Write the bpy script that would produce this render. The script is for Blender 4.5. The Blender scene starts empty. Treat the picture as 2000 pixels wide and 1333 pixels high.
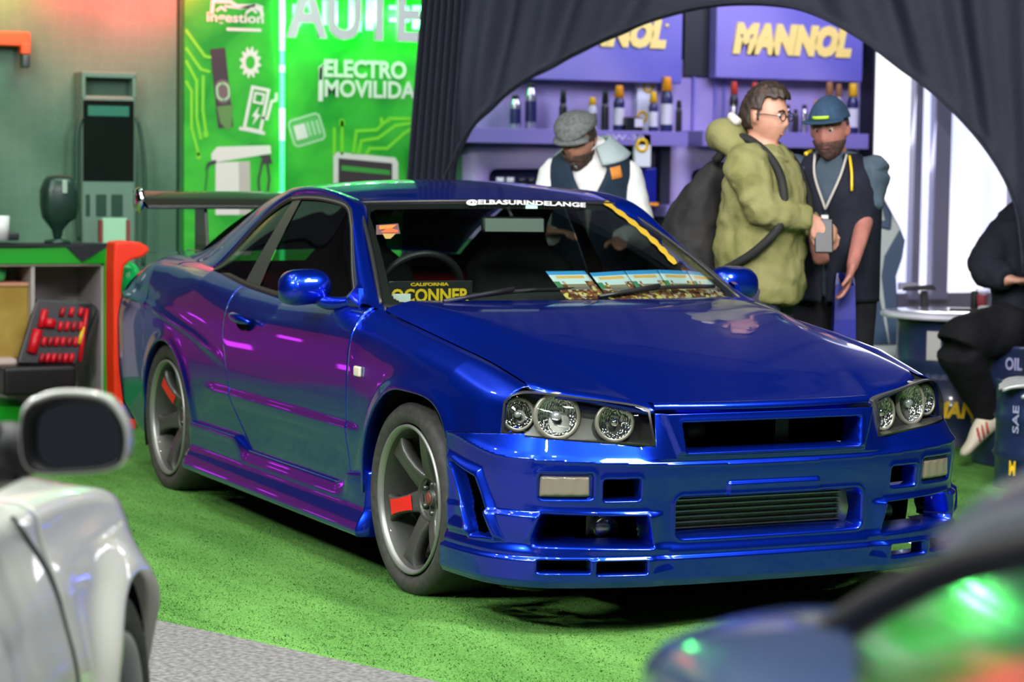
import bpy, bmesh, math, random
import numpy as np
from mathutils import Vector, Matrix
random.seed(7)
rng = np.random.default_rng(7)
S = bpy.context.scene
COL = S.collection
R_ = math.radians
# ------------------------------------------------------------------ camera
# world frame: origin on the floor under the coupe's front axle, x = the coupe's forward, y = its left, z = up
CAM = np.array([7.16446, -3.86094, 1.42127]); YAW, PITCH, ROLL, FPX = 2.699977, -0.074279, 0.013673, 4686.03
def _axes():
    f = np.array([math.cos(PITCH)*math.cos(YAW), math.cos(PITCH)*math.sin(YAW), math.sin(PITCH)])
    s = np.cross(f, [0, 0, 1]); s /= np.linalg.norm(s); u = np.cross(s, f)
    return s*math.cos(ROLL)+u*math.sin(ROLL), -s*math.sin(ROLL)+u*math.cos(ROLL), f
CS, CU, CF = _axes()
def at(px, py, **k):
    "world point where the ray through photo pixel (px,py) meets the plane x=.. / y=.. / z=.., or lies at depth t=.."
    d = CF + CS*(px-1000)/FPX + CU*(666.5-py)/FPX
    (a, v), = k.items()
    if a == 't': return CAM + d*v
    i = 'xyz'.index(a)
    return CAM + d*(v-CAM[i])/d[i]
cam = bpy.data.cameras.new('camera'); camo = bpy.data.objects.new('camera', cam); COL.objects.link(camo)
camo.matrix_world = Matrix(((CS[0], CU[0], -CF[0], CAM[0]), (CS[1], CU[1], -CF[1], CAM[1]), (CS[2], CU[2], -CF[2], CAM[2]), (0, 0, 0, 1)))
cam.sensor_width = 36; cam.lens = FPX/2000*36; cam.clip_end = 200; cam.clip_start = .05
cam.dof.use_dof = True; cam.dof.focus_distance = 7.3; cam.dof.aperture_fstop = 4.0
S.camera = camo
# ------------------------------------------------------------------ world, exposure
W = bpy.data.worlds.new('hall_air'); S.world = W; W.use_nodes = True
W.node_tree.nodes['Background'].inputs[0].default_value = (.30, .33, .42, 1)
W.node_tree.nodes['Background'].inputs[1].default_value = .10
S.view_settings.view_transform = 'Standard'; S.view_settings.look = 'None'
S.view_settings.gamma = 1; S.view_settings.use_curve_mapping = False; S.view_settings.exposure = 0.0
S.cycles.max_bounces = 10; S.cycles.transparent_max_bounces = 24; S.cycles.sample_clamp_indirect = 6
S.cycles.caustics_reflective = False; S.cycles.caustics_refractive = False
def area(name, loc, target, size, power, color=(1, 1, 1), size_y=None, spread=180):
    l = bpy.data.lights.new(name, 'AREA'); l.energy = power; l.color = color; l.size = size
    if size_y: l.shape = 'RECTANGLE'; l.size_y = size_y
    l.spread = R_(spread)
    o = bpy.data.objects.new(name, l); COL.objects.link(o); o.location = loc
    o.rotation_euler = (Vector(target)-Vector(loc)).to_track_quat('-Z', 'Y').to_euler(); return o
# hall lamps (big fixtures high over the stands)
for k, (lx, ly, p_) in enumerate([(3.2, -1.6, 70), (1.6, -3.0, 75), (4.2, -3.0, 75), (.2, -2.2, 45), (2.4, .8, 60), (-1.4, -3.4, 45), (-2.2, -2.0, 30), (5.6, -.8, 55), (5.8, -4.0, 70), (4.2, 1.2, 130), (-3.4, -3.0, 30), (2.6, -5.2, 70), (.2, -5.0, 60), (6.6, -6.2, 60), (-2.2, -5.4, 35)]):
    area('high_bay_lamp', (lx, ly, 5.6), (lx, ly, 0), .22, p_, (.97, 1, .96))
area('hall_softbox_row', (2.6, -5.6, 4.2), (.4, -.8, .6), 1.8, 330, (.92, .97, 1), .5)
area('people_fill_light', (2.2, .4, 3.3), (-2.2, 1.9, 1.4), 1.2, 150, (.95, .92, 1))  # added key light for the people, no fixture of the stand
area('stand_light_oils', (-4.6, 4.2, 3.2), (-6.5, 4.5, 1.9), 2.2, 85, (.72, .68, 1), 1.0)
area('stand_light_banner', (-4.6, .2, 3.6), (-6.5, .5, 1.7), 1.6, 46, (.72, 1, .8), .6)
area('stand_light_charger', (-4.4, -1.4, 3.4), (-6.6, -1.1, 1.6), 1.4, 7, (.6, 1, .85))
for y_ in (-.22, .10, .40): area('red_spot', (-6.36, y_, 2.52), (-6.62, y_, 2.38), .24, 9, (1, .02, .03), None, 150)
for y_ in (-1.05, -.65): area('amber_spot', (-6.36, y_, 2.52), (-6.62, y_, 2.38), .24, 5, (1, .40, .06), None, 150)
area('faces_fill_light', (3.5, -2.2, 2.7), (-2.6, 1.7, 1.6), .5, 16, (1, .95, .9), None, 45)  # added unseen fill lamp that brightens the faces under the caps

# ------------------------------------------------------------------ materials
def mat(name, color=(.5, .5, .5), rough=.5, metal=0., coat=0., spec=.5, emit=None, estr=1., alpha=1., crough=.03, trans=0.):
    m = bpy.data.materials.new(name); m.use_nodes = True; b = m.node_tree.nodes['Principled BSDF']; I = b.inputs
    I['Base Color'].default_value = (*color, 1); I['Roughness'].default_value = rough; I['Metallic'].default_value = metal
    I['Coat Weight'].default_value = coat; I['Coat Roughness'].default_value = crough; I['Specular IOR Level'].default_value = spec
    I['Transmission Weight'].default_value = trans
    if emit: I['Emission Color'].default_value = (*emit, 1); I['Emission Strength'].default_value = estr
    I['Alpha'].default_value = alpha
    return m
def nt(m): return m.node_tree.nodes, m.node_tree.links, m.node_tree.nodes['Principled BSDF']
def noisy(m, scale, c1, c2, bump=0., detail=4, bscale=None, lo=.35, hi=.65, coord='Object', stretch=None):
    "procedural colour variation between c1 and c2 plus optional bump"
    N, L, b = nt(m)
    tc = N.new('ShaderNodeTexCoord'); n = N.new('ShaderNodeTexNoise'); n.inputs['Scale'].default_value = scale; n.inputs['Detail'].default_value = detail
    src = tc.outputs[coord]
    if stretch:
        mp = N.new('ShaderNodeMapping'); mp.inputs['Scale'].default_value = stretch; L.new(src, mp.inputs[0]); src = mp.outputs[0]
    L.new(src, n.inputs['Vector'])
    r = N.new('ShaderNodeValToRGB'); r.color_ramp.elements[0].position = lo; r.color_ramp.elements[1].position = hi
    r.color_ramp.elements[0].color = (*c1, 1); r.color_ramp.elements[1].color = (*c2, 1)
    L.new(n.outputs['Fac'], r.inputs[0]); L.new(r.outputs[0], b.inputs['Base Color'])
    if bump:
        n2 = N.new('ShaderNodeTexNoise'); n2.inputs['Scale'].default_value = bscale or scale; n2.inputs['Detail'].default_value = 3; L.new(src, n2.inputs['Vector'])
        bp = N.new('ShaderNodeBump'); bp.inputs['Strength'].default_value = bump; bp.inputs['Distance'].default_value = .01
        L.new(n2.outputs['Fac'], bp.inputs['Height']); L.new(bp.outputs[0], b.inputs['Normal'])
    return m
def glass(name, tint, refl=1.0, rough=0.0, f0=.045):
    m = bpy.data.materials.new(name); m.use_nodes = True; N = m.node_tree.nodes; L = m.node_tree.links; N.clear()
    o = N.new('ShaderNodeOutputMaterial'); mx = N.new('ShaderNodeMixShader'); t = N.new('ShaderNodeBsdfTransparent'); g = N.new('ShaderNodeBsdfGlossy')
    w = N.new('ShaderNodeLayerWeight'); w.inputs[0].default_value = .5; p = N.new('ShaderNodeMath'); p.operation = 'POWER'; p.inputs[1].default_value = 4.6
    q = N.new('ShaderNodeMath'); q.operation = 'MULTIPLY_ADD'; q.inputs[1].default_value = 1-f0; q.inputs[2].default_value = f0
    L.new(w.outputs['Facing'], p.inputs[0]); L.new(p.outputs[0], q.inputs[0]); t.inputs[0].default_value = (*tint, 1); g.inputs['Roughness'].default_value = rough
    g.inputs[0].default_value = (refl, refl, refl, 1)
    L.new(q.outputs[0], mx.inputs[0]); L.new(t.outputs[0], mx.inputs[1]); L.new(g.outputs[0], mx.inputs[2]); L.new(mx.outputs[0], o.inputs[0]); return m
M = {}
M['paint'] = mat('blue_metallic_paint', (.001, .032, .56), .31, .88, 1., .5, crough=.015)
M['black'] = mat('black_plastic', (.012, .012, .013), .45)
M['void'] = mat('dark_cavity', (.004, .004, .005), .9, spec=.1)
M['trim'] = mat('black_rubber_trim', (.018, .018, .018), .35)
M['satin'] = mat('dark_grey_trim', (.10, .10, .09), .3, .6)
M['tyre'] = noisy(mat('tyre_rubber', rough=.7), 40, (.035, .033, .030), (.055, .052, .046), .15)
M['rim'] = mat('bronze_grey_rim', (.085, .085, .075), .48, .45, .15)
M['rimlip'] = mat('machined_rim_edge', (.30, .30, .28), .40, .6)
M['steel'] = mat('brake_steel', (.35, .35, .35), .3, 1.)
M['red'] = mat('red_sticker', (.75, .02, .015), .4)
M['redpaint'] = mat('caliper_red', (.55, .01, .01), .35, 0, .5)
M['chrome'] = mat('chrome', (.85, .86, .85), .07, 1.)
M['glass'] = glass('windshield_glass', (.62, .72, .66))
M['sglass'] = glass('tinted_side_glass', (.16, .18, .17), .9)
M['dglass'] = glass('dark_rear_glass', (.02, .02, .02), .8)
M['lens'] = glass('lamp_lens', (.90, .92, .90), .9)
M['amber'] = mat('indicator_lens', (.24, .20, .15), .2, 0, .6)
M['white'] = mat('white_plastic', (.75, .75, .73), .4)
M['cream'] = mat('cream_bezel', (.36, .34, .27), .3, .3)
M['interior'] = noisy(mat('dark_cabin_cloth', rough=.85), 20, (.006, .006, .007), (.016, .016, .017))
M['redcloth'] = mat('red_cabin_cloth', (.30, .006, .008), .8)
M['yellow'] = mat('yellow_print', (.80, .50, .01), .5)
M['alu'] = mat('bare_aluminium', (.36, .36, .33), .38, .8)

# ------------------------------------------------------------------ object helpers
def tag(o, label=None, cat=None, group=None, kind=None):
    if label: o['label'] = label
    if cat: o['category'] = cat
    if group: o['group'] = group
    if kind: o['kind'] = kind
    return o
def empty(name, loc=(0, 0, 0), rz=0., label=None, cat=None, group=None):
    o = bpy.data.objects.new(name, None); COL.objects.link(o); o.location = loc; o.rotation_euler = (0, 0, rz); o.empty_display_size = .1
    return tag(o, label, cat, group)
def wm(o):
    b = Matrix.LocRotScale(o.location, o.rotation_euler, o.scale)
    return (wm(o.parent) @ o.matrix_parent_inverse @ b) if o.parent else b
def setp(o, p):
    "parent o to p, keeping o's coordinates in world space"
    if p: o.parent = p; o.matrix_parent_inverse = wm(p).inverted()
    return o
def mesh(name, V, F, m, parent=None, smooth=True, midx=None):
    me = bpy.data.meshes.new(name); me.from_pydata([tuple(map(float, v)) for v in V], [], [tuple(int(i) for i in f) for f in F])
    ms = m if isinstance(m, (list, tuple)) else [m]
    for q in ms: me.materials.append(q)
    if midx is not None: me.polygons.foreach_set('material_index', np.asarray(midx, dtype=np.int32))
    if smooth: me.polygons.foreach_set('use_smooth', [True]*len(me.polygons))
    me.validate(); me.update()
    o = bpy.data.objects.new(name, me); COL.objects.link(o); setp(o, parent)
    return o
def grid(name, P, m, parent=None, closeu=False, closev=False, keep=None, midx=None, flip=False, smooth=True):
    "P: (nu, nv, 3) array of points -> quad mesh; keep(i,j)->bool drops faces; midx(i,j)->material index"
    P = np.asarray(P, float); nu, nv = P.shape[:2]; F = []; MI = []
    for i in range(nu if closeu else nu-1):
        i2 = (i+1) % nu
        for j in range(nv if closev else nv-1):
            if keep is not None and not keep[i, j]: continue
            j2 = (j+1) % nv; f = (i*nv+j, i2*nv+j, i2*nv+j2, i*nv+j2)
            F.append(f[::-1] if flip else f)
            if midx is not None: MI.append(int(midx[i, j]))
    return mesh(name, P.reshape(-1, 3), F, m, parent, smooth, MI if midx is not None else None)
def mir(P):
    Q = np.array(P, float).copy(); Q[..., 1] *= -1; return Q
def cat(pts, n):
    "smooth curve through pts resampled to n points by chord length"
    p = np.asarray(pts, float)
    if len(p) == 2: return p[0]+(p[1]-p[0])*np.linspace(0, 1, n)[:, None]
    q = np.vstack([2*p[0]-p[1], p, 2*p[-1]-p[-2]]); out = []
    for i in range(1, len(q)-2):
        for t in np.linspace(0, 1, 24, endpoint=False):
            a, b, c_, d = q[i-1], q[i], q[i+1], q[i+2]
            out.append(.5*((2*b)+(c_-a)*t+(2*a-5*b+4*c_-d)*t*t+(3*b-a-3*c_+d)*t**3))
    out.append(p[-1]); return resample(np.array(out), n)
def resample(p, n, ts=None):
    p = np.asarray(p, float); d = np.r_[0, np.cumsum(np.linalg.norm(np.diff(p, axis=0), axis=1))]
    t = (np.linspace(0, 1, n) if ts is None else np.asarray(ts))*d[-1]
    return np.stack([np.interp(t, d, p[:, k]) for k in range(p.shape[1])], 1)
def fn(xs, ys):
    "smooth monotone-ish interpolant (pchip)"
    x = np.asarray(xs, float); y = np.asarray(ys, float); h = np.diff(x); dl = np.diff(y)/h; d = np.zeros(len(x))
    for i in range(1, len(x)-1):
        if dl[i-1]*dl[i] > 0:
            w1 = 2*h[i]+h[i-1]; w2 = h[i]+2*h[i-1]; d[i] = (w1+w2)/(w1/dl[i-1]+w2/dl[i])
    d[0] = dl[0]; d[-1] = dl[-1]
    def f(v):
        v = np.clip(np.asarray(v, float), x[0], x[-1]); i = np.clip(np.searchsorted(x, v)-1, 0, len(x)-2); t = (v-x[i])/h[i]
        return (1+2*t)*(1-t)**2*y[i]+t*(1-t)**2*h[i]*d[i]+t*t*(3-2*t)*y[i+1]+t*t*(t-1)*h[i]*d[i+1]
    return f
def sstep(a, b, v):
    t = np.clip((np.asarray(v, float)-a)/(b-a), 0, 1); return t*t*(3-2*t)
def sdbox(u, v, u0, u1, v0, v1, r):
    qx = np.abs(u-(u0+u1)/2)-(u1-u0)/2+r; qy = np.abs(v-(v0+v1)/2)-(v1-v0)/2+r
    return np.hypot(np.maximum(qx, 0), np.maximum(qy, 0))+np.minimum(np.maximum(qx, qy), 0)-r
def sdpoly(u, v, poly):
    poly = np.asarray(poly, float); n = len(poly); d = np.full(np.shape(u), 1e9); s = np.ones(np.shape(u))
    for i in range(n):
        a = poly[i]; b = poly[i-1]; ex, ey = b-a; wx = u-a[0]; wy = v-a[1]
        t = np.clip((wx*ex+wy*ey)/(ex*ex+ey*ey), 0, 1); d = np.minimum(d, (wx-ex*t)**2+(wy-ey*t)**2)
        c1 = v >= a[1]; c2 = v < b[1]; c3 = ex*wy > ey*wx
        s = np.where((c1 & c2 & c3) | (~c1 & ~c2 & ~c3), -s, s)
    return s*np.sqrt(d)
def lathe(name, prof, m, parent=None, n=48, axis='z', center=(0, 0, 0), close=False, midx=None):
    "prof: list of (r, h)"
    prof = np.asarray(prof, float); a = np.linspace(0, 2*math.pi, n, endpoint=False); P = np.zeros((n, len(prof), 3))
    for i, t in enumerate(a):
        c, s = math.cos(t), math.sin(t)
        if axis == 'z': P[i] = np.stack([prof[:, 0]*c, prof[:, 0]*s, prof[:, 1]], 1)
        elif axis == 'y': P[i] = np.stack([prof[:, 0]*c, -prof[:, 1], prof[:, 0]*s], 1)
        else: P[i] = np.stack([prof[:, 1], prof[:, 0]*c, prof[:, 0]*s], 1)
    P += np.array(center)
    mi = None
    if midx is not None: mi = np.tile(np.array(midx), (n, 1))
    return grid(name, P, m, parent, closeu=True, closev=close, midx=mi)
def box(name, c, s, m, parent=None, bev=.0, rot=(0, 0, 0), seg=2):
    bm = bmesh.new(); bmesh.ops.create_cube(bm, size=1)
    bmesh.ops.scale(bm, vec=s, verts=bm.verts)
    if bev: bmesh.ops.bevel(bm, geom=bm.edges[:], offset=bev, segments=seg, affect='EDGES', profile=.5)
    me = bpy.data.meshes.new(name); bm.to_mesh(me); bm.free(); me.materials.append(m)
    if bev: me.polygons.foreach_set('use_smooth', [True]*len(me.polygons))
    o = bpy.data.objects.new(name, me); COL.objects.link(o); setp(o, parent); o.location = c; o.rotation_euler = rot
    if bev:
        md = o.modifiers.new('wn', 'WEIGHTED_NORMAL')
    return o
def tube(name, pts, rad, m, parent=None, n=10, caps=True):
    "tube through pts; rad scalar or list"
    p = np.asarray(pts, float); k = len(p); rad = np.full(k, rad) if np.isscalar(rad) else np.asarray(rad, float)
    T = np.gradient(p, axis=0); T /= np.linalg.norm(T, axis=1)[:, None]+1e-12
    up = np.array([0, 0, 1.]) if abs(T[0][2]) < .9 else np.array([1., 0, 0]); P = np.zeros((k, n, 3))
    for i in range(k):
        a = np.cross(T[i], up); a /= np.linalg.norm(a)+1e-12; b = np.cross(a, T[i]); up = b
        for j in range(n):
            t = 2*math.pi*j/n; P[i, j] = p[i]+rad[i]*(a*math.cos(t)+b*math.sin(t))
    V = P.reshape(-1, 3).tolist(); F = []
    for i in range(k-1):
        for j in range(n):
            j2 = (j+1) % n; F.append((i*n+j, i*n+j2, (i+1)*n+j2, (i+1)*n+j))
    if caps: F.append(tuple(range(n))[::-1]); F.append(tuple((k-1)*n+j for j in range(n)))
    return mesh(name, V, F, m, parent)
def prism(name, poly, M3, depth, m, parent=None, bev=0., smooth=False):
    "extruded 2-D polygon; M3 = (origin, ux, uy) in world; extruded along ux x uy by depth"
    o_, ux, uy = [np.asarray(v, float) for v in M3]; nz = np.cross(ux, uy); nz /= np.linalg.norm(nz)
    a = [o_+ux*p[0]+uy*p[1] for p in poly]; b = [v+nz*depth for v in a]; n = len(poly)
    F = [tuple(range(n))[::-1], tuple(range(n, 2*n))]+[(i, (i+1) % n, n+(i+1) % n, n+i) for i in range(n)]
    o = mesh(name, a+b, F, m, parent, smooth)
    if bev:
        md = o.modifiers.new('b', 'BEVEL'); md.width = bev; md.segments = 2; md.limit_method = 'ANGLE'
    return o
def text(name, body, M3, size, m, parent=None, bold=.0, extrude=.001, shear=0., xs=1., align='LEFT', spacing=1.):
    cu = bpy.data.curves.new(name, 'FONT'); cu.body = body; cu.size = size; cu.offset = bold; cu.extrude = extrude; cu.shear = shear; cu.align_x = align
    cu.space_character = spacing; cu.resolution_u = 3
    cu.materials.append(m)
    o = bpy.data.objects.new(name, cu); me = bpy.data.meshes.new_from_object(o); bpy.data.objects.remove(o); bpy.data.curves.remove(cu)
    me.name = name; o = bpy.data.objects.new(name, me); COL.objects.link(o); setp(o, parent)
    o_, ux, uy = [Vector(v) for v in M3]; ux.normalize(); uy = (uy-ux*uy.dot(ux)).normalized(); uz = ux.cross(uy)
    mw = Matrix(((ux.x*xs, uy.x, uz.x, o_.x), (ux.y*xs, uy.y, uz.y, o_.y), (ux.z*xs, uy.z, uz.z, o_.z), (0, 0, 0, 1)))
    l_, r_, s_ = mw.decompose(); o.location = l_; o.rotation_euler = r_.to_euler(); o.scale = s_
    return o
# ================================================================== THE BLUE COUPE
car = empty('sports_coupe', (0, 0, 0), 0, 'glossy metallic blue two-door sports coupe with bronze-grey wheels parked on the green turf', 'car')
def both(name, build):
    "a part on each flank"
    a = build(name, lambda P: P, False); b = build(name, mir, True); return a, b
ws_f = fn([-.50, 0, .68], [.735, .722, .700])            # hood edge half-width
zs_f = fn([-.50, -.44, -.17, .12, .35, .60, .68], [.917, .906, .870, .832, .800, .752, .735])
wc_f = fn([-.50, -.125, .017, .158, .375, .551, .668, .82, .9], [.655, .605, .576, .549, .507, .469, .44, .405, .39])   # hood crease
zc_f = fn([-.50, -.40, -.125, .017, .158, .375, .551, .668, .82, .9], [.945, .940, .918, .893, .864, .813, .766, .732, .690, .672])
Wf = fn([-3.60, -3.4, -3.0, -2.6, -2.0, -1.0, -.5, -.2, 0, .30, .50, .62], [.790, .825, .850, .862, .860, .858, .858, .866, .872, .868, .850, .812])
AF, AR, RA, RR = .02, -2.615, .362, .350                  # arch centres and radii
# --- bonnet
nu, nv = 70, 90
T = np.linspace(-1, 1, nv); P = np.zeros((nu+3, nv, 3))
for j, t in enumerate(T):
    w = abs(t)*.722
    xr = -.365-.115*(w/.73)**2.2
    xf = np.interp(w, [0, .2, .40, .55, .64, .70, .73], [.862, .852, .822, .752, .700, .645, .60])
    for i in range(nu):
        u = i/(nu-1); x = xr+(xf-xr)*u; wsx = float(ws_f(x)); ww = abs(t)*wsx
        wc, zc, zs = float(wc_f(x)), float(zc_f(x)), float(zs_f(x))
        fl = zc-.006*(1-(ww/wc)**2)*0+.004*(1-(ww/wc)**2)
        k = np.clip((ww-wc)/(wsx-wc), 0, 1); out = zc+(zs-zc)*(k**1.15)
        b = float(sstep(-.018, .022, ww-wc)); z = fl*(1-b)+out*b
        z = z-.006*math.exp(-((ww-wc)/.03)**2)*.3
        e = max(0, (u-.965)/.035); z -= .010*e*e
        if t and ww > wsx-.006: z -= .0035
        P[i, j] = (x, math.copysign(ww, t) if t else 0, z)
    P[nu, j] = P[nu-1, j]+[.001, 0, -.010]; P[nu+1, j] = P[nu-1, j]+[-.012, 0, -.016]; P[nu+2, j] = P[nu-1, j]+[-.05, 0, -.018]
grid('bonnet', P, M['paint'], car)
# dark gap under the bonnet edge + shut-line void
def gapstrip(name, MF, fl):
    xs = np.linspace(-.49, .64, 60); G = np.array([[(x, -(ws_f(x)-.010), zs_f(x)-.004-.010), (x, -(ws_f(x)+.012), zs_f(x)-.012)] for x in xs])
    return grid(name, MF(G), M['void'], car, flip=fl)
both('bonnet_gap', gapstrip)
# --- side sections
def section(x):
    "right-hand outline (w, z) from the upper edge down to the sill, for any x along the flank"
    W_ = float(Wf(x))
    if x > -.512:                                             # front fender
        ws, zs = float(ws_f(x))+.008, float(zs_f(x)); zcr = float(np.interp(x, [-.6, -.3, .03, .316, .62], [.884, .860, .831, .792, .716]))
        wcr = float(np.interp(x, [-.5, .3, .62], [.795, .79, .772]))
        pts = [(ws, zs-.004), (ws+(wcr-ws)*.5, (zs+zcr)/2+.006), (wcr, zcr), (wcr+(W_-wcr)*.50, zcr-.030), (W_-.014, zcr-.085), (W_-.002, zcr-.16), (W_, .55), (W_-.002, .45), (W_-.008, .36), (W_-.014, .28)]
        if x < -.36:
            A = resample(cat(pts, 80), 60); B = resample(cat(section(-.5125), 80), 60); v = np.linspace(0, 1, 60)[:, None]; k = float(sstep(-.36, -.508, x))*sstep(.0, .20, v); pts = [tuple(q) for q in A+(B-A)*k]
    else:
        k = float(sstep(-2.15, -2.75, x)); kb = float(sstep(-3.0, -3.55, x))
        zb = float(np.interp(x, [-2.5, -2.27, -2.05, -1.8, -1.35, -.64, -.5], [.968, .960, .942, .920, .900, .914, .915]))
        wb = .768
        top = [(wb-.012, zb+.006), (wb, zb), (.800, zb-.022), (.828, zb-.062)]
        top2 = [(.62, .998-.02*kb), (.70, .994-.025*kb), (.765, .975-.03*kb), (.806, .935-.03*kb)]
        top = [(a[0]*(1-k)+b[0]*k, a[1]*(1-k)+b[1]*k) for a, b in zip(top, top2)]
        if kb > 0: top = [(a[0]-(.862-W_)*.8-.055*kb*q, a[1]-.030*kb) for a, q in zip(top, (1, 1, .9, .55))]
        pts = top+[(W_-.010-.012*kb, .80), (W_, .70), (W_+.001, .60), (W_-.001, .52), (W_-.006, .44), (W_-.016, .36), (W_-.024, .28), (W_-.03, .18)]
    return pts
def flank_pt(x, w, z):
    "fine relief: character lines and arch flares"
    d = 0.
    f1 = float(sstep(-2.12, -1.95, x))*float(sstep(-.36, -.50, x))
    d += .007*float(sstep(.520, .507, z))*(1-.9*float(sstep(.50, .40, z)))*f1      # lower body line
    zl = float(np.interp(x, [-3.6, -3.115, -2.82, -2.245, -2.01, -1.7], [.812, .800, .784, .710, .666, .60]))
    f2 = float(sstep(-1.75, -2.1, x)); d += (.0065*math.exp(-((z-zl+.006)/.016)**2)-.004*math.exp(-((z-zl-.03)/.03)**2))*f2
    for xc, R, zc_ in ((AF, RA, .32), (AR, RR, .30)):
        r = math.hypot(x-xc, z-zc_) if (xc == AR or x < xc) else ((abs(x-xc)*R/.385)**4+max(0, z-zc_)**4)**.25
        if z < .8: d += .016*math.exp(-(max(0, r-R)/.035)**2)*(1 if xc == AF else .8)
    return w+d
def zlow(x, base):
    z = base
    for xc, R, zc_ in ((AF, RA, .32), (AR, RR, .30)):
        if xc == AF and x > xc: z = max(z, zc_+R*max(0, 1-((x-xc)/.385)**4)**.25)
        elif abs(x-xc) < R: z = max(z, zc_+math.sqrt(R*R-(x-xc)**2))
    return z
def flank(name, xs, base, MF, fl, mat_=None, top_cut=None, nrow=64, edge_l=None, edge_r=None):
    "grid of the flank between per-row x limits"
    cols = []
    for x in xs:
        b = base(x) if callable(base) else base; zl = zlow(x, b)
        sec = cat(section(x), 220); k = sec[:, 1] >= zl
        pl = sec[k]; nx = sec[len(pl)] if len(pl) < len(sec) else sec[-1]
        pl = np.vstack([pl, [np.interp(zl, [nx[1], pl[-1][1]], [nx[0], pl[-1][0]]), zl]]) if nx[1] < zl else pl
        pl = resample(pl, nrow)
        col = [(x, -flank_pt(x, w, z), z) for w, z in pl]
        a = col[-1]; col += [(a[0], a[1]+.006, a[2]-.001), (a[0], a[1]+.030, a[2]+.004), (a[0], a[1]+.055, a[2]+.02)]
        cols.append(col)
    P = np.array(cols)
    return P
def curl(P, d=.010, ends=(True, True)):
    "fold both x-ends inward so panels meet in a dark shut line"
    a = P[0].copy(); a[:, 1] += d; a[:, 0] += .001; b = P[-1].copy(); b[:, 1] += d
    a0 = P[0].copy(); a0[:, 1] += .0015
    return np.concatenate([[a], P, [b]])
def archx(x0, x1, n, xc=None, R=None):
    xs = list(np.linspace(x0, x1, n))
    if xc is not None:
        for t in np.linspace(0, math.pi, 60): xs.append(xc+R*math.cos(t))
        for e in (-.0006, .0006): xs += [xc-R+e, xc+R+e]
    xs = sorted({round(x, 5) for x in xs if x0 <= x <= x1}); return xs
def b_fender(name, MF, fl):
    xs = archx(-.508, .622, 150, AF, RA)
    base = lambda x: .585+.017*(x-.385)/.235 if x > .382 else .300
    P = curl(flank(name, xs, base, MF, fl)); return grid(name, MF(P), M['paint'], car, flip=not fl)
both('front_fender', b_fender)
rear_shut = fn([.285, .296, .357, .483, .637, .715, .878, .95], [-1.50, -1.537, -1.617, -1.754, -1.838, -1.868, -1.860, -1.852])
def b_door(name, MF, fl):
    xs = np.linspace(0, 1, 130); base = .296; rows = 70; P = np.zeros((130, rows, 3))
    zs_ = None
    for i, u in enumerate(xs):
        # sample on z rows; per-row x range
        for j in range(rows):
            v = j/(rows-1); P[i, j, 2] = v
    for i, u in enumerate(xs):
        for j in range(rows):
            v = j/(rows-1)
            x0 = -.5115; zg = .915-(.915-.296)*v; x1 = float(rear_shut(zg)); x = x1+(x0-x1)*u
            sec = SEC(x); zt = sec[0, 1]; d_ = v
            # arclength row between belt and base
            k = sec[:, 1] >= base; pl = sec[k]; q = pl[min(int(round(d_*(len(pl)-1))), len(pl)-1)]
            f = d_*(len(pl)-1); a = int(f); b_ = min(a+1, len(pl)-1); q = pl[a]+(pl[b_]-pl[a])*(f-a)
            P[i, j] = (x, -flank_pt(x, q[0], q[1]), q[1])
    P = curl(P); return grid(name, MF(P), M['paint'], car, flip=not fl)
_sc = {}
def SEC(x):
    k = round(x, 3)
    if k not in _sc: _sc[k] = cat(section(k), 260)
    return _sc[k]
doors = both('door', b_door)
def b_quarter(name, MF, fl):
    n1 = 70; xs2 = archx(-3.52, -1.9, 120, AR, RR)[::-1]
    # forward edge follows the door's rear shut line, bottom stops at the sill
    rows = 67; cols = []
    Pm = flank(name, xs2[1:], lambda x: .30 if x > -2.6 else .215+.10*float(sstep(-3.05, -3.5, x)), MF, fl, nrow=64)
    # first section: between shut line and x=-1.9
    xsA = np.linspace(0, 1, 26); PA = np.zeros((26, Pm.shape[1], 3))
    for i, u in enumerate(xsA):
        for j in range(Pm.shape[1]):
            v = min(j, 63)/63; zg = .915-(.915-.30)*v; xa = float(rear_shut(zg))-.004; x = xa+(xs2[0]-xa)*u
            sec = SEC(x); k = sec[:, 1] >= .30; pl = sec[k]; f = v*(len(pl)-1); a = int(f); b_ = min(a+1, len(pl)-1); q = pl[a]+(pl[b_]-pl[a])*(f-a)
            y = -flank_pt(x, q[0], q[1])+max(0, j-63)*.02
            PA[i, j] = (x, y, q[1]+max(0, j-63)*.004)
    P = np.concatenate([PA, Pm]); a = P[0].copy(); a[:, 1] += .012; P = np.concatenate([[a], P])
    return grid(name, MF(P), M['paint'], car, flip=fl)
both('rear_quarter_panel', b_quarter)
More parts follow.
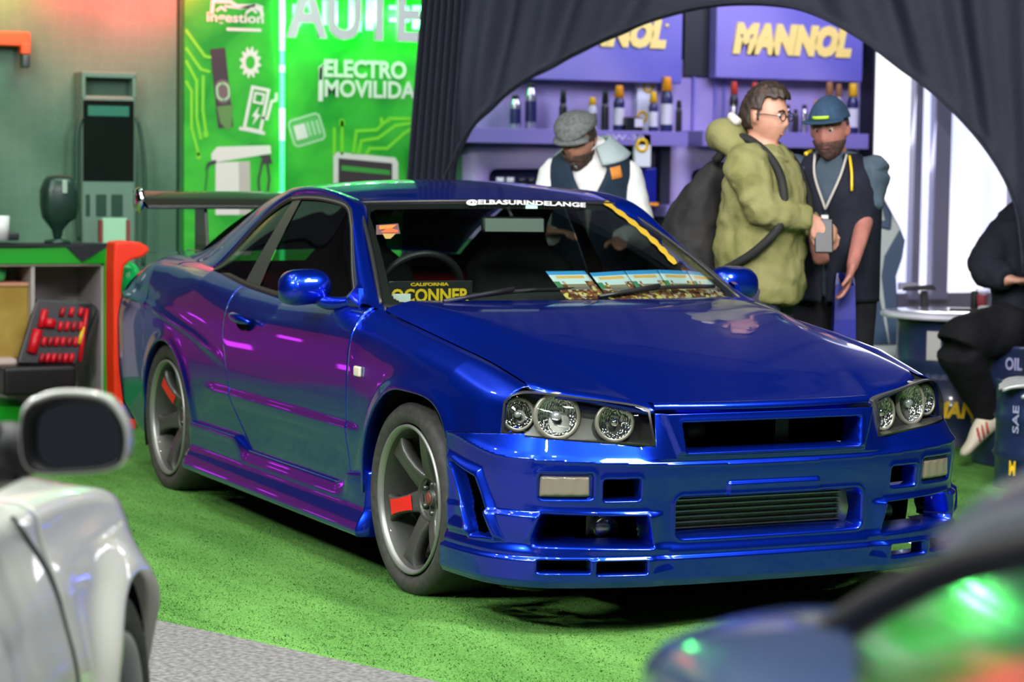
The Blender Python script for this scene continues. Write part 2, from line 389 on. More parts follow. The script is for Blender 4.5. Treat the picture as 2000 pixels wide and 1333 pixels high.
# --- rear bumper and tail
def tailplan(n):
    return cat([(-3.515, .808), (-3.585, .775), (-3.632, .70), (-3.66, .55), (-3.675, .3), (-3.68, 0)], n)
tp = tailplan(40); tp = np.vstack([tp, tp[::-1][1:]*[1, -1]]); cols = []
sec0 = resample(cat(section(-3.515), 200), 44); sec0 = np.vstack([sec0[sec0[:, 1] > .235], [(.765, .225), (.70, .222)]])
for (x, w) in tp:
    n_ = np.array([x+3.1, w*.9]); n_ = n_/np.linalg.norm(n_); k = float(sstep(-3.52, -3.62, x))
    cols.append([(x-n_[0]*max(-.02, .806-sw-.0)*(1-.0*k), -(w-n_[1]*max(-.02, (.806-sw))), sz) for sw, sz in sec0])
grid('rear_bumper', cols, M['paint'], car, flip=True)
for sgn in (1, -1):
    for yy in (.60, .43):
        lathe('tail_lamp', [(.0, .0), (.055, .0), (.062, -.012)], M['redpaint'], car, 24, 'x', (-3.675+.0, sgn*yy, .76))
# boot lid
P = []
for x in np.linspace(-2.86, -3.60, 30):
    row = []
    for y in np.linspace(-.66, .66, 30): row.append((x, y, 1.000-.010*(y/.66)**2+.006*(x+3.6)-.012*float(sstep(-3.5, -3.62, x))))
    P.append(row)
grid('boot_lid', P, M['paint'], car, flip=False)
# --- greenhouse: side frames (A-pillar, roof rail, C-pillar) around the side windows
O_ = [(-.50, .752, .912), (-.545, .722, .930), (-.76, .662, 1.035), (-.97, .600, 1.150), (-1.12, .552, 1.232), (-1.22, .535, 1.272), (-1.45, .545, 1.305), (-1.70, .55, 1.318), (-1.95, .545, 1.303), (-2.14, .540, 1.262), (-2.36, .555, 1.195), (-2.56, .575, 1.120), (-2.74, .60, 1.055), (-2.88, .63, 1.012), (-2.98, .66, .990)]
I_ = [(-.60, .774, .914), (-.655, .766, .930), (-.817, .714, 1.027), (-.955, .664, 1.125), (-1.06, .628, 1.205), (-1.17, .604, 1.256), (-1.40, .590, 1.276), (-1.62, .586, 1.280), (-1.80, .589, 1.272), (-1.935, .610, 1.230), (-2.06, .645, 1.160), (-2.155, .685, 1.080), (-2.235, .725, 1.005), (-2.285, .748, .968), (-2.30, .755, .958)]
def b_frame(name, MF, fl):
    A = cat(O_, 140); B = cat(I_, 140); rows = []
    for a, b in zip(A, B):
        mid = (a+b)/2; n_ = np.array([0, .018, .014]); col = cat([a, a*.72+b*.28+n_*.75, mid+n_, b*.78+a*.22+n_*.7, b], 14)
        rows.append([a+[0, -.02, -.02]]+list(col)+[b+[0, -.018, 0]])
    P = np.array(rows); P[..., 1] *= -1
    return grid(name, MF(P), M['paint'], car, flip=fl)
both('side_frame', b_frame)
def strip(name, loop, w_in, w_out, m, MF, fl, lift=.003, closed=False):
    "flat-ish trim band following a 3-D polyline, from w_in inside to w_out outside, within the local surface"
    L = np.asarray(loop, float); n = len(L); cen = L.mean(0); T_ = np.gradient(L, axis=0) if not closed else (np.roll(L, -1, 0)-np.roll(L, 1, 0))
    T_ /= np.linalg.norm(T_, axis=1)[:, None]; rows = []
    for p, t in zip(L, T_):
        nrm = np.array([.12, .88, .46]); s = np.cross(t, nrm); s /= np.linalg.norm(s); nn = np.cross(s, t); nn = nn*np.sign(nn@nrm)
        if s@(cen-p) < 0: s = -s
        rows.append([p+s*w_in, p+s*w_in+nn*lift, p+nn*(lift+.002), p-s*w_out+nn*lift, p-s*w_out-nn*.002])
    P = np.array(rows); P[..., 1] *= -1
    return grid(name, MF(P), m, car, closeu=closed, flip=fl)
belt = [(-2.30, .757, .960), (-2.05, .764, .944), (-1.8, .770, .922), (-1.35, .776, .902), (-.95, .776, .906), (-.60, .772, .914)]
loop = np.vstack([cat(I_, 120), cat(belt, 60)[1:-1]])
both('window_trim', lambda n, MF, fl: strip(n, loop, .016, .006, M['trim'], MF, fl, closed=True))
both('chrome_window_edge', lambda n, MF, fl: strip(n, cat(I_[1:9], 60)-[0, 0.0, .004], .006, -.002, M['alu'], MF, fl, lift=.006))
# side glass and quarter glass divided by the black B-post
def side_pt(x, z): return .772-.52*(z-.91)+.03*max(0, (z-.91))*(1-(z-.91)/.37)
top_in = cat(I_, 200); bel = cat(belt[::-1], 200)
def ztop(x): return float(np.interp(-x, -top_in[:, 0], top_in[:, 2]))
def zbel(x): return float(np.interp(-x, -bel[:, 0], bel[:, 2]))
def b_glass(name, xl, xr, m, MF, fl, off=.0):
    rows = []
    for u in np.linspace(0, 1, 40):
        row = []
        for v in np.linspace(0, 1, 14):
            xa, xb = xl(v), xr(v); x = xa+(xb-xa)*u; zb_, zt_ = zbel(x), ztop(x); z = zb_+(zt_-zb_)*v
            wt = float(np.interp(-x, -top_in[:, 0], top_in[:, 1])); wb_ = .772; w = wb_+(wt-wb_)*v
            row.append((x, -(w-.006+off+.012*math.sin(math.pi*v)*.6), z))
        rows.append(row)
    return grid(name, MF(np.array(rows)), m, car, flip=fl)
post_f = lambda v: -1.690-.012*v; post_r = lambda v: -1.86+.075*v
both('door_window', lambda n, MF, fl: b_glass(n, lambda v: -.612-.0*v, post_f, M['sglass'], MF, fl))
both('quarter_window', lambda n, MF, fl: b_glass(n, post_r, lambda v: -2.292, M['sglass'], MF, fl))
both('window_post', lambda n, MF, fl: b_glass(n, post_f, post_r, M['satin'], MF, fl, .004))
# --- roof
ro = cat(O_[5:10], 60); nv = 50; P = []
for k, (x, w, z) in enumerate(ro):
    u = k/59; row = []; xc_front = .075*(1-u)**3; xr_back = -.05*u**4
    for t in np.linspace(-1, 1, nv):
        c = 1-abs(t)**2.3; zc = z+c*(.036-.028*(1-u)**3.0*1.0-.012*u**3)
        row.append((x+(xc_front+xr_back)*(1-t*t), -w*t, zc))
    P.append(row)
P = np.array(P); f0 = P[0].copy()+[.006, 0, -.012]; P = np.concatenate([[f0], P])
grid('roof_panel', P, M['paint'], car, flip=False)
roof_front = P[1].copy()
# --- windshield
def wsP(u, v):
    "u 0..1 right-to-left, v 0..1 bottom-to-top"
    t = 2*u-1; wl = .722+(.545-.722)*v; xb = -.545+.20*(1-abs(t)**2.2); xt = -1.212+.080*(1-t*t)
    zb_ = .925-.004*(1-t*t); zt_ = 1.262+.010*(1-t*t)
    x = xb+(xt-xb)*v; z = zb_+(zt_-zb_)*v; z += .016*math.sin(math.pi*v); x += .010*math.sin(math.pi*v)
    return (x, t*wl, z)
U = np.linspace(0, 1, 60); V = np.linspace(0, 1, 30)
G = np.array([[wsP(u, v) for v in V] for u in U])
wshield = grid('windshield', G, M['glass'], car, flip=False)
def frit(u, v): return min(u/.030, (1-u)/.030, v/.05, (1-v)/.075)
U2 = np.linspace(-.004, 1.004, 200); V2 = np.linspace(-.012, 1.012, 90)
G2 = np.array([[np.array(wsP(u, v))+[-.004, 0, -.005] for v in V2] for u in U2])
keep = np.zeros((199, 89), bool)
for i in range(199):
    for j in range(89):
        u, v = U2[i], V2[j]
        a = min(u, 1-u); b = min(v, 1-v)*.6
        r = .04; aa, bb = .026, (.010 if v < .5 else .042)
        inside = (a > aa and b > bb) and not (a < aa+r and b < bb+r and math.hypot(aa+r-a, bb+r-b) > r)
        keep[i, j] = not inside
grid('windshield_border', G2, M['trim'], car, keep=keep)
rim_loop = np.array([wsP(0, v) for v in np.linspace(0, 1, 20)]+[wsP(u, 1) for u in np.linspace(0, 1, 30)][1:]+[wsP(1, v) for v in np.linspace(1, 0, 20)][1:])
tube('windshield_seal', rim_loop+[-.001, 0, .002], .0075, M['trim'], car, 8)
# rear glass
G = np.array([[(-2.14+(-2.93+2.14)*v-.03*(1-(2*u-1)**2), (2*u-1)*(.535+(.62-.535)*v), 1.268+(1.0-1.268)*v+.022*math.sin(math.pi*v)+.022*(1-(2*u-1)**2)) for v in np.linspace(0, 1, 20)] for u in np.linspace(0, 1, 30)])
grid('rear_window', G, M['dglass'], car, flip=True)
# --- front bumper: one relief surface with its openings
plan = cat([(.897, 0), (.896, .15), (.886, .34), (.856, .52), (.808, .67), (.752, .765), (.665, .828), (.55, .862), (.46, .874), (.388, .878)], 400)
dl = np.r_[0, np.cumsum(np.linalg.norm(np.diff(plan, axis=0), axis=1))]; Ltot = dl[-1]
nS = 400; sv = np.r_[np.linspace(0, .80*Ltot, nS-150, endpoint=False), np.linspace(.80*Ltot, Ltot, 150)]
px_ = np.interp(sv, dl, plan[:, 0]); pw_ = np.interp(sv, dl, plan[:, 1]); tx = np.gradient(px_, sv); tw = np.gradient(pw_, sv); nxn = tw; nwn = -tx; ln = np.hypot(nxn, nwn); nxn /= ln; nwn /= ln
px_ = np.r_[px_[::-1], px_[1:]]; sg = np.r_[-np.ones(nS), np.ones(nS-1)]; pw2 = np.r_[pw_[::-1], pw_[1:]]; nx2 = np.r_[nxn[::-1], nxn[1:]]; nw2 = np.r_[nwn[::-1], nwn[1:]]
nZ = 128; ncol = len(px_)
Wg = np.repeat(pw2[:, None], nZ, 1); Xg = np.repeat(px_[:, None], nZ, 1); SG = np.repeat(sg[:, None], nZ, 1)
ztopb = np.where(pw2 < .398, .672, np.where(pw2 < .79, .572+(pw2-.40)*.075, .602-(.63-px_)*.068)); ztopb = np.where((pw2 >= .79), .585+.017*(px_-.385)/.235, ztopb)
Zg = np.minimum(np.linspace(.155, .690, nZ)[None, :], ztopb[:, None])
zcr = .512+.022*(Wg/.75)**2+np.where(Wg > .8, .042*sstep(.70, .40, Xg), 0)
D = np.zeros_like(Zg)                                       # inward offset
up = np.maximum(0, Zg-zcr); D += np.where(up > 0, .55*up-.004*np.exp(-(up/.012)**2), 0)*(1-.75*sstep(.46, .36, Wg)*(Zg > .53))*(1-.6*sstep(.60, .42, Xg))
D += .008*sstep(.50, .40, Zg)
D -= .016*sstep(.378, .366, Zg)*(1-.5*sstep(.36, .26, Zg))*sstep(.37, .42, Wg)*(1-.7*sstep(.62, .5, Xg)*(Wg > .8))
D -= .010*sstep(.285, .255, Zg)
D -= .014*sstep(.243, .238, Zg); D += .010*sstep(.175, .155, Zg)
def carve(sd, depth, wall=.02, rim=.003):
    global D
    D = D+depth*sstep(0, wall, -sd)-rim*np.exp(-(sd/.009)**2)
hole = np.zeros_like(Zg, bool); darkm = np.zeros_like(Zg, bool)
def opening(sd, depth=.07, wall=.022, rim=.003):
    global hole
    carve(sd, depth, wall, rim); hole |= (-sd > wall*.98)
opening(sdbox(Wg*SG, Zg, -.338, .338, .288, .424, .03), .10, .030)                    # intercooler mouth
opening(sdpoly(Wg*SG, Zg, [(-.318, .645), (.318, .645), (.308, .556), (-.308, .556)])-.004, .085, .016, .003)   # grille
carve(sdbox(Wg, Zg, .588, .748, .414, .500, .015), .012, .008, .002)                    # lamp pocket
opening(sdbox(Wg, Zg, .446, .566, .410, .482, .012), .05, .014)
carve(sdbox(Wg, Zg, .40, .60, .402, .410, .004), -.003, .01, 0)
opening(sdpoly(Wg, Zg, [(.43, .366), (.735, .372), (.757, .30), (.75, .282), (.41, .272)])-.006, .09, .022, .004)
opening(sdbox(Wg, Zg, .430, .586, .192, .236, .008), .06, .010, .002)
opening(sdbox(Wg, Zg, .600, .745, .198, .240, .008), .06, .010, .002)
carve(sdpoly(Wg, Zg, [(.345, .270), (.345, .205), (.42, .192), (.42, .270)]), .004, .02, 0)
carve(sdpoly(Wg*SG, Zg, [(-.40, .70), (.40, .70), (.338, .538), (-.338, .538)]), -.014, .02, 0)
carve(sdbox(Wg*SG, Zg, -.165, .165, .412, .462, .008), -.013, .006, 0)                  # plate plinth
sv_ = sdpoly(Xg, Zg, [(.445, .500), (.575, .462), (.650, .296), (.545, .290)])
sv_ = np.where(Wg > .78, sv_, 9.)
carve(sdpoly(Xg, Zg, [(.40, .535), (.60, .50), (.70, .28), (.40, .275)])+np.where(Wg > .78, 0, 9.), -.014, .022, 0)
opening(sv_-.010, .045, .016, .004)
carve(np.where(Wg > .78, sdpoly(Xg, Zg, [(.41, .50), (.455, .49), (.552, .292), (.41, .30)]), 9.), .012, .04, 0)
Px = Xg-nx2[:, None]*D; Pw = Wg-nw2[:, None]*D
P = np.stack([Px, Pw*SG, Zg], -1)
P[nS-1, :, 1] = 0
lo1 = P[:, 0].copy(); lo1[:, 2] -= .004; lo1[:, 0] -= .008*nx2; lo1[:, 1] -= .008*nw2*sg
lo2 = lo1.copy(); lo2[:, 0] -= .20*nx2; lo2[:, 1] -= .06*nw2*sg
P = np.concatenate([lo2[:, None], lo1[:, None], P], 1)
hk = np.ones((ncol, nZ+2), bool); hk[:, 2:] = ~hole
kf = hk[:-1, :-1] & hk[1:, :-1] & hk[:-1, 1:] & hk[1:, 1:]
# the step at the headlamp's inner edge stays a clean vertical edge
grid('front_bumper', P, M['paint'], car, keep=kf, flip=False)
# grille top bar
gb = np.array([[(x_, y_, z_) for (x_, z_) in ((.868, .672), (.874, .668), (.880, .690), (.862, .702), (.82, .700), (.80, .66))] for y_ in np.linspace(-.385, .385, 30)])
for k, y_ in enumerate(np.linspace(-.385, .385, 30)): gb[k, :, 0] -= .055*(abs(y_)/.4)**2.2
grid('grille_bar', gb, M['paint'], car, flip=True)
# cavity behind the bumper: engine bay, radiator crash bar
box('engine_bay', (.46, 0, .44), (.44, .66, .40), M['void'], car)
box('radiator', (.70, 0, .61), (.02, .60, .10), M['void'], car)
lathe('horn', [(0, .012), (.03, .012), (.036, 0), (.02, -.02)], M['black'], car, 20, 'x', (.735, -.19, .60))
box('bonnet_latch', (.765, .10, .60), (.02, .05, .09), M['black'], car, .004)
ic = empty_ic = None
P = []
for y_ in np.linspace(-.315, .315, 12):
    P.append([(.795, y_, z_) for z_ in (.285, .43)])
icore = grid('intercooler', P, noisy(mat('cooler_core', rough=.5, metal=.5), 160, (.11, .11, .095), (.24, .24, .21), .5, stretch=(1, 4, .3)), car, flip=True)
for k in range(8):
    z_ = .296+k*.0172; box('cooler_tube', (.803, -.0, z_), (.016, .60, .0055), M['alu'], icore, .002)
tube('cooler_tank', [(.775, .318, .275), (.79, .322, .35), (.775, .318, .44)], [.036, .038, .034], M['alu'], icore, 16)
# fog/indicator lamps in the bumper
def b_ind(name, MF, fl):
    P = []
    for w in np.linspace(.598, .738, 29):
        row = []
        for z in np.linspace(.424, .490, 13):
            k = np.interp(w, pw2[nS-1:], np.arange(nS)); x = float(np.interp(w, pw2[nS-1:], px_[nS-1:])); e = min(1, min(w-.598, .738-w, z-.424, .490-z)/.010)
            x = x-.020+.016*math.sqrt(max(0, 1-(1-e)**2))+(.0012*math.sin(w*1100) if e >= 1 else 0)
            row.append((x, -w, z))
        P.append(row)
    o = grid(name, MF(np.array(P)), M['amber'], car, flip=not fl); return o
both('indicator_lamp', b_ind)
def b_duct(name, MF, fl):
    o = tube(name, MF(np.array([(.70, -.50, .315), (.752, -.50, .315)])), [.034, .036], M['steel'], car, 20); return o
both('duct_lamp', b_duct)
# bracket seen in the duct
P = mir(np.array([(.71, .47, .29), (.71, .53, .29), (.70, .545, .36), (.70, .47, .37)]))
prism('duct_bracket', [(0, 0), (.05, 0), (.065, .07), (.0, .08)], ((.70, -.545, .29), (0, 1, 0), (0, 0, 1)), -.004, M['alu'], car)
# --- headlamps
lt = cat([(.628, .790, .700), (.640, .768, .722), (.664, .712, .730), (.745, .565, .714), (.800, .455, .699), (.826, .402, .686)], 60)
lb = cat([(.640, .802, .602), (.690, .765, .597), (.765, .660, .590), (.812, .55, .584), (.842, .455, .577), (.858, .392, .571)], 60)
def lampP(u, v, bulge=.014):
    a = np.array([np.interp(u, np.linspace(0, 1, 60), lt[:, k]) for k in range(3)]); b = np.array([np.interp(u, np.linspace(0, 1, 60), lb[:, k]) for k in range(3)])
    p = b+(a-b)*v; n_ = np.array([.80, .52, .25]); p = p+n_*bulge*math.sin(math.pi*v)**.7
    if u < .12: p[1] += 0; p[0] -= .010*(1-u/.12)**2
    return p
def b_head(name, MF, fl):
    e = tag(empty(name), None); setp(e, car)
    U = np.linspace(0, 1, 64); V = np.linspace(0, 1, 26)
    def P_(off, bul): 
        Q = np.array([[lampP(u, v, bul) for v in V] for u in U]); Q[..., 0] -= off; Q[..., 1] -= off*.35; Q[..., 1] *= -1; return MF(Q)
    bowl = P_(.075, .0); 
    grid('lamp_housing', bowl, M['lampgrey'], e, flip=not fl)
    # side walls of the housing
    edge = [(0, v) for v in V]+[(u, 1) for u in U[1:]]+[(1, v) for v in V[::-1][1:]]+[(u, 0) for u in U[::-1][1:-1]]
    A = np.array([lampP(u, v) for u, v in edge]); B = np.array([lampP(u, v, 0.)-[.075, .026, 0] for u, v in edge]); Q = np.stack([A, B], 1); Q[..., 1] *= -1
    grid('lamp_wall', MF(Q), M['satin'], e, closeu=True, flip=fl)
    # black gasket border
    kk = np.zeros((63, 25), bool)
    for i in range(63):
        for j in range(25):
            u, v = (i+.5)/63, (j+.5)/25; a = min(u*.50, (1-u)*.50); b = min(v, 1-v)*.115
            kk[i, j] = min(a, b) < .006 or (a < .03 and b < .03 and math.hypot(.03-a, .03-b) > .025)
    g = P_(-.0008, .0142); grid('lamp_gasket', g, M['trim'], e, keep=kk, flip=not fl)
    grid('lamp_lens', P_(0, .014), M['lens'], e, flip=not fl)
    for (uu, vv, r, kind) in ((.125, .47, .043, 's'), (.385, .49, .060, 'b'), (.765, .47, .050, 'r')):
        p = lampP(uu, vv, 0)-[.048, .014, 0]; p = p*[1, -1, 1]; p = MF(p)
        dr = np.array([.94, (-.28 if not fl else .28), .10]); dr /= np.linalg.norm(dr); q = Vector(dr).to_track_quat('Z', 'Y').to_matrix(); q = np.array(q)
        n = 40
        def dish(prof, m, nm, sq=1.0):
            Pd = np.zeros((n, len(prof), 3))
            for i in range(n):
                t = 2*math.pi*i/n
                for j, (rr, h) in enumerate(prof):
                    Pd[i, j] = p+q@np.array([rr*math.cos(t)*sq, rr*math.sin(t), h])
            return grid(nm, Pd, m, e, closeu=True)
        dish([(r*f, -.035+.035*f*f) for f in np.linspace(.02, 1, 14)], M['reflector'], 'reflector_dish', 1.0)
        dish([(r*1.0, .0), (r*1.02, .006), (r*1.2, .004), (r*1.24, -.004)] if kind != 's' else [(r, .0), (r*1.02, .005), (r*1.22, .003), (r*1.25, -.004)], M['cream'], 'lamp_bezel')
        dish([(.0005, .002), (r*.22, .0), (r*.26, -.02), (r*.3, -.034)], M['chrome'] if kind == 'r' else M['bulb'], 'lamp_bulb')
    return e
M['reflector'] = mat('faceted_reflector', (.60, .62, .58), .12, 1.)
N, L, b = nt(M['reflector']); v_ = N.new('ShaderNodeTexVoronoi'); v_.inputs['Scale'].default_value = 110; tc = N.new('ShaderNodeTexCoord'); mp = N.new('ShaderNodeMapping'); mp.inputs['Scale'].default_value = (1, 1.6, .55)
bp_ = N.new('ShaderNodeBump'); bp_.inputs['Strength'].default_value = .9; bp_.inputs['Distance'].default_value = .006; L.new(tc.outputs['Object'], mp.inputs[0]); L.new(mp.outputs[0], v_.inputs['Vector']); L.new(v_.outputs['Distance'], bp_.inputs['Height']); L.new(bp_.outputs[0], b.inputs['Normal'])
M['lampgrey'] = mat('lamp_bowl_grey', (.16, .16, .15), .25, .85)
M['bulb'] = mat('lamp_bulb_glass', (.7, .75, .75), .08, .5, 1.)
both('headlight', b_head)
# --- side skirts
def b_skirt(name, MF, fl):
    P = []
    for x in archx(-2.262, -.318, 120):
        zt = float(np.interp(x, [-2.25, -1.69, -1.57, -.62, -.53, -.50, -.31], [.345, .345, .303, .303, .325, .352, .372])); e = max(float(sstep(-.53, -.49, x)), float(sstep(-1.6, -1.72, x)))
        k = float(sstep(-2.25, -2.20, x))*float(sstep(-.175, -.20, x))
        fb = -.012*float(sstep(-.5, -.32, x)); sec = cat([(.800+fb, zt+.002), (.846+.012*e+fb, zt), (.856+.010*e+fb, zt-.020), (.862, .262), (.866, .236), (.884, .204), (.893, .180), (.895, .160), (.880, .150), (.80, .149)], 44)
        P.append([(x, -(w-.0*(1-k)), z) for w, z in sec])
    P = np.array(P); a = P[0]*[1, .93, 1]+[.004, 0, 0]; c_ = P[-1]*[1, .92, 1]+[-.004, 0, 0]
    P = np.concatenate([[a], P, [c_]]); return grid(name, MF(P), M['paint'], car, flip=not fl)
both('side_skirt', b_skirt)
# --- underside, wheel wells, cabin
box('underbody', (-1.35, 0, .235), (2.0, 1.52, .10), M['void'], car)
box('underbody', (.30, 0, .20), (.9, 1.05, .04), M['void'], car)
box('rear_underbody', (-2.95, 0, .33), (1.2, 1.1, .16), M['void'], car)
def b_well(name, xc, R, MF, fl, zc_):
    P = []
    for t in np.linspace(-.12*math.pi, 1.12*math.pi, 40):
        P.append([(xc+(R+.012)*math.cos(t), -w, zc_+(R+.012)*math.sin(t)) for w in (.52, .65, .78, .845)])
    a = np.array(P); o = grid(name, MF(a), M['void'], car, flip=fl)
    bk = np.array([[(xc, -.52, zc_)]*1+[tuple(a[i, 0])] for i in range(40)]); grid(name, MF(bk), M['void'], o, flip=fl); return o
both('wheel_well', lambda n, MF, fl: b_well(n, AF, RA, MF, fl, .32)); both('wheel_well', lambda n, MF, fl: b_well(n, AR, RR, MF, fl, .30))
# cabin
box('dashboard', (-.86, 0, .86), (.34, 1.38, .15), M['interior'], car, .05)
box('dashboard', (-.62, 0, .885), (.30, 1.36, .06), M['interior'], car, .02)
for y_ in (-.36, .36):
    P = []
    for z_, hx, hw, xx in ((.40, .10, .22, -1.50), (.55, .12, .25, -1.55), (.80, .10, .25, -1.63), (1.0, .08, .23, -1.70), (1.08, .06, .14, -1.74), (1.16, .05, .13, -1.77), (1.20, .03, .10, -1.78)):
        P.append([(xx+hx*math.cos(t)*abs(math.cos(t))**-.4 if abs(math.cos(t)) > 1e-6 else xx, y_+hw*np.sign(math.sin(t))*abs(math.sin(t))**.6, z_) for t in np.linspace(.001, 2*math.pi+.001, 24, endpoint=False)])
    st = grid('front_seat', np.array(P), M['interior'], car, closev=True)
    box('seat_cushion', (-1.25, y_, .46), (.52, .48, .16), M['interior'], st, .05)
box('rear_seat', (-2.25, 0, .70), (.25, 1.2, .5), M['redcloth'], car, .06, (0, -.25, 0))
box('parcel_shelf', (-2.6, 0, .96), (.55, 1.15, .03), M['interior'], car)
both('door_card', lambda n, MF, fl: box(n, MF(np.array([-1.2, -.742, .74])), (1.25, .03, .33), M['redcloth'], car, .01))
both('quarter_card', lambda n, MF, fl: box(n, MF(np.array([-2.1, -.70, .80])), (.55, .05, .28), M['redcloth'], car, .02))
box('headliner', (-1.65, 0, 1.272), (.85, 1.04, .015), M['interior'], car)
box('floor_pan', (-1.4, 0, .34), (2.2, 1.5, .05), M['void'], car)
box('bulkhead', (-.42, 0, .62), (.04, 1.36, .5), M['void'], car)
box('rear_bulkhead', (-2.9, 0, .66), (.04, 1.3, .5), M['void'], car)
a_ = np.linspace(0, 2*math.pi, 33); tube('steering_wheel', [(-1.06+.07*math.sin(t)*.0+.06*math.sin(t), -.36+.17*math.cos(t), .93+.15*math.sin(t)) for t in a_], .015, M['black'], car, 8, False)
# rear-view mirror
c0 = at(1002, 440, x=-1.03)
rv = box('rear_view_mirror', tuple(c0), (.03, .245, .062), M['black'], car, .014, (0, -.1, -.25))
box('mirror_glass', tuple(c0+[.017, -.002, 0]), (.004, .225, .05), mat('mirror_face', (.16, .18, .16), .35), rv, .0015, (0, -.1, -.25))
tube('mirror_stem', [tuple(c0+[-.01, 0, .03]), tuple(c0+[-.045, 0, .062])], .008, M['black'], rv)
# --- door mirrors
def b_mirror(name, MF, fl):
    c = np.array([-.870, -.884, .966]); P = []
    prof = np.linspace(-1, 1, 26)
    for s in prof:                                        # along y: inner(+) to outer(-)
        k = (1-abs(s)**3.2)**.5 if abs(s) < 1 else 0
        hx, hz = .062*k, .066*k*(1.02+.05*s)
        row = []
        for t in np.linspace(0, 2*math.pi, 30, endpoint=False):
            cx, cz = math.cos(t), math.sin(t); ex = np.sign(cx)*abs(cx)**(.9 if cx > 0 else .35)
            row.append((c[0]+hx*ex*(1.25 if cx > 0 else .8), c[1]-s*.098, c[2]+hz*np.sign(cz)*abs(cz)**.75*(1 if cz > 0 else .9)-.006*s))
        P.append(row)
    o = grid(name, MF(np.array(P)), M['paint'], car, closev=True, flip=not fl)
    P = []
    for s in np.linspace(-.9, .9, 14):
        k = (1-abs(s)**3.2)**.5; P.append([(c[0]-.052*1.0, c[1]-s*.09, c[2]+.052*k*v) for v in np.linspace(-1, 1, 8)])
    grid('mirror_glass', MF(np.array(P)), M['chrome'], o, flip=fl)
    arm = cat([(-.835, -.835, .925), (-.81, -.815, .915), (-.76, -.785, .916), (-.71, -.765, .925)], 14)
    tube('mirror_arm', MF(arm), np.linspace(.026, .020, 14), M['paint'], o, 12)
    tri = np.array([(-.60, -.780, .912), (-.775, -.784, .912), (-.76, -.772, .935), (-.665, -.765, .985), (-.640, -.768, .975)])
    P2 = np.stack([np.vstack([tri, tri[:1]]), np.vstack([tri, tri[:1]])+[0, .018, 0]], 0)
    ctr = tri.mean(0)+[0, -.012, 0]; PP = np.array([[ctr]*6, np.vstack([tri, tri[:1]]), P2[1]])
    grid('mirror_base', MF(PP), M['paint'], o, flip=fl, smooth=False)
    return o
both('side_mirror', b_mirror)
# --- door handle, side marker
def b_handle(name, MF, fl):
    c = np.array([-1.60, -.862, .800]); a = cat([(c[0]-.105, c[1]-.004, c[2]+.012), (c[0]-.06, c[1]-.026, c[2]+.016), (c[0]+.03, c[1]-.028, c[2]+.010), (c[0]+.10, c[1]-.012, c[2]+.0)], 20)
    o = tube(name, MF(a), np.r_[np.linspace(.010, .017, 8), np.full(6, .018), np.linspace(.017, .009, 6)], M['paint'], doors[0] if not fl else doors[1], 14)
    cup = np.array([[(c[0]-.0+.075*r*math.cos(t), c[1]+.001-.0025*(r > .85)*(r < 1)+.0, c[2]-.008+.030*r*math.sin(t)) for t in np.linspace(0, 2*math.pi, 30, endpoint=False)] for r in (.02, .4, .75, .92, 1.0)])
    cup[..., 1] -= .004
    grid('handle_cup', MF(cup), M['void'], o, closev=True, flip=fl); return o
both('door_handle', b_handle)
def b_marker(name, MF, fl):
    return box(name, MF(np.array([-.402, -.862, .706])), (.056, .014, .036), M['ivory'], car, .006)
M['ivory'] = mat('ivory_marker_lens', (.72, .68, .50), .25, 0, .4)
both('side_marker_lamp', b_marker)
# --- wipers, cowl
P = np.array([[(-.365-.115*(abs(y_)/.73)**2.2+dx, y_, dz) for dx, dz in ((.02, .922), (-.03, .915), (-.08, .905), (-.13, .90))] for y_ in np.linspace(-.70, .70, 30)])
grid('wiper_cowl', P, M['black'], car, flip=False)
for (a, b_) in (((-.40, -.50, .948), (-.50, .02, .972)), ((-.44, .12, .955), (-.53, .60, .975))):
    w = tube('wiper', cat([a, tuple((np.array(a)+b_)/2+[.0, 0, .010]), b_], 12), .0075, M['black'], car, 8)
    tube('wiper_arm', cat([tuple(np.array(a)+[.03, -.06, -.006]), tuple((np.array(a)*.55+np.array(b_)*.45)+[.012, 0, .020])], 4), .008, M['black'], w, 8)
# --- rear wing
rw = tube('rear_wing', [(-3.0, 0, 0), (-3.0, 0, .001)], .001, M['black'], car) if 0 else None
P = []
for y_ in np.linspace(-.70, .70, 30):
    sec = [(-3.66, 1.268), (-3.60, 1.262), (-3.50, 1.232), (-3.42, 1.206), (-3.395, 1.196), (-3.41, 1.189), (-3.50, 1.205), (-3.60, 1.240), (-3.655, 1.262)]
    P.append([(x, y_, z) for x, z in sec])
M['carbon'] = noisy(mat('dark_wing_carbon', rough=.25, coat=.6), 220, (.014, .011, .010), (.030, .024, .022))
wing = grid('rear_wing', P, M['carbon'], car, closev=True, flip=True)
for s in (-1, 1):
    ec = lathe('wing_end_cap', [(.0, .022), (.05, .020), (.058, .006), (.058, -.006), (.0, -.010)], M['chromedark'] if 'chromedark' in M else M['chrome'], wing, 20, 'y', (-3.52, s*.705, 1.228))
    prism('wing_upright', [(-3.60, .985), (-3.42, .985), (-3.46, 1.205), (-3.60, 1.235)], ((0, s*.41-.008, 0), (1, 0, 0), (0, 0, 1)), -.016, M['carbon'], wing, .003)
    box('wing_foot', (-3.51, s*.41, .990), (.20, .09, .016), mat('foot_chrome', (.5, .45, .5), .15, 1), wing, .004)
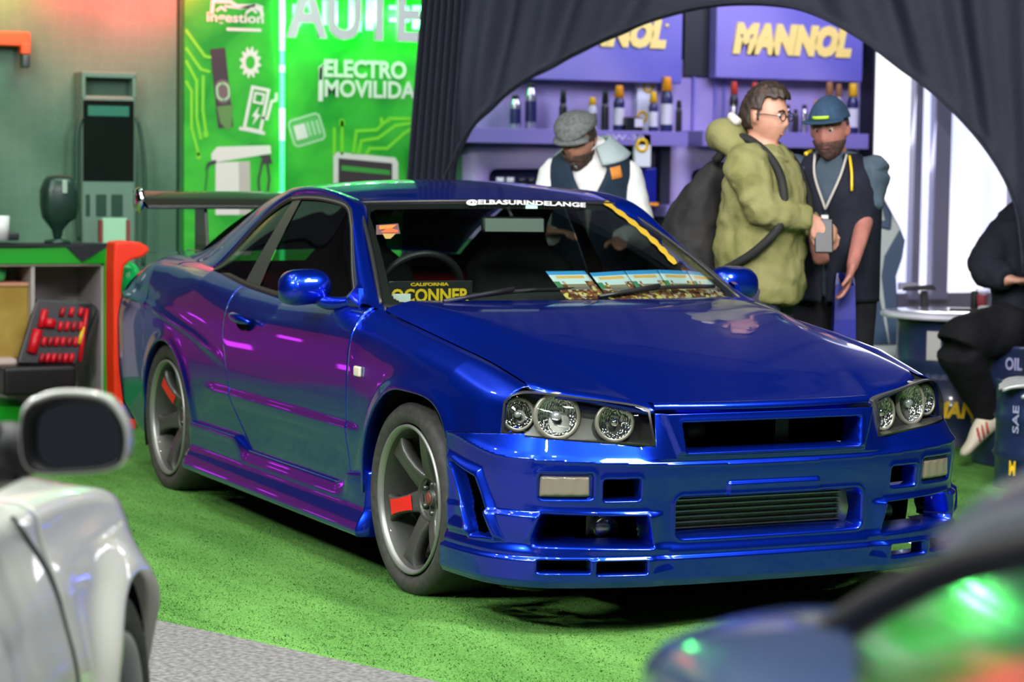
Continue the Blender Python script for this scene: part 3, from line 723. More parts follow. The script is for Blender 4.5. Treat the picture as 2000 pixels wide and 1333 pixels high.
# --- wheels
def wheel(xc, s, name='wheel', rot=15, red=195, steer=0., par=None):
    w = empty(name, (xc, s*.72, .32)); w = setp(w, car) if par is None else w
    def my(r, h): return (r, h)
    c = (0, 0, 0)
    # local frame: outer face along -y at h = +; lathe 'y' puts h on -y
    prof = [(.243, -.085), (.262, -.122), (.30, -.128), (.316, -.112), (.3215, -.07), (.323, 0), (.3215, .07), (.316, .108), (.306, .122), (.290, .130), (.272, .129), (.256, .122), (.246, .110), (.243, .095)]
    parts = [lathe('tyre', prof, M['tyre'], None, 72, 'y', c)]
    barrel = [(.246, .118), (.2445, .126), (.238, .126), (.230, .108), (.222, .080), (.218, .03), (.212, -.06), (.225, -.11), (.243, -.115)]
    parts.append(lathe('rim_barrel', barrel, [M['rimlip'], M['rim']], None, 72, 'y', c, midx=[0, 0, 0, 1, 1, 1, 1, 1]))
    hub = [(.0, .048), (.024, .048), (.027, .044), (.030, .030), (.058, .030), (.064, .050), (.070, .056), (.077, .054), (.080, .046), (.082, .01), (.06, .0), (0, .0)]
    parts.append(lathe('hub', hub, M['rim'], None, 40, 'y', c))
    parts.append(lathe('centre_cap', [(0, .053), (.017, .053), (.020, .050), (.020, .045)], M['capred'], None, 24, 'y', c))
    for k in range(5):
        t = 2*math.pi*k/5; parts.append(lathe('lug_nut', [(0, .050), (.007, .050), (.009, .035)], M['satin'], None, 8, 'y', (.050*math.cos(t), 0, .050*math.sin(t))))
    for k in range(6):
        t = R_(rot+60*k); er = np.array([math.cos(t), 0, math.sin(t)]); et = np.array([-math.sin(t), 0, math.cos(t)]); P = []
        for r, hw, f, th in ((.055, .040, .046, .040), (.080, .033, .062, .044), (.11, .0275, .076, .046), (.15, .026, .088, .048), (.185, .0285, .095, .048), (.205, .035, .097, .046), (.226, .050, .094, .040)):
            o_ = er*r; ch = .006
            q = [(-hw, f-th), (-hw-.002, f-ch), (-hw+ch, f), (-hw*.35, f-.003), (hw*.35, f-.003), (hw-ch, f), (hw+.002, f-ch), (hw, f-th)]
            P.append([o_+et*a-np.array([0, 1, 0])*b_ for a, b_ in q])
        parts.append(grid('spoke', P, M['rim'], None, closev=True, flip=False))
        if abs((rot+60*k-red) % 360) < 1:
            P = []
            for r, hw, f in ((.092, .026, .0690), (.11, .0235, .0770), (.15, .0225, .089), (.185, .0245, .096), (.200, .028, .0975)):
                P.append([er*r+et*a-np.array([0, 1, 0])*(f+.0008) for a in (-hw, hw)])
            parts.append(grid('spoke_sticker', P, M['red'], None, flip=False))
    parts.append(lathe('brake_disc', [(.05, .0), (.165, .0), (.165, -.028), (.05, -.028)], M['steel'], None, 48, 'y', c))
    cal = lathe('brake_caliper', [(.105, .030), (.185, .030), (.190, -.01), (.190, -.05), (.11, -.05)], M['redpaint'], None, 60, 'y', c)
    me = cal.data; bm = bmesh.new(); bm.from_mesh(me)
    a0 = R_(0 if s < 0 else 180)
    dele = [f for f in bm.faces if math.cos(math.atan2(f.calc_center_median().z, f.calc_center_median().x)-R_(10)) < .80]
    bmesh.ops.delete(bm, geom=dele, context='FACES'); bm.to_mesh(me); bm.free(); parts.append(cal)
    Rm = Matrix.Rotation(steer+(math.pi if s > 0 else 0), 4, 'Z')
    for o in parts:
        o.data.transform(Rm); o.parent = w
    return w
M['capred'] = mat('dull_red_cap', (.20, .05, .035), .4)
wheel(.0, -1, steer=R_(1.5), red=195); wheel(-2.645, -1, red=135); wheel(.0, 1, steer=R_(1.5)); wheel(-2.645, 1)
# --- things on the glass and behind it
def proj(P):
    d = np.asarray(P, float)-CAM; z = d@CF; return np.array([1000+FPX*(d@CS)/z, 666.5-FPX*(d@CU)/z])
def on_ws(px, py, off=.004):
    "point on the windshield seen at a photo pixel, lifted off the glass by off"
    q = np.array([.5, .5]); t = np.array([px, py], float)
    for _ in range(9):
        r = proj(wsP(*q))-t; a = (proj(wsP(q[0]+1e-4, q[1]))-t-r)/1e-4; b = (proj(wsP(q[0], q[1]+1e-4))-t-r)/1e-4
        q = q-np.linalg.solve(np.stack([a, b], 1), r); q = np.clip(q, -.1, 1.1)
    return np.array(wsP(*q))+np.array([.8, 0, .6])*off
def decal(name, pts, m, n=8, off=.004, parent=None):
    "quad patch on the windshield from 4 pixel corners (tl, tr, br, bl)"
    tl, tr, br, bl = [np.array(p, float) for p in pts]; P = []
    for u in np.linspace(0, 1, n):
        P.append([on_ws(*((tl*(1-u)+tr*u)*(1-v)+(bl*(1-u)+br*u)*v), off) for v in (0, .5, 1)])
    return grid(name, P, m, parent or car)
def ws_text(name, body, tl, tr, h, m, parent, bold=.03, off=.010):
    o = text(name, body, ((0, 0, 0), (1, 0, 0), (0, 1, 0)), 1., m, parent, bold=bold, extrude=0)
    o.matrix_basis = Matrix.Identity(4); o.matrix_parent_inverse = Matrix.Identity(4)
    V = np.array([v.co[:] for v in o.data.vertices]); mn, mx_ = V.min(0), V.max(0)
    for v in o.data.vertices:
        u = (v.co.x-mn[0])/(mx_[0]-mn[0]); w = (v.co.y-mn[1])/(mx_[1]-mn[1])
        v.co = on_ws(tl[0]+(tr[0]-tl[0])*u, tl[1]+(tr[1]-tl[1])*u-3.0*math.sin(math.pi*u)*.6+h*(1-w), off)
    return o
ws_text('windshield_lettering', '@ELBASURINDELANGE', (909, 393), (1142, 399), 11.5, M['white'], car)
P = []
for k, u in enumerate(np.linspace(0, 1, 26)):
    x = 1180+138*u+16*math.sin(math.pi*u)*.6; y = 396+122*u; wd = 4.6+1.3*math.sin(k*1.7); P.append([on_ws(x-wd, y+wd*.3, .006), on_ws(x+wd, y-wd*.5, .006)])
grid('yellow_reflection_strip', P, mat('painted_yellow_reflection', (.42, .27, .008), .7), car)  # yellow reflection in the windshield, put in as a coloured strip
decal('blue_glass_sticker', ((1210, 403), (1228, 403), (1242, 418), (1226, 418)), mat('blue_sticker', (.15, .4, .7), .5), 3)
st = decal('hexagonal_sticker', ((734, 441), (777, 438), (781, 458), (734, 460)), mat('sticker_ground', (.10, .06, .06), .5), 4)
decal('sticker_letter', ((740, 443), (774, 441), (764, 448), (740, 450)), mat('sticker_orange', (.85, .18, .03), .5), 3, .006, st)
decal('sticker_letter', ((742, 456), (758, 447), (776, 452), (776, 456)), mat('sticker_orange2', (.75, .10, .03), .5), 3, .006, st)
decal('sticker_foot', ((746, 458), (772, 458), (762, 468), (752, 468)), mat('sticker_gold', (.35, .22, .06), .5), 3, .005, st)
decal('inspection_sticker', ((1026, 400), (1049, 400), (1049, 409), (1026, 409)), mat('pale_sticker', (.4, .7, .65), .5), 3)
# ================================================================== POSTERS, PLATE BEHIND THE GLASS (things lying in the car)
def poster(name, cs, n=10):
    tl, tr, br, bl = [np.array(p, float) for p in cs]; nu, nv = 15, 31; P = []
    for u in np.linspace(0, 1, nu):
        P.append([on_ws(*((tl*(1-u)+tr*u)*(1-v)+(bl*(1-u)+br*u)*v), -.022) for v in np.linspace(0, 1, nv)])
    mi = np.zeros((nu-1, nv-1), int)
    for i in range(nu-1):
        for j in range(nv-1):
            v = (j+.5)/(nv-1); u = (i+.5)/(nu-1)
            k = 0 if v < .14 else 1 if v < .46 else 2
            if .16 < v < .27 and .14 < u < .86: k = 3
            if k == 1 and v > .38 and (u < .12 or u > .82 or abs(u-.25) < .05): k = 2
            if v > .46 and v < .66 and .25 < u < .78: k = 4 if v < .56 else 5
            if k == 2 and u < .16 and v < .6: k = 6
            mi[i, j] = k
    ms = [PM['sky'], PM['haze'], PM['crowd'], PM['title'], PM['stage'], PM['grey'], PM['tree']]
    o = grid(name, P, ms, None, midx=mi)
    md = o.modifiers.new('s', 'SOLIDIFY'); md.thickness = .0012; return o
PM = dict(sky=mat('print_sky_blue', (.05, .30, .68), .5), haze=mat('print_haze', (.62, .70, .74), .5), title=mat('print_orange_title', (.80, .42, .12), .5),
          stage=mat('print_stage', (.30, .20, .14), .5), grey=mat('print_grey', (.16, .15, .15), .5), tree=mat('print_green', (.06, .22, .10), .5), crowd=mat('print_crowd', rough=.5))
N, L, b = nt(PM['crowd']); v_ = N.new('ShaderNodeTexVoronoi'); v_.inputs['Scale'].default_value = 75; r = N.new('ShaderNodeValToRGB'); tc = N.new('ShaderNodeTexCoord')
for p_, c_ in ((.0, (.10, .03, .015)), (.35, (.32, .13, .05)), (.55, (.55, .42, .30)), (.75, (.22, .05, .03)), (.9, (.70, .55, .12))):
    e = r.color_ramp.elements.new(p_); e.color = (*c_, 1)
r.color_ramp.interpolation = 'CONSTANT'; sp = N.new('ShaderNodeSeparateColor'); L.new(tc.outputs['Object'], v_.inputs['Vector']); L.new(v_.outputs['Color'], sp.inputs[0]); L.new(sp.outputs[0], r.inputs[0]); L.new(r.outputs[0], b.inputs['Base Color'])
PC = [((1070, 524), (1146, 523), (1190, 577), (1112, 579)), ((1156, 527), (1224, 523), (1262, 579), (1196, 580)), ((1225, 523), (1288, 521), (1322, 578), (1263, 579)), ((1289, 521), (1346, 523), (1376, 577), (1323, 578)), ((1347, 523), (1396, 529), (1428, 579), (1377, 577))]
PL = ['festival poster leaning alone behind the windshield, left of the black gap', 'festival poster behind the windshield, first of the joined row beside the black gap', 'festival poster behind the windshield, second of the joined row of four',
      'festival poster behind the windshield, third of the joined row of four', 'festival poster behind the windshield, last of the row beside the far pillar']
for i, cs in enumerate(PC):
    tag(poster('poster', cs), PL[i], 'poster', 'festival posters on the dashboard')
pl = box('license_plate', (-.640, -.492, .955), (.004, .322, .088), M['black'], None, .002)
tag(pl, 'black souvenir number plate with yellow letters standing on the dashboard', 'number plate')
E1 = ((-.636, -.643, .922), (0, 1, 0), (0, 0, 1))
def flat_text(name, body, x, y0, y1, z0, h, m, parent, bold=.001, shear=0., ext=.0008):
    o = text(name, body, ((x, 0, 0), (0, 1, 0), (0, 0, 1)), 1., m, parent, bold=bold/h, extrude=ext/h, shear=shear)
    V = np.array([v.co[:] for v in o.data.vertices]); mn, mx_ = V.min(0), V.max(0)
    sx = (y1-y0)/(mx_[0]-mn[0]); sy = h/(mx_[1]-mn[1]); o.data.transform(Matrix.Diagonal((sx, sy, h, 1))); o.location = Vector((x, y0-mn[0]*sx, z0-mn[1]*sy)); return o
flat_text('plate_number', 'OCONNER', -.636, -.645, -.345, .924, .048, M['yellow'], pl, .0014)
flat_text('plate_state', 'CALIFORNIA', -.636, -.572, -.425, .981, .012, M['yellow'], pl, .0004)
box('paper_tag', (-.628, -.610, .940), (.003, .070, .030), M['white'], pl, .001)
# ================================================================== FLOOR AND TURF
fl = mesh('floor', [(-16, -16, 0), (14, -16, 0), (14, 14, 0), (-16, 14, 0)], [(0, 1, 2, 3)], noisy(mat('grey_concrete_floor', rough=.8), 55, (.11, .105, .10), (.25, .24, .225), .4, 6, 90), None, False); tag(fl, kind='structure')
m = mat('artificial_turf', rough=.9, spec=.15); N, L, b = nt(m)
tc = N.new('ShaderNodeTexCoord'); n1 = N.new('ShaderNodeTexNoise'); n1.inputs['Scale'].default_value = 2.2; n1.inputs['Detail'].default_value = 5
mp = N.new('ShaderNodeMapping'); mp.inputs['Rotation'].default_value = (0, 0, .38); mp.inputs['Scale'].default_value = (.5, 2.2, 1); n2 = N.new('ShaderNodeTexNoise'); n2.inputs['Scale'].default_value = 150; n2.inputs['Detail'].default_value = 3
L.new(tc.outputs['Object'], mp.inputs[0]); L.new(mp.outputs[0], n1.inputs['Vector']); L.new(tc.outputs['Object'], n2.inputs['Vector'])
r1 = N.new('ShaderNodeValToRGB'); r1.color_ramp.elements[0].position = .3; r1.color_ramp.elements[0].color = (.036, .145, .020, 1); r1.color_ramp.elements[1].position = .72; r1.color_ramp.elements[1].color = (.21, .47, .105, 1)
mx = N.new('ShaderNodeMath'); mx.operation = 'MULTIPLY_ADD'; mx.inputs[1].default_value = .55; L.new(n2.outputs['Fac'], mx.inputs[0])
m3 = N.new('ShaderNodeMath'); m3.operation = 'MULTIPLY'; m3.inputs[1].default_value = .45; L.new(n1.outputs['Fac'], m3.inputs[0]); L.new(m3.outputs[0], mx.inputs[2]); L.new(mx.outputs[0], r1.inputs[0]); L.new(r1.outputs[0], b.inputs['Base Color'])
bp_ = N.new('ShaderNodeBump'); bp_.inputs['Strength'].default_value = .8; bp_.inputs['Distance'].default_value = .012; L.new(n2.outputs['Fac'], bp_.inputs['Height']); L.new(bp_.outputs[0], b.inputs['Normal'])
M['turf'] = m
e1 = np.array([.928, .372]); e2 = np.array([-.372, .928]); o1 = np.array([.132, -1.697])
us = np.linspace(-7.3, 7.5, 300); vs = np.r_[0, np.linspace(.004, 3.6, 150), np.linspace(3.8, 9.5, 40)]
X_ = o1[0]+us[:, None]*e1[0]+vs[None]*e2[0]; Y_ = o1[1]+us[:, None]*e1[1]+vs[None]*e2[1]
X_ = np.maximum(X_, -6.49)
wv = .5+.5*np.sin(Y_*5.1+1.6*np.sin(X_*1.7)+2.2*np.sin(X_*.6+Y_*.9)); Z_ = .004+.016*wv**3*(.4+.6*np.sin(X_*.9+1.3)**2); Z_ += rng.normal(0, .0008, Z_.shape); Z_[:, 0] = .0
P = np.stack([X_, Y_, Z_], -1); tf = grid('artificial_turf', P, m, None); tag(tf, 'bright green artificial turf laid over the hall floor', 'turf', kind='stuff')
nb = 330000; ub = rng.uniform(-6.9, 4.2, nb); vb = rng.uniform(.004, 1, nb)**1.25*5.2; bx = o1[0]+ub*e1[0]+vb*e2[0]; by = o1[1]+ub*e1[1]+vb*e2[1]; k_ = bx > -6.45; bx, by = bx[k_], by[k_]; nb = len(bx)
wv_ = .5+.5*np.sin(by*5.1+1.6*np.sin(bx*1.7)+2.2*np.sin(bx*.6+by*.9)); bz = .004+.016*wv_**3*(.4+.6*np.sin(bx*.9+1.3)**2)
an = rng.uniform(0, 6.283, nb); hb_ = rng.uniform(.002, .0065, nb); wb_ = rng.uniform(.0015, .0030, nb); ln_ = rng.uniform(-.009, .009, (nb, 2)); dx_, dy_ = np.cos(an)*wb_, np.sin(an)*wb_
Vb = np.empty((nb, 3, 3)); Vb[:, 0] = np.stack([bx-dx_, by-dy_, bz-.001], 1); Vb[:, 1] = np.stack([bx+dx_, by+dy_, bz-.001], 1); Vb[:, 2] = np.stack([bx+ln_[:, 0], by+ln_[:, 1], bz+hb_], 1)
me = bpy.data.meshes.new('turf_pile'); me.vertices.add(nb*3); me.vertices.foreach_set('co', Vb.ravel()); me.loops.add(nb*3); me.loops.foreach_set('vertex_index', np.arange(nb*3, dtype=np.int32)); me.polygons.add(nb); me.polygons.foreach_set('loop_start', np.arange(0, nb*3, 3, dtype=np.int32)); me.polygons.foreach_set('loop_total', np.full(nb, 3, np.int32)); me.update(); me.validate(); me.materials.append(m)
pile = bpy.data.objects.new('turf_pile', me); COL.objects.link(pile); setp(pile, tf); pile['kind'] = 'stuff'
# ================================================================== WALLS
XW = -6.5
def wp(px, py, dx=0.): return at(px, py, x=XW+dx)
def wall_panel(name, px0, py0, px1, py1, dx, m, thick=.05, parent=None, bev=0.):
    "upright panel facing +x whose corners fall on two photo pixels"
    a = wp(px0, py0, dx); b_ = wp(px1, py1, dx); y0, y1 = sorted((a[1], b_[1])); z1, z0 = max(a[2], b_[2]), min(a[2], b_[2])
    return box(name, (XW+dx-thick/2, (y0+y1)/2, (z0+z1)/2), (thick, y1-y0, z1-z0), m, parent, bev)
M['wallgreen'] = mat('hex_print_wall', rough=.55); N, L, b = nt(M['wallgreen'])
tc = N.new('ShaderNodeTexCoord'); v_ = N.new('ShaderNodeTexVoronoi'); v_.inputs['Scale'].default_value = 14; v_.inputs['Randomness'].default_value = .45; v_.feature = 'DISTANCE_TO_EDGE'
n1 = N.new('ShaderNodeTexNoise'); n1.inputs['Scale'].default_value = 1.6; n1.inputs['Detail'].default_value = 4; r = N.new('ShaderNodeValToRGB')
r.color_ramp.elements[0].color = (.045, .13, .08, 1); r.color_ramp.elements[1].color = (.10, .21, .14, 1); r.color_ramp.elements[0].position = .35; r.color_ramp.elements[1].position = .65
r2 = N.new('ShaderNodeValToRGB'); r2.color_ramp.elements[0].color = (1.06, 1.06, 1.06, 1); r2.color_ramp.elements[1].color = (.97, .97, .97, 1); r2.color_ramp.elements[1].position = .12
mxc = N.new('ShaderNodeMix'); mxc.data_type = 'RGBA'; mxc.blend_type = 'MULTIPLY'; mxc.inputs[0].default_value = 1
L.new(tc.outputs['Object'], v_.inputs['Vector']); L.new(tc.outputs['Object'], n1.inputs['Vector']); L.new(n1.outputs['Fac'], r.inputs[0]); L.new(v_.outputs['Distance'], r2.inputs[0]); L.new(r.outputs[0], mxc.inputs[6]); L.new(r2.outputs[0], mxc.inputs[7]); L.new(mxc.outputs[2], b.inputs['Base Color'])
ya = wp(361, 300)[1]; yb = wp(824, 300)[1]; yc = wp(1703, 300)[1]
def wallbox(name, x0, x1, y0, y1, z0, z1, m): return tag(box(name, ((x0+x1)/2, (y0+y1)/2, (z0+z1)/2), (x1-x0, y1-y0, z1-z0), m), kind='structure')
wallbox('wall_charger', -6.80, -6.60, -1.72, ya-.02, 0, 3.3, M['wallgreen'])
wallbox('wall_banner', -6.80, -6.56, ya-.01, yb+.45, 0, 3.3, mat('plain_wall_green', (.03, .16, .06), .6))
M['lilac'] = noisy(mat('lilac_stand_panel', rough=.5), 1.2, (.28, .23, .50), (.40, .34, .62))
M['navyw'] = mat('navy_stand', (.012, .016, .075), .5)
wallbox('wall_oils', -7.3, -7.0, yb+.46, yc+.2, 0, 3.3, M['navyw'])
wallbox('wall_far_left', -9.6, -9.4, -12, -2.7, 0, 4, mat('dark_hall_wall', (.03, .025, .035), .8))
wallbox('wall_dark', -9.4, -6.8, -1.74, -1.68, 0, 3.2, mat('dark_hall_wall_b', (.03, .025, .035), .8))
wallbox('ceiling', -16, 14, -16, 14, 8, 8.1, mat('black_hall_ceiling', (.012, .012, .014), .9))
wallbox('wall_right', -14, 12, 13, 13.2, 0, 8, mat('dark_hall_wall_c', (.05, .05, .07), .8)); wallbox('wall_left', -14, 12, -14.2, -14, 0, 8, mat('dark_hall_wall_d', (.05, .05, .06), .8))
# neighbouring stand left of the picture: red carpet and magenta tubes (seen only as reflections in the coupe's flank)
cp = box('red_carpet', (-8.2, -5.2, .006), (2.6, 4.6, .012), mat('red_carpet', (.50, .01, .10), .9)); tag(cp, 'red carpet of the neighbouring stand behind and left of the coupe', 'carpet')
rw_ = box('red_stand_wall', (-9.3, -4.6, .85), (.1, 3.6, 1.7), mat('red_stand_panel', (.40, .01, .02), .5, emit=(.6, .0, .02), estr=.12)); tag(rw_, 'backlit red panel of the neighbouring stand behind the magenta tubes', 'panel')
mt = mat('magenta_tube', (.6, .1, .8), .4, emit=(.62, .03, 1.), estr=6)
for k, (y_, z_, l_) in enumerate([(-3.1, .62, 1.1), (-3.5, .35, .8), (-3.9, .80, 1.4), (-4.4, .30, .9), (-5.0, .70, 1.2)]):
    o = box('neon_tube', (-9.25, y_, z_), (.05, .26 if k % 2 else .16, .12), mt, None, .02); tag(o, 'magenta neon tube on the neighbouring stand wall, %s' % ['nearest the turf', 'second from the turf', 'middle one', 'low fourth one', 'outermost one'][k], 'neon light', 'magenta neon tubes')
area('magenta_stand_light', (-7.6, -5.0, 3.0), (-8.6, -5.0, 0), 1.6, 24, (1, .06, .40))
# ------------------------------------------------------------------ green banners with printed art
mb = mat('green_banner_fabric', rough=.6); N, L, b = nt(mb)
tc = N.new('ShaderNodeTexCoord'); n1 = N.new('ShaderNodeTexNoise'); n1.inputs['Scale'].default_value = 2.4; n1.inputs['Detail'].default_value = 3; n1.inputs['Distortion'].default_value = .8; r = N.new('ShaderNodeValToRGB')
r.color_ramp.elements[0].color = (.0, .26, .012, 1); r.color_ramp.elements[1].color = (.05, .52, .03, 1); r.color_ramp.elements[0].position = .35; r.color_ramp.elements[1].position = .7; L.new(tc.outputs['Object'], n1.inputs['Vector']); L.new(n1.outputs['Fac'], r.inputs[0]); L.new(r.outputs[0], b.inputs['Base Color'])
M['print_white'] = mat('print_white', (.66, .62, .60), .5); M['print_pale'] = mat('print_pale_green', (.35, .60, .34), .5); M['print_lime'] = mat('print_lime', (.17, .60, .02), .5); M['print_dark'] = mat('print_charcoal', (.05, .035, .045), .4)
ban1 = wall_panel('banner', 361, -40, 546, 560, .0, mb, .03); tag(ban1, 'tall green printed banner with gear and charger icons, left of the light tube', 'banner')
ban2 = wall_panel('banner', 557, -40, 832, 560, .0, mb, .03); tag(ban2, 'tall green printed banner with electric mobility lettering, beside the black tent', 'banner')
def pline(name, pts, w, m, parent, dx=.004, closed=False):
    "flat printed line of width w through photo pixels on the banner"
    q = np.array([wp(*p, dx) for p in pts]); q = np.vstack([q, q[:1]]) if closed else q; q[:, 0] += .0
    V, F = [], []
    for i in range(len(q)-1):
        d = q[i+1]-q[i]; d /= np.linalg.norm(d)+1e-9; n_ = np.array([0, -d[2], d[1]])*w/2; a, b_ = q[i]-d*w*.4+[.0012*(i % 2), 0, 0], q[i+1]+d*w*.4+[.0012*(i % 2), 0, 0]; k = len(V)
        V += [a-n_, b_-n_, b_+n_, a+n_]; F.append((k, k+1, k+2, k+3))
    return mesh(name, V, F, m, parent, False)
def ppoly(name, pts, m, parent, dx=.004):
    return mesh(name, [wp(*p, dx) for p in pts], [tuple(range(len(pts)))[::-1]], m, parent, False)
def rrect(x0, y0, x1, y1, rot=0, r=6, n=5):
    cx, cy = (x0+x1)/2, (y0+y1)/2; pts = []
    for (ax, ay, t0) in ((x1-r, y1-r, 0), (x0+r, y1-r, 90), (x0+r, y0+r, 180), (x1-r, y0+r, 270)):
        for k in range(n): t = R_(t0+90*k/(n-1)); pts.append((ax+r*math.cos(t), ay+r*math.sin(t)))
    c, s = math.cos(R_(rot)), math.sin(R_(rot)); return [(cx+(x-cx)*c-(y-cy)*s, cy+(x-cx)*s+(y-cy)*c) for x, y in pts]
# left banner art
ppoly('charger_print', rrect(418, 94, 448, 250, -6, 3), M['print_dark'], ban1); ppoly('charger_dial', rrect(421, 155, 450, 203, -6, 14), mat('print_taupe', (.16, .10, .11), .5), ban1, .006); pline('charger_ring', rrect(424, 163, 447, 195, -6, 11), .012, M['print_pale'], ban1, .008, True)
ppoly('charger_shadow', [(424, 208), (455, 205), (452, 250), (444, 254), (430, 240)], mat('print_olive', (.10, .22, .06), .5), ban1, .005)
gear = []
for k in range(48):
    t = 2*math.pi*k/48; rr = 1.0 if k % 4 in (1, 2) else .76; gear.append((489+21*rr*math.cos(t), 122+31*rr*math.sin(t)))
inner = [(489+9*math.cos(2*math.pi*k/48), 122+13*math.sin(2*math.pi*k/48)) for k in range(48)]
V = [wp(*p, .004) for p in gear]+[wp(*p, .004) for p in inner]; mesh('gear_icon', V, [(k, (k+1) % 48, 48+(k+1) % 48, 48+k)[::-1] for k in range(48)], M['print_white'], ban1, False)
def pump(cx, cy, rot):
    f = lambda pts: [(cx+(x*math.cos(rot)-y*math.sin(rot)), cy+(x*math.sin(rot)+y*math.cos(rot))) for x, y in pts]
    pline('pump_icon', f([(-18, 42), (-18, -40), (14, -40), (14, 42)]), .020, M['print_white'], ban1, closed=True); pline('pump_icon', f([(-10, -12), (-10, -30), (7, -30), (7, -12)]), .014, M['print_white'], ban1, closed=True)
    pline('pump_icon', f([(-25, 44), (21, 44)]), .020, M['print_white'], ban1); pline('pump_icon', f([(14, 15), (22, 15), (24, -20), (32, -24), (30, -36)]), .018, M['print_white'], ban1)
    ppoly('bolt_icon', f([(2, -6), (-8, 16), (-1, 16), (-4, 34), (8, 10), (1, 10)]), M['print_white'], ban1)
pump(503, 213, .20)
ppoly('charger_top_print', [(413, 300), (424, 287), (528, 284), (530, 300), (424, 317), (413, 312)], M['print_white'], ban1); ppoly('charger_body_print', [(421, 318), (488, 315), (490, 420), (421, 420)], M['print_white'], ban1); ppoly('charger_side_print', [(466, 316), (488, 315), (490, 420), (468, 420)], mat('print_greige', (.45, .40, .38), .5), ban1, .005)
pline('cable_print', [(510, 305), (522, 318), (526, 350), (520, 400), (508, 400), (505, 350), (512, 318)], .014, M['print_dark'], ban1); pline('cable_print', [(404, 330), (408, 320), (420, 316)], .02, M['print_dark'], ban1); pline('cable_print', [(400, 380), (404, 345), (404, 322)], .012, mat('print_deep_green', (.01, .16, .02), .5), ban1)
ppoly('plug_print', [(514, 303), (528, 303), (532, 320), (510, 320)], M['print_dark'], ban1, .006)
for pts in ([(364, 95), (392, 135), (408, 140)], [(364, 120), (384, 158), (384, 230), (392, 270)], [(364, 60), (400, 110), (410, 112)], [(364, 160), (374, 178), (374, 250), (388, 302)], [(397, 150), (396, 215), (402, 258)]): pline('circuit_trace', pts, .018, M['print_lime'], ban1)
for p in ((388, 305), (402, 262)): ppoly('circuit_node', rrect(p[0]-5, p[1]-7, p[0]+5, p[1]+7, 0, 5), M['print_lime'], ban1)
pline('car_logo', [(414, 24), (416, 2), (450, 3), (462, 12), (496, 12), (510, 20), (512, 30)], .022, M['print_white'], ban1); pline('car_logo', [(424, 20), (432, 14), (440, 20)], .015, M['print_white'], ban1); pline('car_logo', [(482, 24), (492, 17), (500, 24)], .015, M['print_white'], ban1); pline('car_logo', [(440, 12), (470, 16), (500, 10), (512, 14)], .014, M['print_white'], ban1)
def banner_text(body, px0, px1, py0, py1, m, parent, bold, shear=0., dx=.004, ext=.001):
    a, b_ = wp(px0, py1, dx), wp(px1, py0, dx); a2 = wp(px1, py1, dx); z0 = (a[2]+a2[2])/2; h = b_[2]-a2[2]
    return flat_text('lettering', body, XW+dx, a[1], b_[1], z0, h, m, parent, bold, shear, ext)
banner_text('ingestion', 404, 515, 26, 50, M['print_white'], ban1, .0015); pline('logo_strip', [(445, 57), (508, 59)], .018, M['print_white'], ban1)
# right banner art
banner_text('ELECTRO', 633, 794, 118, 153, M['print_white'], ban2, .0035); banner_text('MOVILIDAD', 634, 838, 158, 192, M['print_white'], ban2, .003); pline('lettering_stroke', [(641, 122), (627, 134), (626, 194)], .030, M['print_white'], ban2); pline('lettering_stroke', [(641, 122), (627, 134), (626, 154)], .020, M['print_white'], ban2)
pline('battery_icon', rrect(568, 228, 630, 280, -17, 9), .014, M['print_pale'], ban2, .004, True); ppoly('battery_ground', rrect(571, 231, 627, 277, -17, 8), mat('print_mid_green', (.10, .42, .10), .5), ban2, .003); ppoly('battery_charge', rrect(576, 243, 599, 272, -15, 2), M['print_white'], ban2)
for k in range(3): ppoly('battery_cell', rrect(601+k*9, 238-k*2, 606+k*9, 266-k*2, -15, 1), M['print_pale'], ban2)
for pts in ([(668, 238), (668, 300)], [(653, 252), (653, 300)], [(690, 300), (696, 256), (735, 254), (760, 232), (800, 232)], [(700, 300), (706, 275), (738, 270), (772, 246), (806, 240)], [(716, 300), (722, 290), (756, 290), (790, 260), (806, 250)], [(745, 232), (745, 240), (760, 236)]): pline('circuit_trace', pts, .020, M['print_lime'], ban2)
ppoly('circuit_node', rrect(662, 232, 674, 248, 0, 6), M['print_lime'], ban2)
ppoly('tablet_print', [(651, 304), (658, 297), (772, 308), (778, 318), (778, 420), (651, 420)], M['print_white'], ban2); ppoly('tablet_screen', [(661, 309), (766, 319), (766, 420), (661, 420)], M['print_dark'], ban2, .006); ppoly('tablet_text', [(667, 323), (762, 333), (762, 342), (667, 333)], mat('print_green_text', (.04, .28, .04), .5), ban2, .008)
# backlit letters
sg = empty('backlit_sign', wp(690, 30), 0, 'grey raised letters AUTEL glowing green from behind on the right banner', 'sign')
ML = mat('sign_letter_face', (.60, .60, .62), .5); lets = []
a, b_ = wp(560, 68, .09), wp(872, -20, .09)
o = flat_text('raised_letters', 'AUTEL', XW+.09, a[1], b_[1], a[2]-.02, b_[2]-a[2]+.02, ML, sg, .008, 0, .018)
glow = mat('green_halo_led', (.1, 1, .2), .5, emit=(.12, 1., .22), estr=5.5)
for (x0, y0, x1, y1) in ((572, 8, 588, 50), (630, 0, 660, 50), (682, -10, 706, 62), (716, -10, 742, 60), (760, 10, 800, 20), (760, 35, 800, 44), (806, 10, 826, 58)):
    wall_panel('halo_strip', x0, y0, x1, y1, .035, glow, .012, sg, .004)
for px in (590, 655, 712, 780, 822):
    l = bpy.data.lights.new('letter_glow', 'POINT'); l.energy = 8; l.color = (.12, 1, .22); l.shadow_soft_size = .03; lo = bpy.data.objects.new('letter_glow', l); COL.objects.link(lo); lo.location = wp(px, 36, .06)
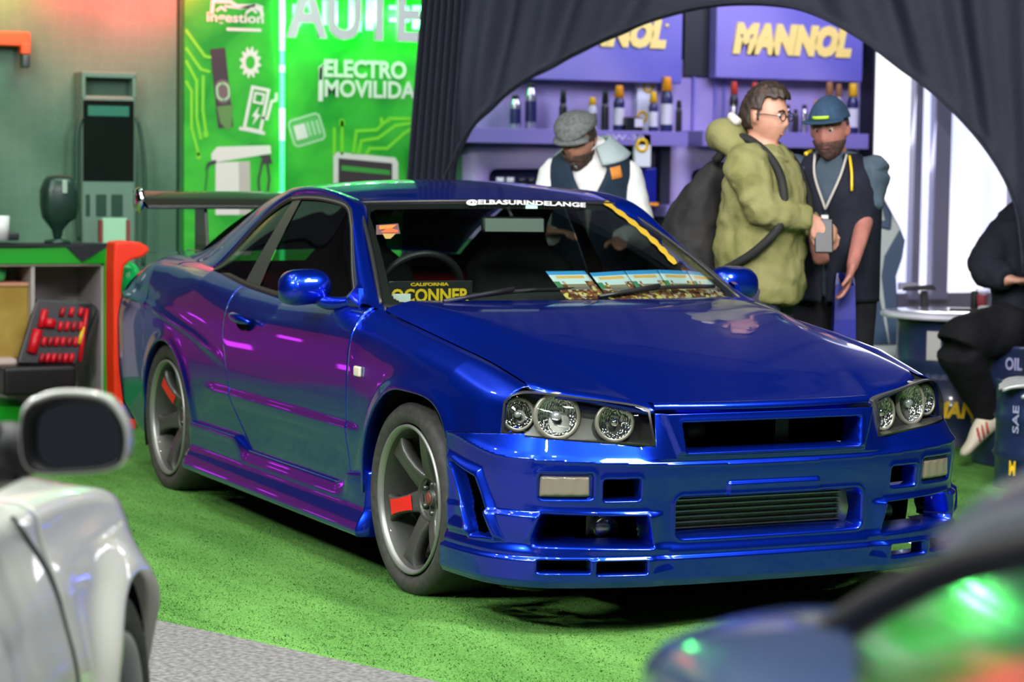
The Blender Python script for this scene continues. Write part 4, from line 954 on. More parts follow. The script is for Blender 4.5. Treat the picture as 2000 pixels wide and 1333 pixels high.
# vertical LED tube between the banners
a, b_ = wp(551, -60, .04), wp(551, 560, .04)
tb = tube('light_tube', [a, (a+b_)/2, b_], .016, mat('green_led_tube', (.2, 1, .5), .4, emit=(.0, 1., .16), estr=1.6), None, 12); tag(tb, 'thin glowing green light tube standing between the two green banners', 'light')
a, b_ = wp(551, -20, .05), wp(551, 100, .05); o = tube('tube_bright_end', [a, b_], .0175, mat('white_green_led', (.6, 1, .8), .4, emit=(.42, 1., .60), estr=1.7), tb, 12)
for (p0, p1) in ((128, 142), (212, 275)): o = tube('tube_bright_end', [wp(551, p0, .05), wp(551, p1, .05)], .0172, bpy.data.materials['white_green_led'], tb, 12)
# ------------------------------------------------------------------ EV charger pillar
XC = -6.42
def cpn(px, py, x=XC): return at(px, py, x=x)
def cbox(name, px0, py0, px1, py1, x, th, m, parent=None, bev=0.):
    a, b_ = at(px0, py1, x=x), at(px1, py0, x=x); y0, y1 = a[1], b_[1]; z0, z1 = a[2], b_[2]
    return box(name, (x-th/2, (y0+y1)/2, (z0+z1)/2), (th, y1-y0, z1-z0), m, parent, bev)
p = at(212, 500, x=XC); ch = empty('ev_charger', (XC-.08, p[1], 0), 0, 'tall grey-green electric vehicle charging pillar with a black screen against the hexagon wall', 'charging station')
mch = mat('charger_shell', (.13, .22, .165), .4); mscr = mat('black_screen', (.006, .010, .008), .12, spec=.5)
a, b_ = at(160, 600, x=XC), at(267, 142, x=XC)
cbox('charger_body', 160, 188, 267, 800, XC, .18, mch, ch, .02)
for q in ((160, 142, 267, 151), (160, 148, 168, 192), (259, 148, 267, 192)): cbox('top_frame', *q, XC, .18, mch, ch, .006)
cbox('top_recess', 166, 149, 261, 189, XC-.12, .02, mat('recess_green', (.05, .13, .08), .5), ch)
cbox('charger_screen', 163, 197, 262, 354, XC+.006, .02, mscr, ch, .003); cbox('screen_text', 172, 208, 252, 226, XC+.010, .006, mat('screen_green', (.01, .10, .06), .4, emit=(.0, .10, .06), estr=.6), ch)
for (x0, x1) in ((168, 176), (188, 208), (218, 240)): cbox('connector_slot', x0, 380, x1, 422, XC+.008, .02, mat('slot_green', (.006, .045, .026), .5), ch, .003)
for pts in ([(161, 228), (152, 250), (149, 300), (150, 380), (154, 470)], [(267, 228), (275, 262), (282, 330), (283, 420), (280, 520)]): tube('charger_cable', cat([cpn(*q) for q in pts], 24), .012, mat('dark_cable', (.015, .06, .04), .5), ch, 8)
# orange wall bracket at the top left
br = cbox('wall_bracket', -40, 63, 60, 88, XW+.02, .12, mat('orange_paint', (.75, .10, .02), .5), None, .01); tag(br, 'orange bracket arm on the hexagon wall at the upper left', 'bracket')
cbox('bracket_clamp', 42, 84, 60, 106, XW+.04, .08, bpy.data.materials['orange_paint'], br, .008); cbox('bracket_hook', 44, 106, 60, 132, XW+.04, .08, mat('dark_hook', (.04, .06, .05), .3), br, .01)
# ------------------------------------------------------------------ green display counter on the left
XD = -5.42
p = at(110, 800, x=XD); ct = empty('display_counter', (XD-.25, p[1], 0), 0, 'bright green framed display counter with a pale open cubby at the left edge', 'counter')
mg = mat('bright_green_laminate', (.0, .30, .004), .45); mw = mat('pale_cubby_lining', (.42, .36, .36), .6)
yl = at(-60, 600, x=XD)[1]; yr = at(228, 600, x=XD)[1]; yri = at(203, 600, x=XD)[1]; zt = at(100, 482, x=XD)[2]; zti = at(100, 516, x=XD)[2]; zbi = at(100, 792, x=XD)[2]; zb = .0
def bb(name, x0, x1, y0, y1, z0, z1, m, parent, bev=.003): return box(name, ((x0+x1)/2, (y0+y1)/2, (z0+z1)/2), (x1-x0, y1-y0, z1-z0), m, parent, bev)
bb('counter_top', XD-.5, XD, yl-.3, yr, zti, zt, mg, ct); bb('counter_side', XD-.5, XD, yri, yr, 0.0, zti, mg, ct); bb('counter_base', XD-.5, XD, yl-.3, yri, 0, zbi, mg, ct)
bb('back_panel', XD-.5, XD-.48, yl-.3, yri, zbi, zti, mw, ct, 0); bb('cubby_lining', XD-.48, XD-.012, yri-.012, yri, zbi, zti, mw, ct, 0); bb('cubby_ceiling', XD-.48, XD-.012, yl-.3, yri, zti-.012, zti, mat('cubby_ceiling_board', (.30, .22, .20), .6), ct, 0)
yd = at(66, 600, x=XD)[1]; bb('cubby_divider', XD-.48, XD-.02, yd-.01, yd+.01, zbi, zti, mw, ct, 0)
# things in and on the counter
def dbox(name, px0, py0, px1, py1, x, th, m, parent=None, bev=0.): return cbox(name, px0, py0, px1, py1, x, th, m, parent, bev)
o = dbox('cardboard_box', -60, 556, 62, 702, XD-.08, .32, noisy(mat('cardboard', rough=.8), 8, (.36, .22, .035), (.46, .30, .06)), None, .004); tag(o, 'brown cardboard box standing in the left cubby of the green counter', 'box')
dbox('box_flap', -60, 552, 63, 560, XD-.07, .34, mat('salmon_flap', (.62, .28, .17), .7), o, .001)
o = dbox('green_jar', -14, 520, 14, 552, XD-.12, .12, mat('green_jar', (.06, .45, .12), .3), None, .03); tag(o, 'small green jar in the shadow above the cardboard box', 'jar'); dbox('jar_lid', 2, 514, 14, 524, XD-.14, .05, mat('orange_lid', (.7, .15, .02), .4), o, .006)
tk = empty('tool_case', at(95, 770, x=XD-.02), 0, 'open black tool case showing rows of red sockets inside its lid', 'tool case')
def tp_(px, py, d=0.):
    "point on the leaning lid plane"
    t_ = (770-py)/190.; return at(px, py, x=XD+.10-.12*t_+d)
lid = [(72, 583), (178, 590), (193, 603), (150, 715), (38, 712), (36, 700)]
A = np.array([tp_(*q) for q in lid]); n_ = np.cross(A[1]-A[0], A[3]-A[0]); n_ /= np.linalg.norm(n_); n_ *= np.sign(n_[0])
F = [tuple(range(6))[::-1], tuple(range(6, 12))]+[(i, (i+1) % 6, 6+(i+1) % 6, 6+i) for i in range(6)]
mblk = mat('case_black', (.012, .008, .012), .4); o = mesh('case_lid', list(A-n_*.05)+list(A), F, mblk, tk, False); md = o.modifiers.new('b', 'BEVEL'); md.width = .012; md.segments = 2
mrd = mat('red_socket', (.62, .0, .012), .4); mrd2 = mat('deep_red_socket', (.36, .0, .01), .4)
def lidbar(name, x0, y0, x1, y1, w, m, h=.022):
    a, b_ = tp_(x0, y0, .012), tp_(x1, y1, .012); return tube(name, [a, (a+b_)/2, b_], w, m, tk, 8)
k = 0
for row, (x0, x1, y0) in enumerate(((122, 158, 602), (118, 158, 630), (86, 148, 660), (82, 140, 692))):
    nn = (3, 4, 6, 6)[row]
    for i in range(nn):
        x = x0+(x1-x0)*i/max(1, nn-1); lidbar('socket', x+2, y0, x-2, y0+16, .014, mrd if (i+row) % 3 else mrd2)
for (x0, y0, x1, y1, w) in ((88, 606, 80, 640, .020), (98, 625, 96, 640, .034), (74, 645, 62, 690, .028), (170, 604, 156, 706, .012)): lidbar('wrench_red', x0, y0, x1, y1, w, mrd)
lidbar('yellow_tool', 164, 640, 154, 672, .012, M['yellow'])
o = dbox('case_tray', 8, 715, 150, 775, XD+.16, .26, mblk, tk, .02)
flat_text('case_lettering', 'TOOLS', XD+.0, 0, .1, 0, .02, M['white'], tk) if 0 else None
o = dbox('storage_pouch', 178, 715, 199, 772, XD-.20, .08, mat('grey_green_pouch', (.22, .30, .24), .5), None, .008); tag(o, 'narrow pale grey-green pack standing in the right corner of the cubby', 'pack')
o = dbox('paper_roll', -30, 700, 38, 722, XD+.02, .20, mat('pinkish_cloth', (.50, .36, .34), .8), None, .025); tag(o, 'rumpled pinkish cloth bundle lying left of the open tool case', 'cloth')
# black cloth over the counter's top with a hanging corner
cl = [(-60, 478), (60, 480), (130, 482), (160, 512), (222, 474), (216, 467), (150, 465), (40, 462), (-60, 462)]
A = [at(*q, x=XD+.012) for q in cl[:5]]; zc0 = zt+.008
V = A+[np.array([XD-.35, a[1], zc0]) for a in (A[4], A[2], A[1], A[0])]; V = np.array(V); V2 = V.copy(); V2[:5, 2] = np.maximum(V2[:5, 2], zc0); 
top = [np.array([XD+.01, v[1], zc0]) for v in V[:5]]
cloth = mesh('black_cloth', list(V[:5])+top+[np.array([XD-.36, v[1], zc0]) for v in V[:5]], [(i, i+1, 6+i, 5+i) for i in range(4)]+[(5+i, 6+i, 11+i, 10+i) for i in range(4)], mat('black_cloth', (.012, .012, .018), .9), None, False); tag(cloth, 'black cloth spread over the green counter with one corner hanging in front', 'cloth')
md = cloth.modifiers.new('s', 'SOLIDIFY'); md.thickness = .012
cb = dbox('dark_tablet', -60, 455, 38, 470, XD-.10, .22, mat('dark_gadget', (.01, .018, .014), .3), None, .006); tag(cb, 'flat dark device lying on the counter cloth at the picture edge', 'device')
cu_ = lathe('white_cup', [(0, 0), (.040, 0), (.046, .13), (.042, .13), (.038, .01), (0, .01)], M['white'], None, 24, 'z', tuple(at(2, 455, x=XD-.12)*[1, 1, 0]+[0, 0, zt+.03])); tag(cu_, 'white paper cup with a green side on the counter', 'cup')
cs_ = dbox('card_holder', 200, 426, 248, 475, XD-.06, .01, mat('mint_card', (.33, .62, .40), .5), None, .001); tag(cs_, 'mint green card in a brown-sided stand on the counter corner', 'card stand')
for q in ((195, 430, 201, 474), (247, 430, 254, 474)): dbox('stand_side', *q, XD-.05, .04, mat('brown_side', (.22, .04, .02), .5), cs_, .002)
# dark connector holder (bulky head on a tapering neck)
gp = at(112, 470, x=XD-.2); P = []
for z_, hw, hx in ((464, 8, .03), (450, 10, .04), (435, 22, .06), (425, 34, .07), (400, 38, .08), (372, 38, .08), (352, 30, .07), (345, 24, .05), (342, 3, .01)):
    c_ = at(112+(4 if z_ < 430 else 0), z_, x=XD-.2); w_ = hw/375.
    P.append([(c_[0]+hx*math.copysign(abs(math.cos(t))**.6, math.cos(t)), c_[1]+w_*math.copysign(abs(math.sin(t))**.6, math.sin(t)), c_[2]) for t in np.linspace(0, 2*math.pi, 20, endpoint=False)])
gun = grid('charging_connector', P, mat('dark_green_black', (.010, .035, .024), .35), None, closev=True, flip=True); tag(gun, 'bulky dark charging connector head on a narrow neck standing on the counter', 'charging connector')
o = dbox('connector_highlight', 122, 352, 132, 378, XD-.11, .02, mat('pale_painted_glint', (.35, .45, .35), .3), gun, .004)  # pale block painted in as the glint on the connector head
lathe('connector_base', [(0, 0), (.07, 0), (.07, .02), (.02, .03), (.018, .06), (0, .06)], bpy.data.materials['dark_green_black'], gun, 20, 'z', tuple(at(112, 470, x=XD-.2)*[1, 1, 0]+[0, 0, zt+.005]))
# red curved stand and green balloon behind the coupe's tail
XR = -5.0
out = [(224, 474), (250, 471), (275, 474), (291, 483), (292, 492), (280, 502), (258, 508), (243, 520), (238, 560), (237, 640), (236, 700), (240, 730), (252, 750), (264, 775), (262, 795), (224, 797), (222, 700), (222, 600), (222, 520)]
A = np.array([at(*q, x=XR) for q in out]); nA = len(A); F = [tuple(range(nA))[::-1], tuple(range(nA, 2*nA))]+[(i, (i+1) % nA, nA+(i+1) % nA, nA+i) for i in range(nA)]
rs = mesh('red_totem', list(A)+list(A-[.16, 0, 0]), F, mat('red_orange_foam', (1., .035, .004), .5), None, False); md = rs.modifiers.new('b', 'BEVEL'); md.width = .02; md.segments = 3; tag(rs, 'curved glossy red-orange totem rising between the green counter and the coupe', 'totem')
zb_ = A[:, 2].min(); bb('totem_foot', XR-.2, XR+.04, A[14][1]-.10, A[14][1]+.0, 0, zb_+.03, bpy.data.materials['red_orange_foam'], rs, .01)
c_ = at(246, 543, x=XR-.25); r_ = .078
bl_ = lathe('green_balloon', [(r_*math.cos(t), r_*math.sin(t)*1.15) for t in np.linspace(-math.pi/2, math.pi/2, 24)], mat('bright_green_latex', (.0, .75, .16), .3), None, 32, 'z', tuple(c_)); tag(bl_, 'bright green balloon half hidden behind the coupe beside the red totem', 'balloon')
tube('balloon_stick', [c_-[0, 0, r_*1.1], (c_[0], c_[1], .0)], .006, M['white'], bl_, 6)
# ================================================================== BLACK TENT WITH THE ARCHED OPENING
TL_, TR_ = at(812, 345, t=12.5), at(1995, 430, t=11.2)
td = (TR_-TL_)*[1, 1, 0]; TW = np.linalg.norm(td); td /= TW; tn = np.array([td[1], -td[0], 0.])          # tn faces the camera side
if tn@(CAM-TL_) < 0: tn = -tn
def tpx(px, py):
    d = CF+CS*(px-1000)/FPX+CU*(666.5-py)/FPX; t = ((TL_-CAM)@tn)/(d@tn); P = CAM+d*t; return np.array([(P-TL_)@td, P[2]])
def t3(a, z, off=0.): return np.array([TL_[0], TL_[1], 0])+td*a+np.array([0, 0, z])+tn*off
arch = [(862, 420), (868, 370), (880, 335), (925, 250), (1000, 180), (1066, 138), (1140, 100), (1215, 66), (1290, 38), (1370, 18), (1440, 11), (1510, 13), (1570, 24), (1640, 55), (1700, 92), (1760, 138), (1815, 178), (1870, 228), (1920, 285), (1960, 345), (1985, 405), (1996, 470), (2003, 560)]
B = np.array([tpx(*p) for p in arch]); B = cat(B, 260)
legL = np.array([tpx(838, 420)[0], .0]); ztp = 3.05; apex = B[np.argmax(B[:, 1])]
M['tent'] = noisy(mat('black_tent_fabric', rough=.75, spec=.3), 180, (.012, .014, .024), (.022, .024, .038), .2)
aL0, aR0 = tpx(826, 0)[0]-.10, TW+.38
rows = []; nvv = 60
for k, b in enumerate(B):
    if b[0] <= apex[0]: f = (b[0]-B[0, 0])/(apex[0]-B[0, 0]); ta = aL0+.28+(apex[0]-aL0-.28)*f**.85; th = f
    else: f = (B[-1, 0]-b[0])/(B[-1, 0]-apex[0]); ta = aR0-.20-(aR0-.20-apex[0])*f**.85; th = 1+(1-f)
    row = []
    for v in np.linspace(0, 1, nvv):
        p = b+(np.array([ta, ztp])-b)*v
        amp = .034*(1-.75*math.exp(-((p[0]-apex[0])/.50)**2))*(.35+.65*min(1, v*4)); ph = (p[0]-apex[0])
        ang = math.atan2(p[1]+.2, abs(p[0]-(B[0, 0] if th <= 1 else B[-1, 0]))+.06)
        off = amp*(math.sin(58*ang+1.5*math.sin(7*ang))+.55*math.sin(97*ang+1))+.010*math.sin(p[0]*4+p[1]*7)-.05*max(0, (p[1]-2.0))*0
        row.append(t3(p[0], p[1], off+.012*(v < .02)))
    rows.append(row)
rows = np.array(rows); hem = rows[:, 0]-tn*.03
P = np.concatenate([hem[:, None], rows], 1)
tent = empty('pop_up_tent', t3(TW/2, 0), 0, 'black pop-up tent with gathered fabric and a wide arched opening behind the coupe', 'tent')
grid('arched_curtain', P, M['tent'], tent, flip=False)
def drape(name, a0b, a1b, a0t, a1t, z0, z1, freq, amp):
    P = []
    for u in np.linspace(0, 1, 70): P.append([t3((a0b+(a1b-a0b)*u)*(1-v)+(a0t+(a1t-a0t)*u)*v, z0+(z1-z0)*v, amp*math.sin(freq*u+.6*math.sin(4*v))*(.6+.4*v)) for v in np.linspace(0, 1, 40)])
    return grid(name, np.array(P), M['tent'], tent)
aB = tpx(868, 400)[0]; qa, qb = tpx(797, 345), tpx(825, 0); sl = (qb[0]-qa[0])/(qb[1]-qa[1]); drape('gathered_side', qa[0]-sl*qa[1], aB-.02, qa[0]+sl*(ztp-qa[1]), aL0+.42, .02, ztp, 44, .030)
drape('gathered_side', B[-1, 0]-.02, TW+.40, aR0-.24, aR0+.4, .02, ztp, 24, .03)
tube('seam', [t3(p[0]+.0, p[1]+.0, .035)+np.array([0, 0, .012]) for p in B[::4]], .007, M['tent'], tent, 6)
tb_ = -tn*TW; tb_ = tb_*.66; cor = [t3(0, ztp, .02), t3(TW, ztp, .02), t3(TW, ztp, .02)+tb_, t3(0, ztp, .02)+tb_]; pk = sum(cor)/4+np.array([0, 0, .9])
mesh('tent_roof', cor+[pk], [(0, 1, 4), (1, 2, 4), (2, 3, 4), (3, 0, 4)], M['tent'], tent, False)
for c_ in (t3(.10, ztp, -.09), t3(TW+.25, ztp, -.09)): tube('tent_leg', [(c_[0], c_[1], 0), tuple(c_)], .022, M['satin'], tent, 10)
# ================================================================== OIL STAND (x = const wall behind the tent)
XO = -6.55
def op(px, py, dx=0.): return at(px, py, x=XO+dx)
def obox(name, px0, py0, px1, py1, dx, th, m, parent=None, bev=0.):
    a, b_ = op(px0, py1, dx), op(px1, py0, dx); return box(name, (XO+dx-th/2, (a[1]+b_[1])/2, (a[2]+b_[2])/2), (th, b_[1]-a[1], b_[2]-a[2]), m, parent, bev)
M['header'] = noisy(mat('blue_violet_header', rough=.45), .9, (.13, .13, .52), (.27, .23, .60)); M['shelf'] = mat('violet_shelf', (.22, .18, .50), .4); M['mannol'] = mat('sign_yellow', (1., .78, .22), .5)
for k, (x0, x1, lab, tx0, tx1, ty) in enumerate(((1085, 1336, 'blue-violet header board with yellow lettering cut off by the tent, left of the dark gap', 1064, 1302, (37, 92)), (1398, 1690, 'blue-violet header board with complete yellow lettering above the two standing men', 1430, 1664, (51, 110)))):
    h = obox('header_board', x0-(150 if k == 0 else 0), -60, x1, 152, .12, .10, M['header'], None, .01); tag(h, lab, 'sign board')
    a, b_ = op(tx0, ty[1], .13), op(tx1, ty[0], .13); a2 = op(tx1, ty[1], .13)
    o = text('lettering', 'MANNOL', ((0, 0, 0), (0, 1, 0), (0, 0, 1)), 1., M['mannol'], h, bold=.085, extrude=.02, shear=.22, spacing=1.02)
    V = np.array([v.co[:] for v in o.data.vertices]); mn, mx_ = V.min(0), V.max(0); sx = (b_[1]-a[1])/(mx_[0]-mn[0]); sy = (b_[2]-a2[2]+.01)/(mx_[1]-mn[1]); o.data.transform(Matrix.Diagonal((sx, sy, .5, 1))); o.location = Vector((XO+.125, a[1]-mn[0]*sx, (a[2]+a2[2])/2-mn[1]*sy))
    if k == 0: lathe('trademark_dot', [(0, .01), (.012, .01), (.012, 0)], M['mannol'], h, 12, 'x', tuple(op(1302, 50, .12)))
bk = obox('back_panel', 930, 130, 1706, 262, .0, .04, M['lilac']); tag(bk, 'lilac back panel behind the oil bottles', 'panel')
for px in (1352, 1395, 1412): obox('panel_fold', px, 150, px+7, 262, .02, .02, M['header'], bk, .004)
for lab, x0, x1, y0, y1, tx in (('violet shelf with bottles behind the man in the flat cap', 880, 1345, 258, 278, (1183, 1258)), ('violet shelf with bottles behind the two standing men', 1372, 1697, 262, 286, None)):
    sh = obox('wall_shelf', x0, y0, x1, y1, .30, .34, M['shelf'], None, .004); tag(sh, lab, 'shelf', 'wall shelves of the oil stand')
    if tx:
        a, b_ = op(tx[0], 273, .305), op(tx[1], 264, .305); flat_text('shelf_text', '5W-30', XO+.305, a[1], b_[1], a[2], b_[2]-a[2], mat('pale_lilac_print', (.60, .55, .85), .5), sh, .0003)
zsh = op(1200, 258, .2)[2]; zsh2 = op(1550, 262, .2)[2]
MB_ = dict(navy=mat('navy_bottle', (.015, .02, .10), .3), black=mat('black_bottle', (.01, .01, .015), .3), silver=mat('silver_can', (.45, .44, .55), .25, .8), white=mat('white_bottle', (.6, .6, .66), .4))
MC_ = dict(orange=mat('orange_cap', (.90, .33, .01), .4), red=mat('red_cap', (.60, .05, .02), .4), black=mat('black_cap', (.01, .015, .015), .4), yellow=mat('yellow_cap', (.9, .5, .02), .4), brown=mat('brown_cap', (.35, .16, .06), .4))
def bottle(px, pytop, wpx, body, cap, lab, zb, dx=.14, capf=.22):
    c_ = op(px, 262, dx); top = op(px, pytop, dx)[2]; h = top-zb; r = wpx/2/345.; hb = h*(1-capf)
    e = lathe('oil_bottle', [(0, 0), (r*.92, 0), (r, .008), (r, hb*.80), (r*.96, hb*.86), (r*.62, hb*.97), (r*.60, hb)], MB_[body], None, 24, 'z', (c_[0], c_[1], zb)); tag(e, lab, 'bottle', 'oil bottles on the shelves')
    lathe('cap', [(0, h), (r*.62, h), (r*.66, h-.005), (r*.66 if capf < .2 else r*.9, hb-.004), (r*.5, hb-.006)], MC_[cap], e, 20, 'z', (c_[0], c_[1], zb))
    lathe('label', [(r*1.01, hb*.2), (r*1.015, hb*.22), (r*1.015, hb*.66), (r*1.01, hb*.68)], MB_['white' if body == 'navy' else 'silver'] if body != 'silver' else MB_['navy'], e, 24, 'z', (c_[0], c_[1], zb)) if wpx > 17 else None
    return e
for a in ((1006, 186, 24, 'silver', 'black', 'silver can nearest the tent edge on the left shelf', .10), (1036, 163, 25, 'silver', 'black', 'tall silver can second from the tent edge on the left shelf', .08), (1099, 176, 17, 'black', 'black', 'slim black bottle directly above the grey flat cap', .3), (1156, 190, 20, 'white', 'yellow', 'bottle with a yellow cap right behind the flat cap', .2), (1181, 176, 17, 'black', 'black', 'slim black bottle between the yellow and orange caps', .3),
          (1208, 167, 25, 'navy', 'orange', 'dark bottle with a wide orange cap right of the slim black one', .24), (1275, 180, 21, 'navy', 'yellow', 'shorter yellow-capped bottle in front of the white carton', .24), (1301, 150, 27, 'navy', 'orange', 'tallest bottle with orange cap at the right of the left shelf', .24), (1325, 196, 14, 'black', 'black', 'slim dark bottle last on the left shelf', .2)): bottle(a[0], a[1], a[2], a[3], a[4], a[5], zsh, .14, a[6])
for a in ((1432, 160, 20, 'black', 'red', 'dark bottle with a red cap left of the brown-haired head', .22), (1472, 161, 20, 'black', 'red', 'red-capped bottle whose top shows above the brown hair', .22), (1537, 205, 17, 'silver', 'black', 'small silver can first between the two heads', .12), (1553, 214, 14, 'black', 'black', 'small dark bottle second between the two heads', .12), (1570, 205, 16, 'silver', 'black', 'silver can touching the blue cap on its left', .12), (1594, 196, 18, 'navy', 'orange', 'bottle with orange cap peeking out left of the blue cap', .24),
          (1618, 160, 22, 'white', 'brown', 'brown-capped bottle above the blue cap on the left', .24), (1636, 164, 18, 'white', 'brown', 'brown-capped bottle above the middle of the blue cap', .24), (1664, 163, 27, 'navy', 'yellow', 'tall bottle with yellow cap right of the blue cap', .24)): bottle(a[0], a[1], a[2], a[3], a[4], a[5], zsh2, .14, a[6])
ct_ = obox('white_carton', 1244, 143, 1284, 258, .05, .06, mat('carton_white', (.72, .76, .86), .5), None, .002); tag(ct_, 'tall white carton with yellow rings standing behind the bottles', 'carton')
for px, py in ((1266, 170), (1254, 228)): lathe('yellow_ring', [(.022, 0), (.022, .004), (.040, .004), (.040, 0)], M['yellow'], ct_, 28, 'x', tuple(op(px, py, .051)))
o = obox('oil_tub', 1224, 229, 1257, 257, .22, .10, MB_['black'], None, .006); tag(o, 'small dark tub with a lilac label on the shelf in front of the carton', 'tub'); obox('tub_label', 1240, 232, 1256, 248, .225, .01, MB_['white'], o)
# lower niches
for lab, x0, x1 in (('rounded lilac niche panel below the shelf, left of the flat-capped man', 917, 1210), ('rounded lilac niche panel below the shelf, behind the black backpack', 1312, 1480)):
    n_ = empty('niche', tuple(op((x0+x1)/2, 420, .1)*[1, 1, 0]), 0, lab, 'niche')
    A = np.array([op(*q, .10) for q in rrect(x0, 279, x1, 470, 0, 22, 6)]); I = np.array([op(*q, .10) for q in rrect(x0+38, 330, x1-12, 470, 0, 16, 6)]); nA = len(A)
    R2 = I-[.22, 0, 0]; P = np.stack([A-[.3, 0, 0], A, A*.5+I*.5+[.01, 0, 0], I, R2], 1); grid('niche_frame', P, M['lilac'], n_, closeu=True)
    mesh('niche_back', list(R2), [tuple(range(nA))], M['navyw'], n_, False)
    obox('niche_ledge', x0-10, 402, x1+6, 424, .28, .26, M['shelf'], n_, .004)
for k, px in enumerate((976, 996, 1018, 1036)):
    c_ = op(px, 405, .18); e = lathe('jar', [(0, 0), (.028, 0), (.030, .13), (.022, .15), (0, .15)], MB_['black'], None, 16, 'z', tuple(c_)); tag(e, 'small dark jar in the left niche above the coupe roof, %s' % ['first with a pale lid', 'second with a pale lid', 'third with a dark lid', 'last with a dark lid'][k], 'jar', 'jars in the left niche')
    lathe('lid', [(0, .185), (.024, .185), (.026, .15), (0, .15)], MB_['white'] if k < 2 else MB_['black'], e, 16, 'z', tuple(c_))
st_ = obox('leaflet_stand', 1240, 262, 1272, 326, .30, .03, mat('leaflet_white', (.74, .77, .80), .5), None, .003); tag(st_, 'white leaflet with a yellow ring beside the flat-capped man', 'leaflet'); lathe('yellow_ring', [(.026, 0), (.026, .004), (.046, .004), (.046, 0)], M['yellow'], st_, 28, 'x', tuple(op(1254, 284, .302)))
cn = obox('blue_canister', 1250, 328, 1284, 408, .26, .14, mat('deep_blue_canister', (.01, .015, .26), .3), None, .012); tag(cn, 'deep blue canister on the ledge right of the white sleeve', 'canister'); obox('canister_band', 1252, 396, 1286, 402, .27, .15, MC_['orange'], cn)
pc = obox('dark_pillar', 1336, -60, 1396, 148, .02, .06, mat('near_black_pillar', (.012, .014, .016), .5), None); tag(pc, 'black post in the gap between the two header boards', 'post')
pb = obox('black_column', 1692, -60, 1716, 720, .16, .16, mat('black_column', (.010, .012, .022), .5), None, .005); tag(pb, 'black column between the oil stand and the bright glazing', 'column')
ps = obox('stand_mullion', 1286, 280, 1310, 560, .10, .08, mat('dark_mullion', (.02, .02, .04), .5), None); tag(ps, 'dark upright between the leaflet and the right niche', 'post')
# ================================================================== BRIGHT GLAZING BEYOND
XG = -8.4
def gp_(px, py, dx=0.): return at(px, py, x=XG+dx)
gl = mat('bright_daylit_glass', (.8, .8, .9), .5, emit=(.86, .84, 1.), estr=1.25); N, L, b = nt(gl)
tc = N.new('ShaderNodeTexCoord'); mp = N.new('ShaderNodeMapping'); mp.inputs['Scale'].default_value = (1, 1.4, .25); n1 = N.new('ShaderNodeTexNoise'); n1.inputs['Scale'].default_value = 3.0; r = N.new('ShaderNodeValToRGB'); r.color_ramp.elements[0].color = (.62, .66, .95, 1); r.color_ramp.elements[1].color = (1, .97, 1, 1); r.color_ramp.elements[0].position = .36; r.color_ramp.elements[1].position = .52
L.new(tc.outputs['Object'], mp.inputs[0]); L.new(mp.outputs[0], n1.inputs['Vector']); L.new(n1.outputs['Fac'], r.inputs[0]); L.new(r.outputs[0], b.inputs['Emission Color'])
a, b_ = gp_(1690, 640), gp_(2120, 60)
wallbox('window_1', XG-.1, XG, a[1], b_[1]+.5, .45, 4.4, gl)
wallbox('trim_1', XG-.1, XG+.02, a[1], b_[1]+.5, 0, .45, mat('grey_sill', (.30, .30, .34), .5))
for px, w in ((1790, .035), (1838, .075), (1985, .05)):
    c_ = gp_(px, 300, .05); wallbox('window_frame', XG, XG+.08, c_[1]-w, c_[1]+w, .4, 4.4, mat('grey_window_frame', (.38, .38, .50), .4))
for o in [o for o in bpy.data.objects if o.name.startswith('window_frame')]: setp(o, bpy.data.objects['window_1']); del o['kind']
area('glazing_light', (XG+.3, b_[1]-.8, 2.3), (XG+4, b_[1]-1.5, 1.6), 2.4, 75, (.9, .88, 1), 2.2)
# ================================================================== GAMING CHAIR
tC = 13.0
def C3(px, py, d=0.): return at(px, py, t=tC+d)
chb = C3(1700, 870); gc = empty('gaming_chair', (chb[0], chb[1], 0), 0, 'white and dark blue gaming chair with a tall winged back beside the bright glazing', 'chair')
M['chairw'] = mat('chair_white_leather', (.52, .57, .55), .45); M['chairb'] = mat('chair_dark_blue', (.035, .075, .15), .45)
def slab(name, pts, th, m, parent, d=0., bev=.015):
    A = np.array([C3(*q, d) for q in pts]); n_ = -CF*th; k = len(A); F = [tuple(range(k))[::-1], tuple(range(k, 2*k))]+[(i, (i+1) % k, k+(i+1) % k, k+i) for i in range(k)]
    o = mesh(name, list(A+CF*th), [], m, None) if 0 else mesh(name, list(A-n_)+list(A), [f[::-1] for f in F], m, parent, False)
    md = o.modifiers.new('b', 'BEVEL'); md.width = bev; md.segments = 3; md.limit_method = 'ANGLE'; return o
slab('chair_back', [(1655, 470), (1668, 452), (1700, 442), (1722, 440), (1728, 400), (1700, 372), (1704, 366), (1724, 380), (1745, 420), (1758, 444), (1768, 470), (1762, 500), (1750, 535), (1752, 600), (1757, 672), (1648, 676), (1640, 600)], .10, M['chairw'], gc)
slab('blue_stripe', [(1680, 452), (1700, 446), (1706, 520), (1735, 672), (1700, 674), (1684, 560)], .02, M['chairb'], gc, -.012, .004)
slab('blue_stripe', [(1745, 470), (1758, 448), (1768, 470), (1762, 505), (1750, 540), (1754, 612), (1758, 672), (1738, 672), (1722, 540), (1728, 500)], .02, M['chairb'], gc, -.012, .004)
slab('blue_wing', [(1690, 368), (1710, 366), (1742, 415), (1740, 450), (1720, 445), (1722, 410), (1700, 384)], .05, M['chairb'], gc, -.02, .01)
slab('head_pad', [(1695, 404), (1722, 400), (1730, 432), (1700, 430)], .05, M['chairw'], gc, -.03, .01)
slab('seat', [(1620, 675), (1765, 675), (1778, 700), (1630, 712)], .42, M['chairw'], gc, -.35, .03)
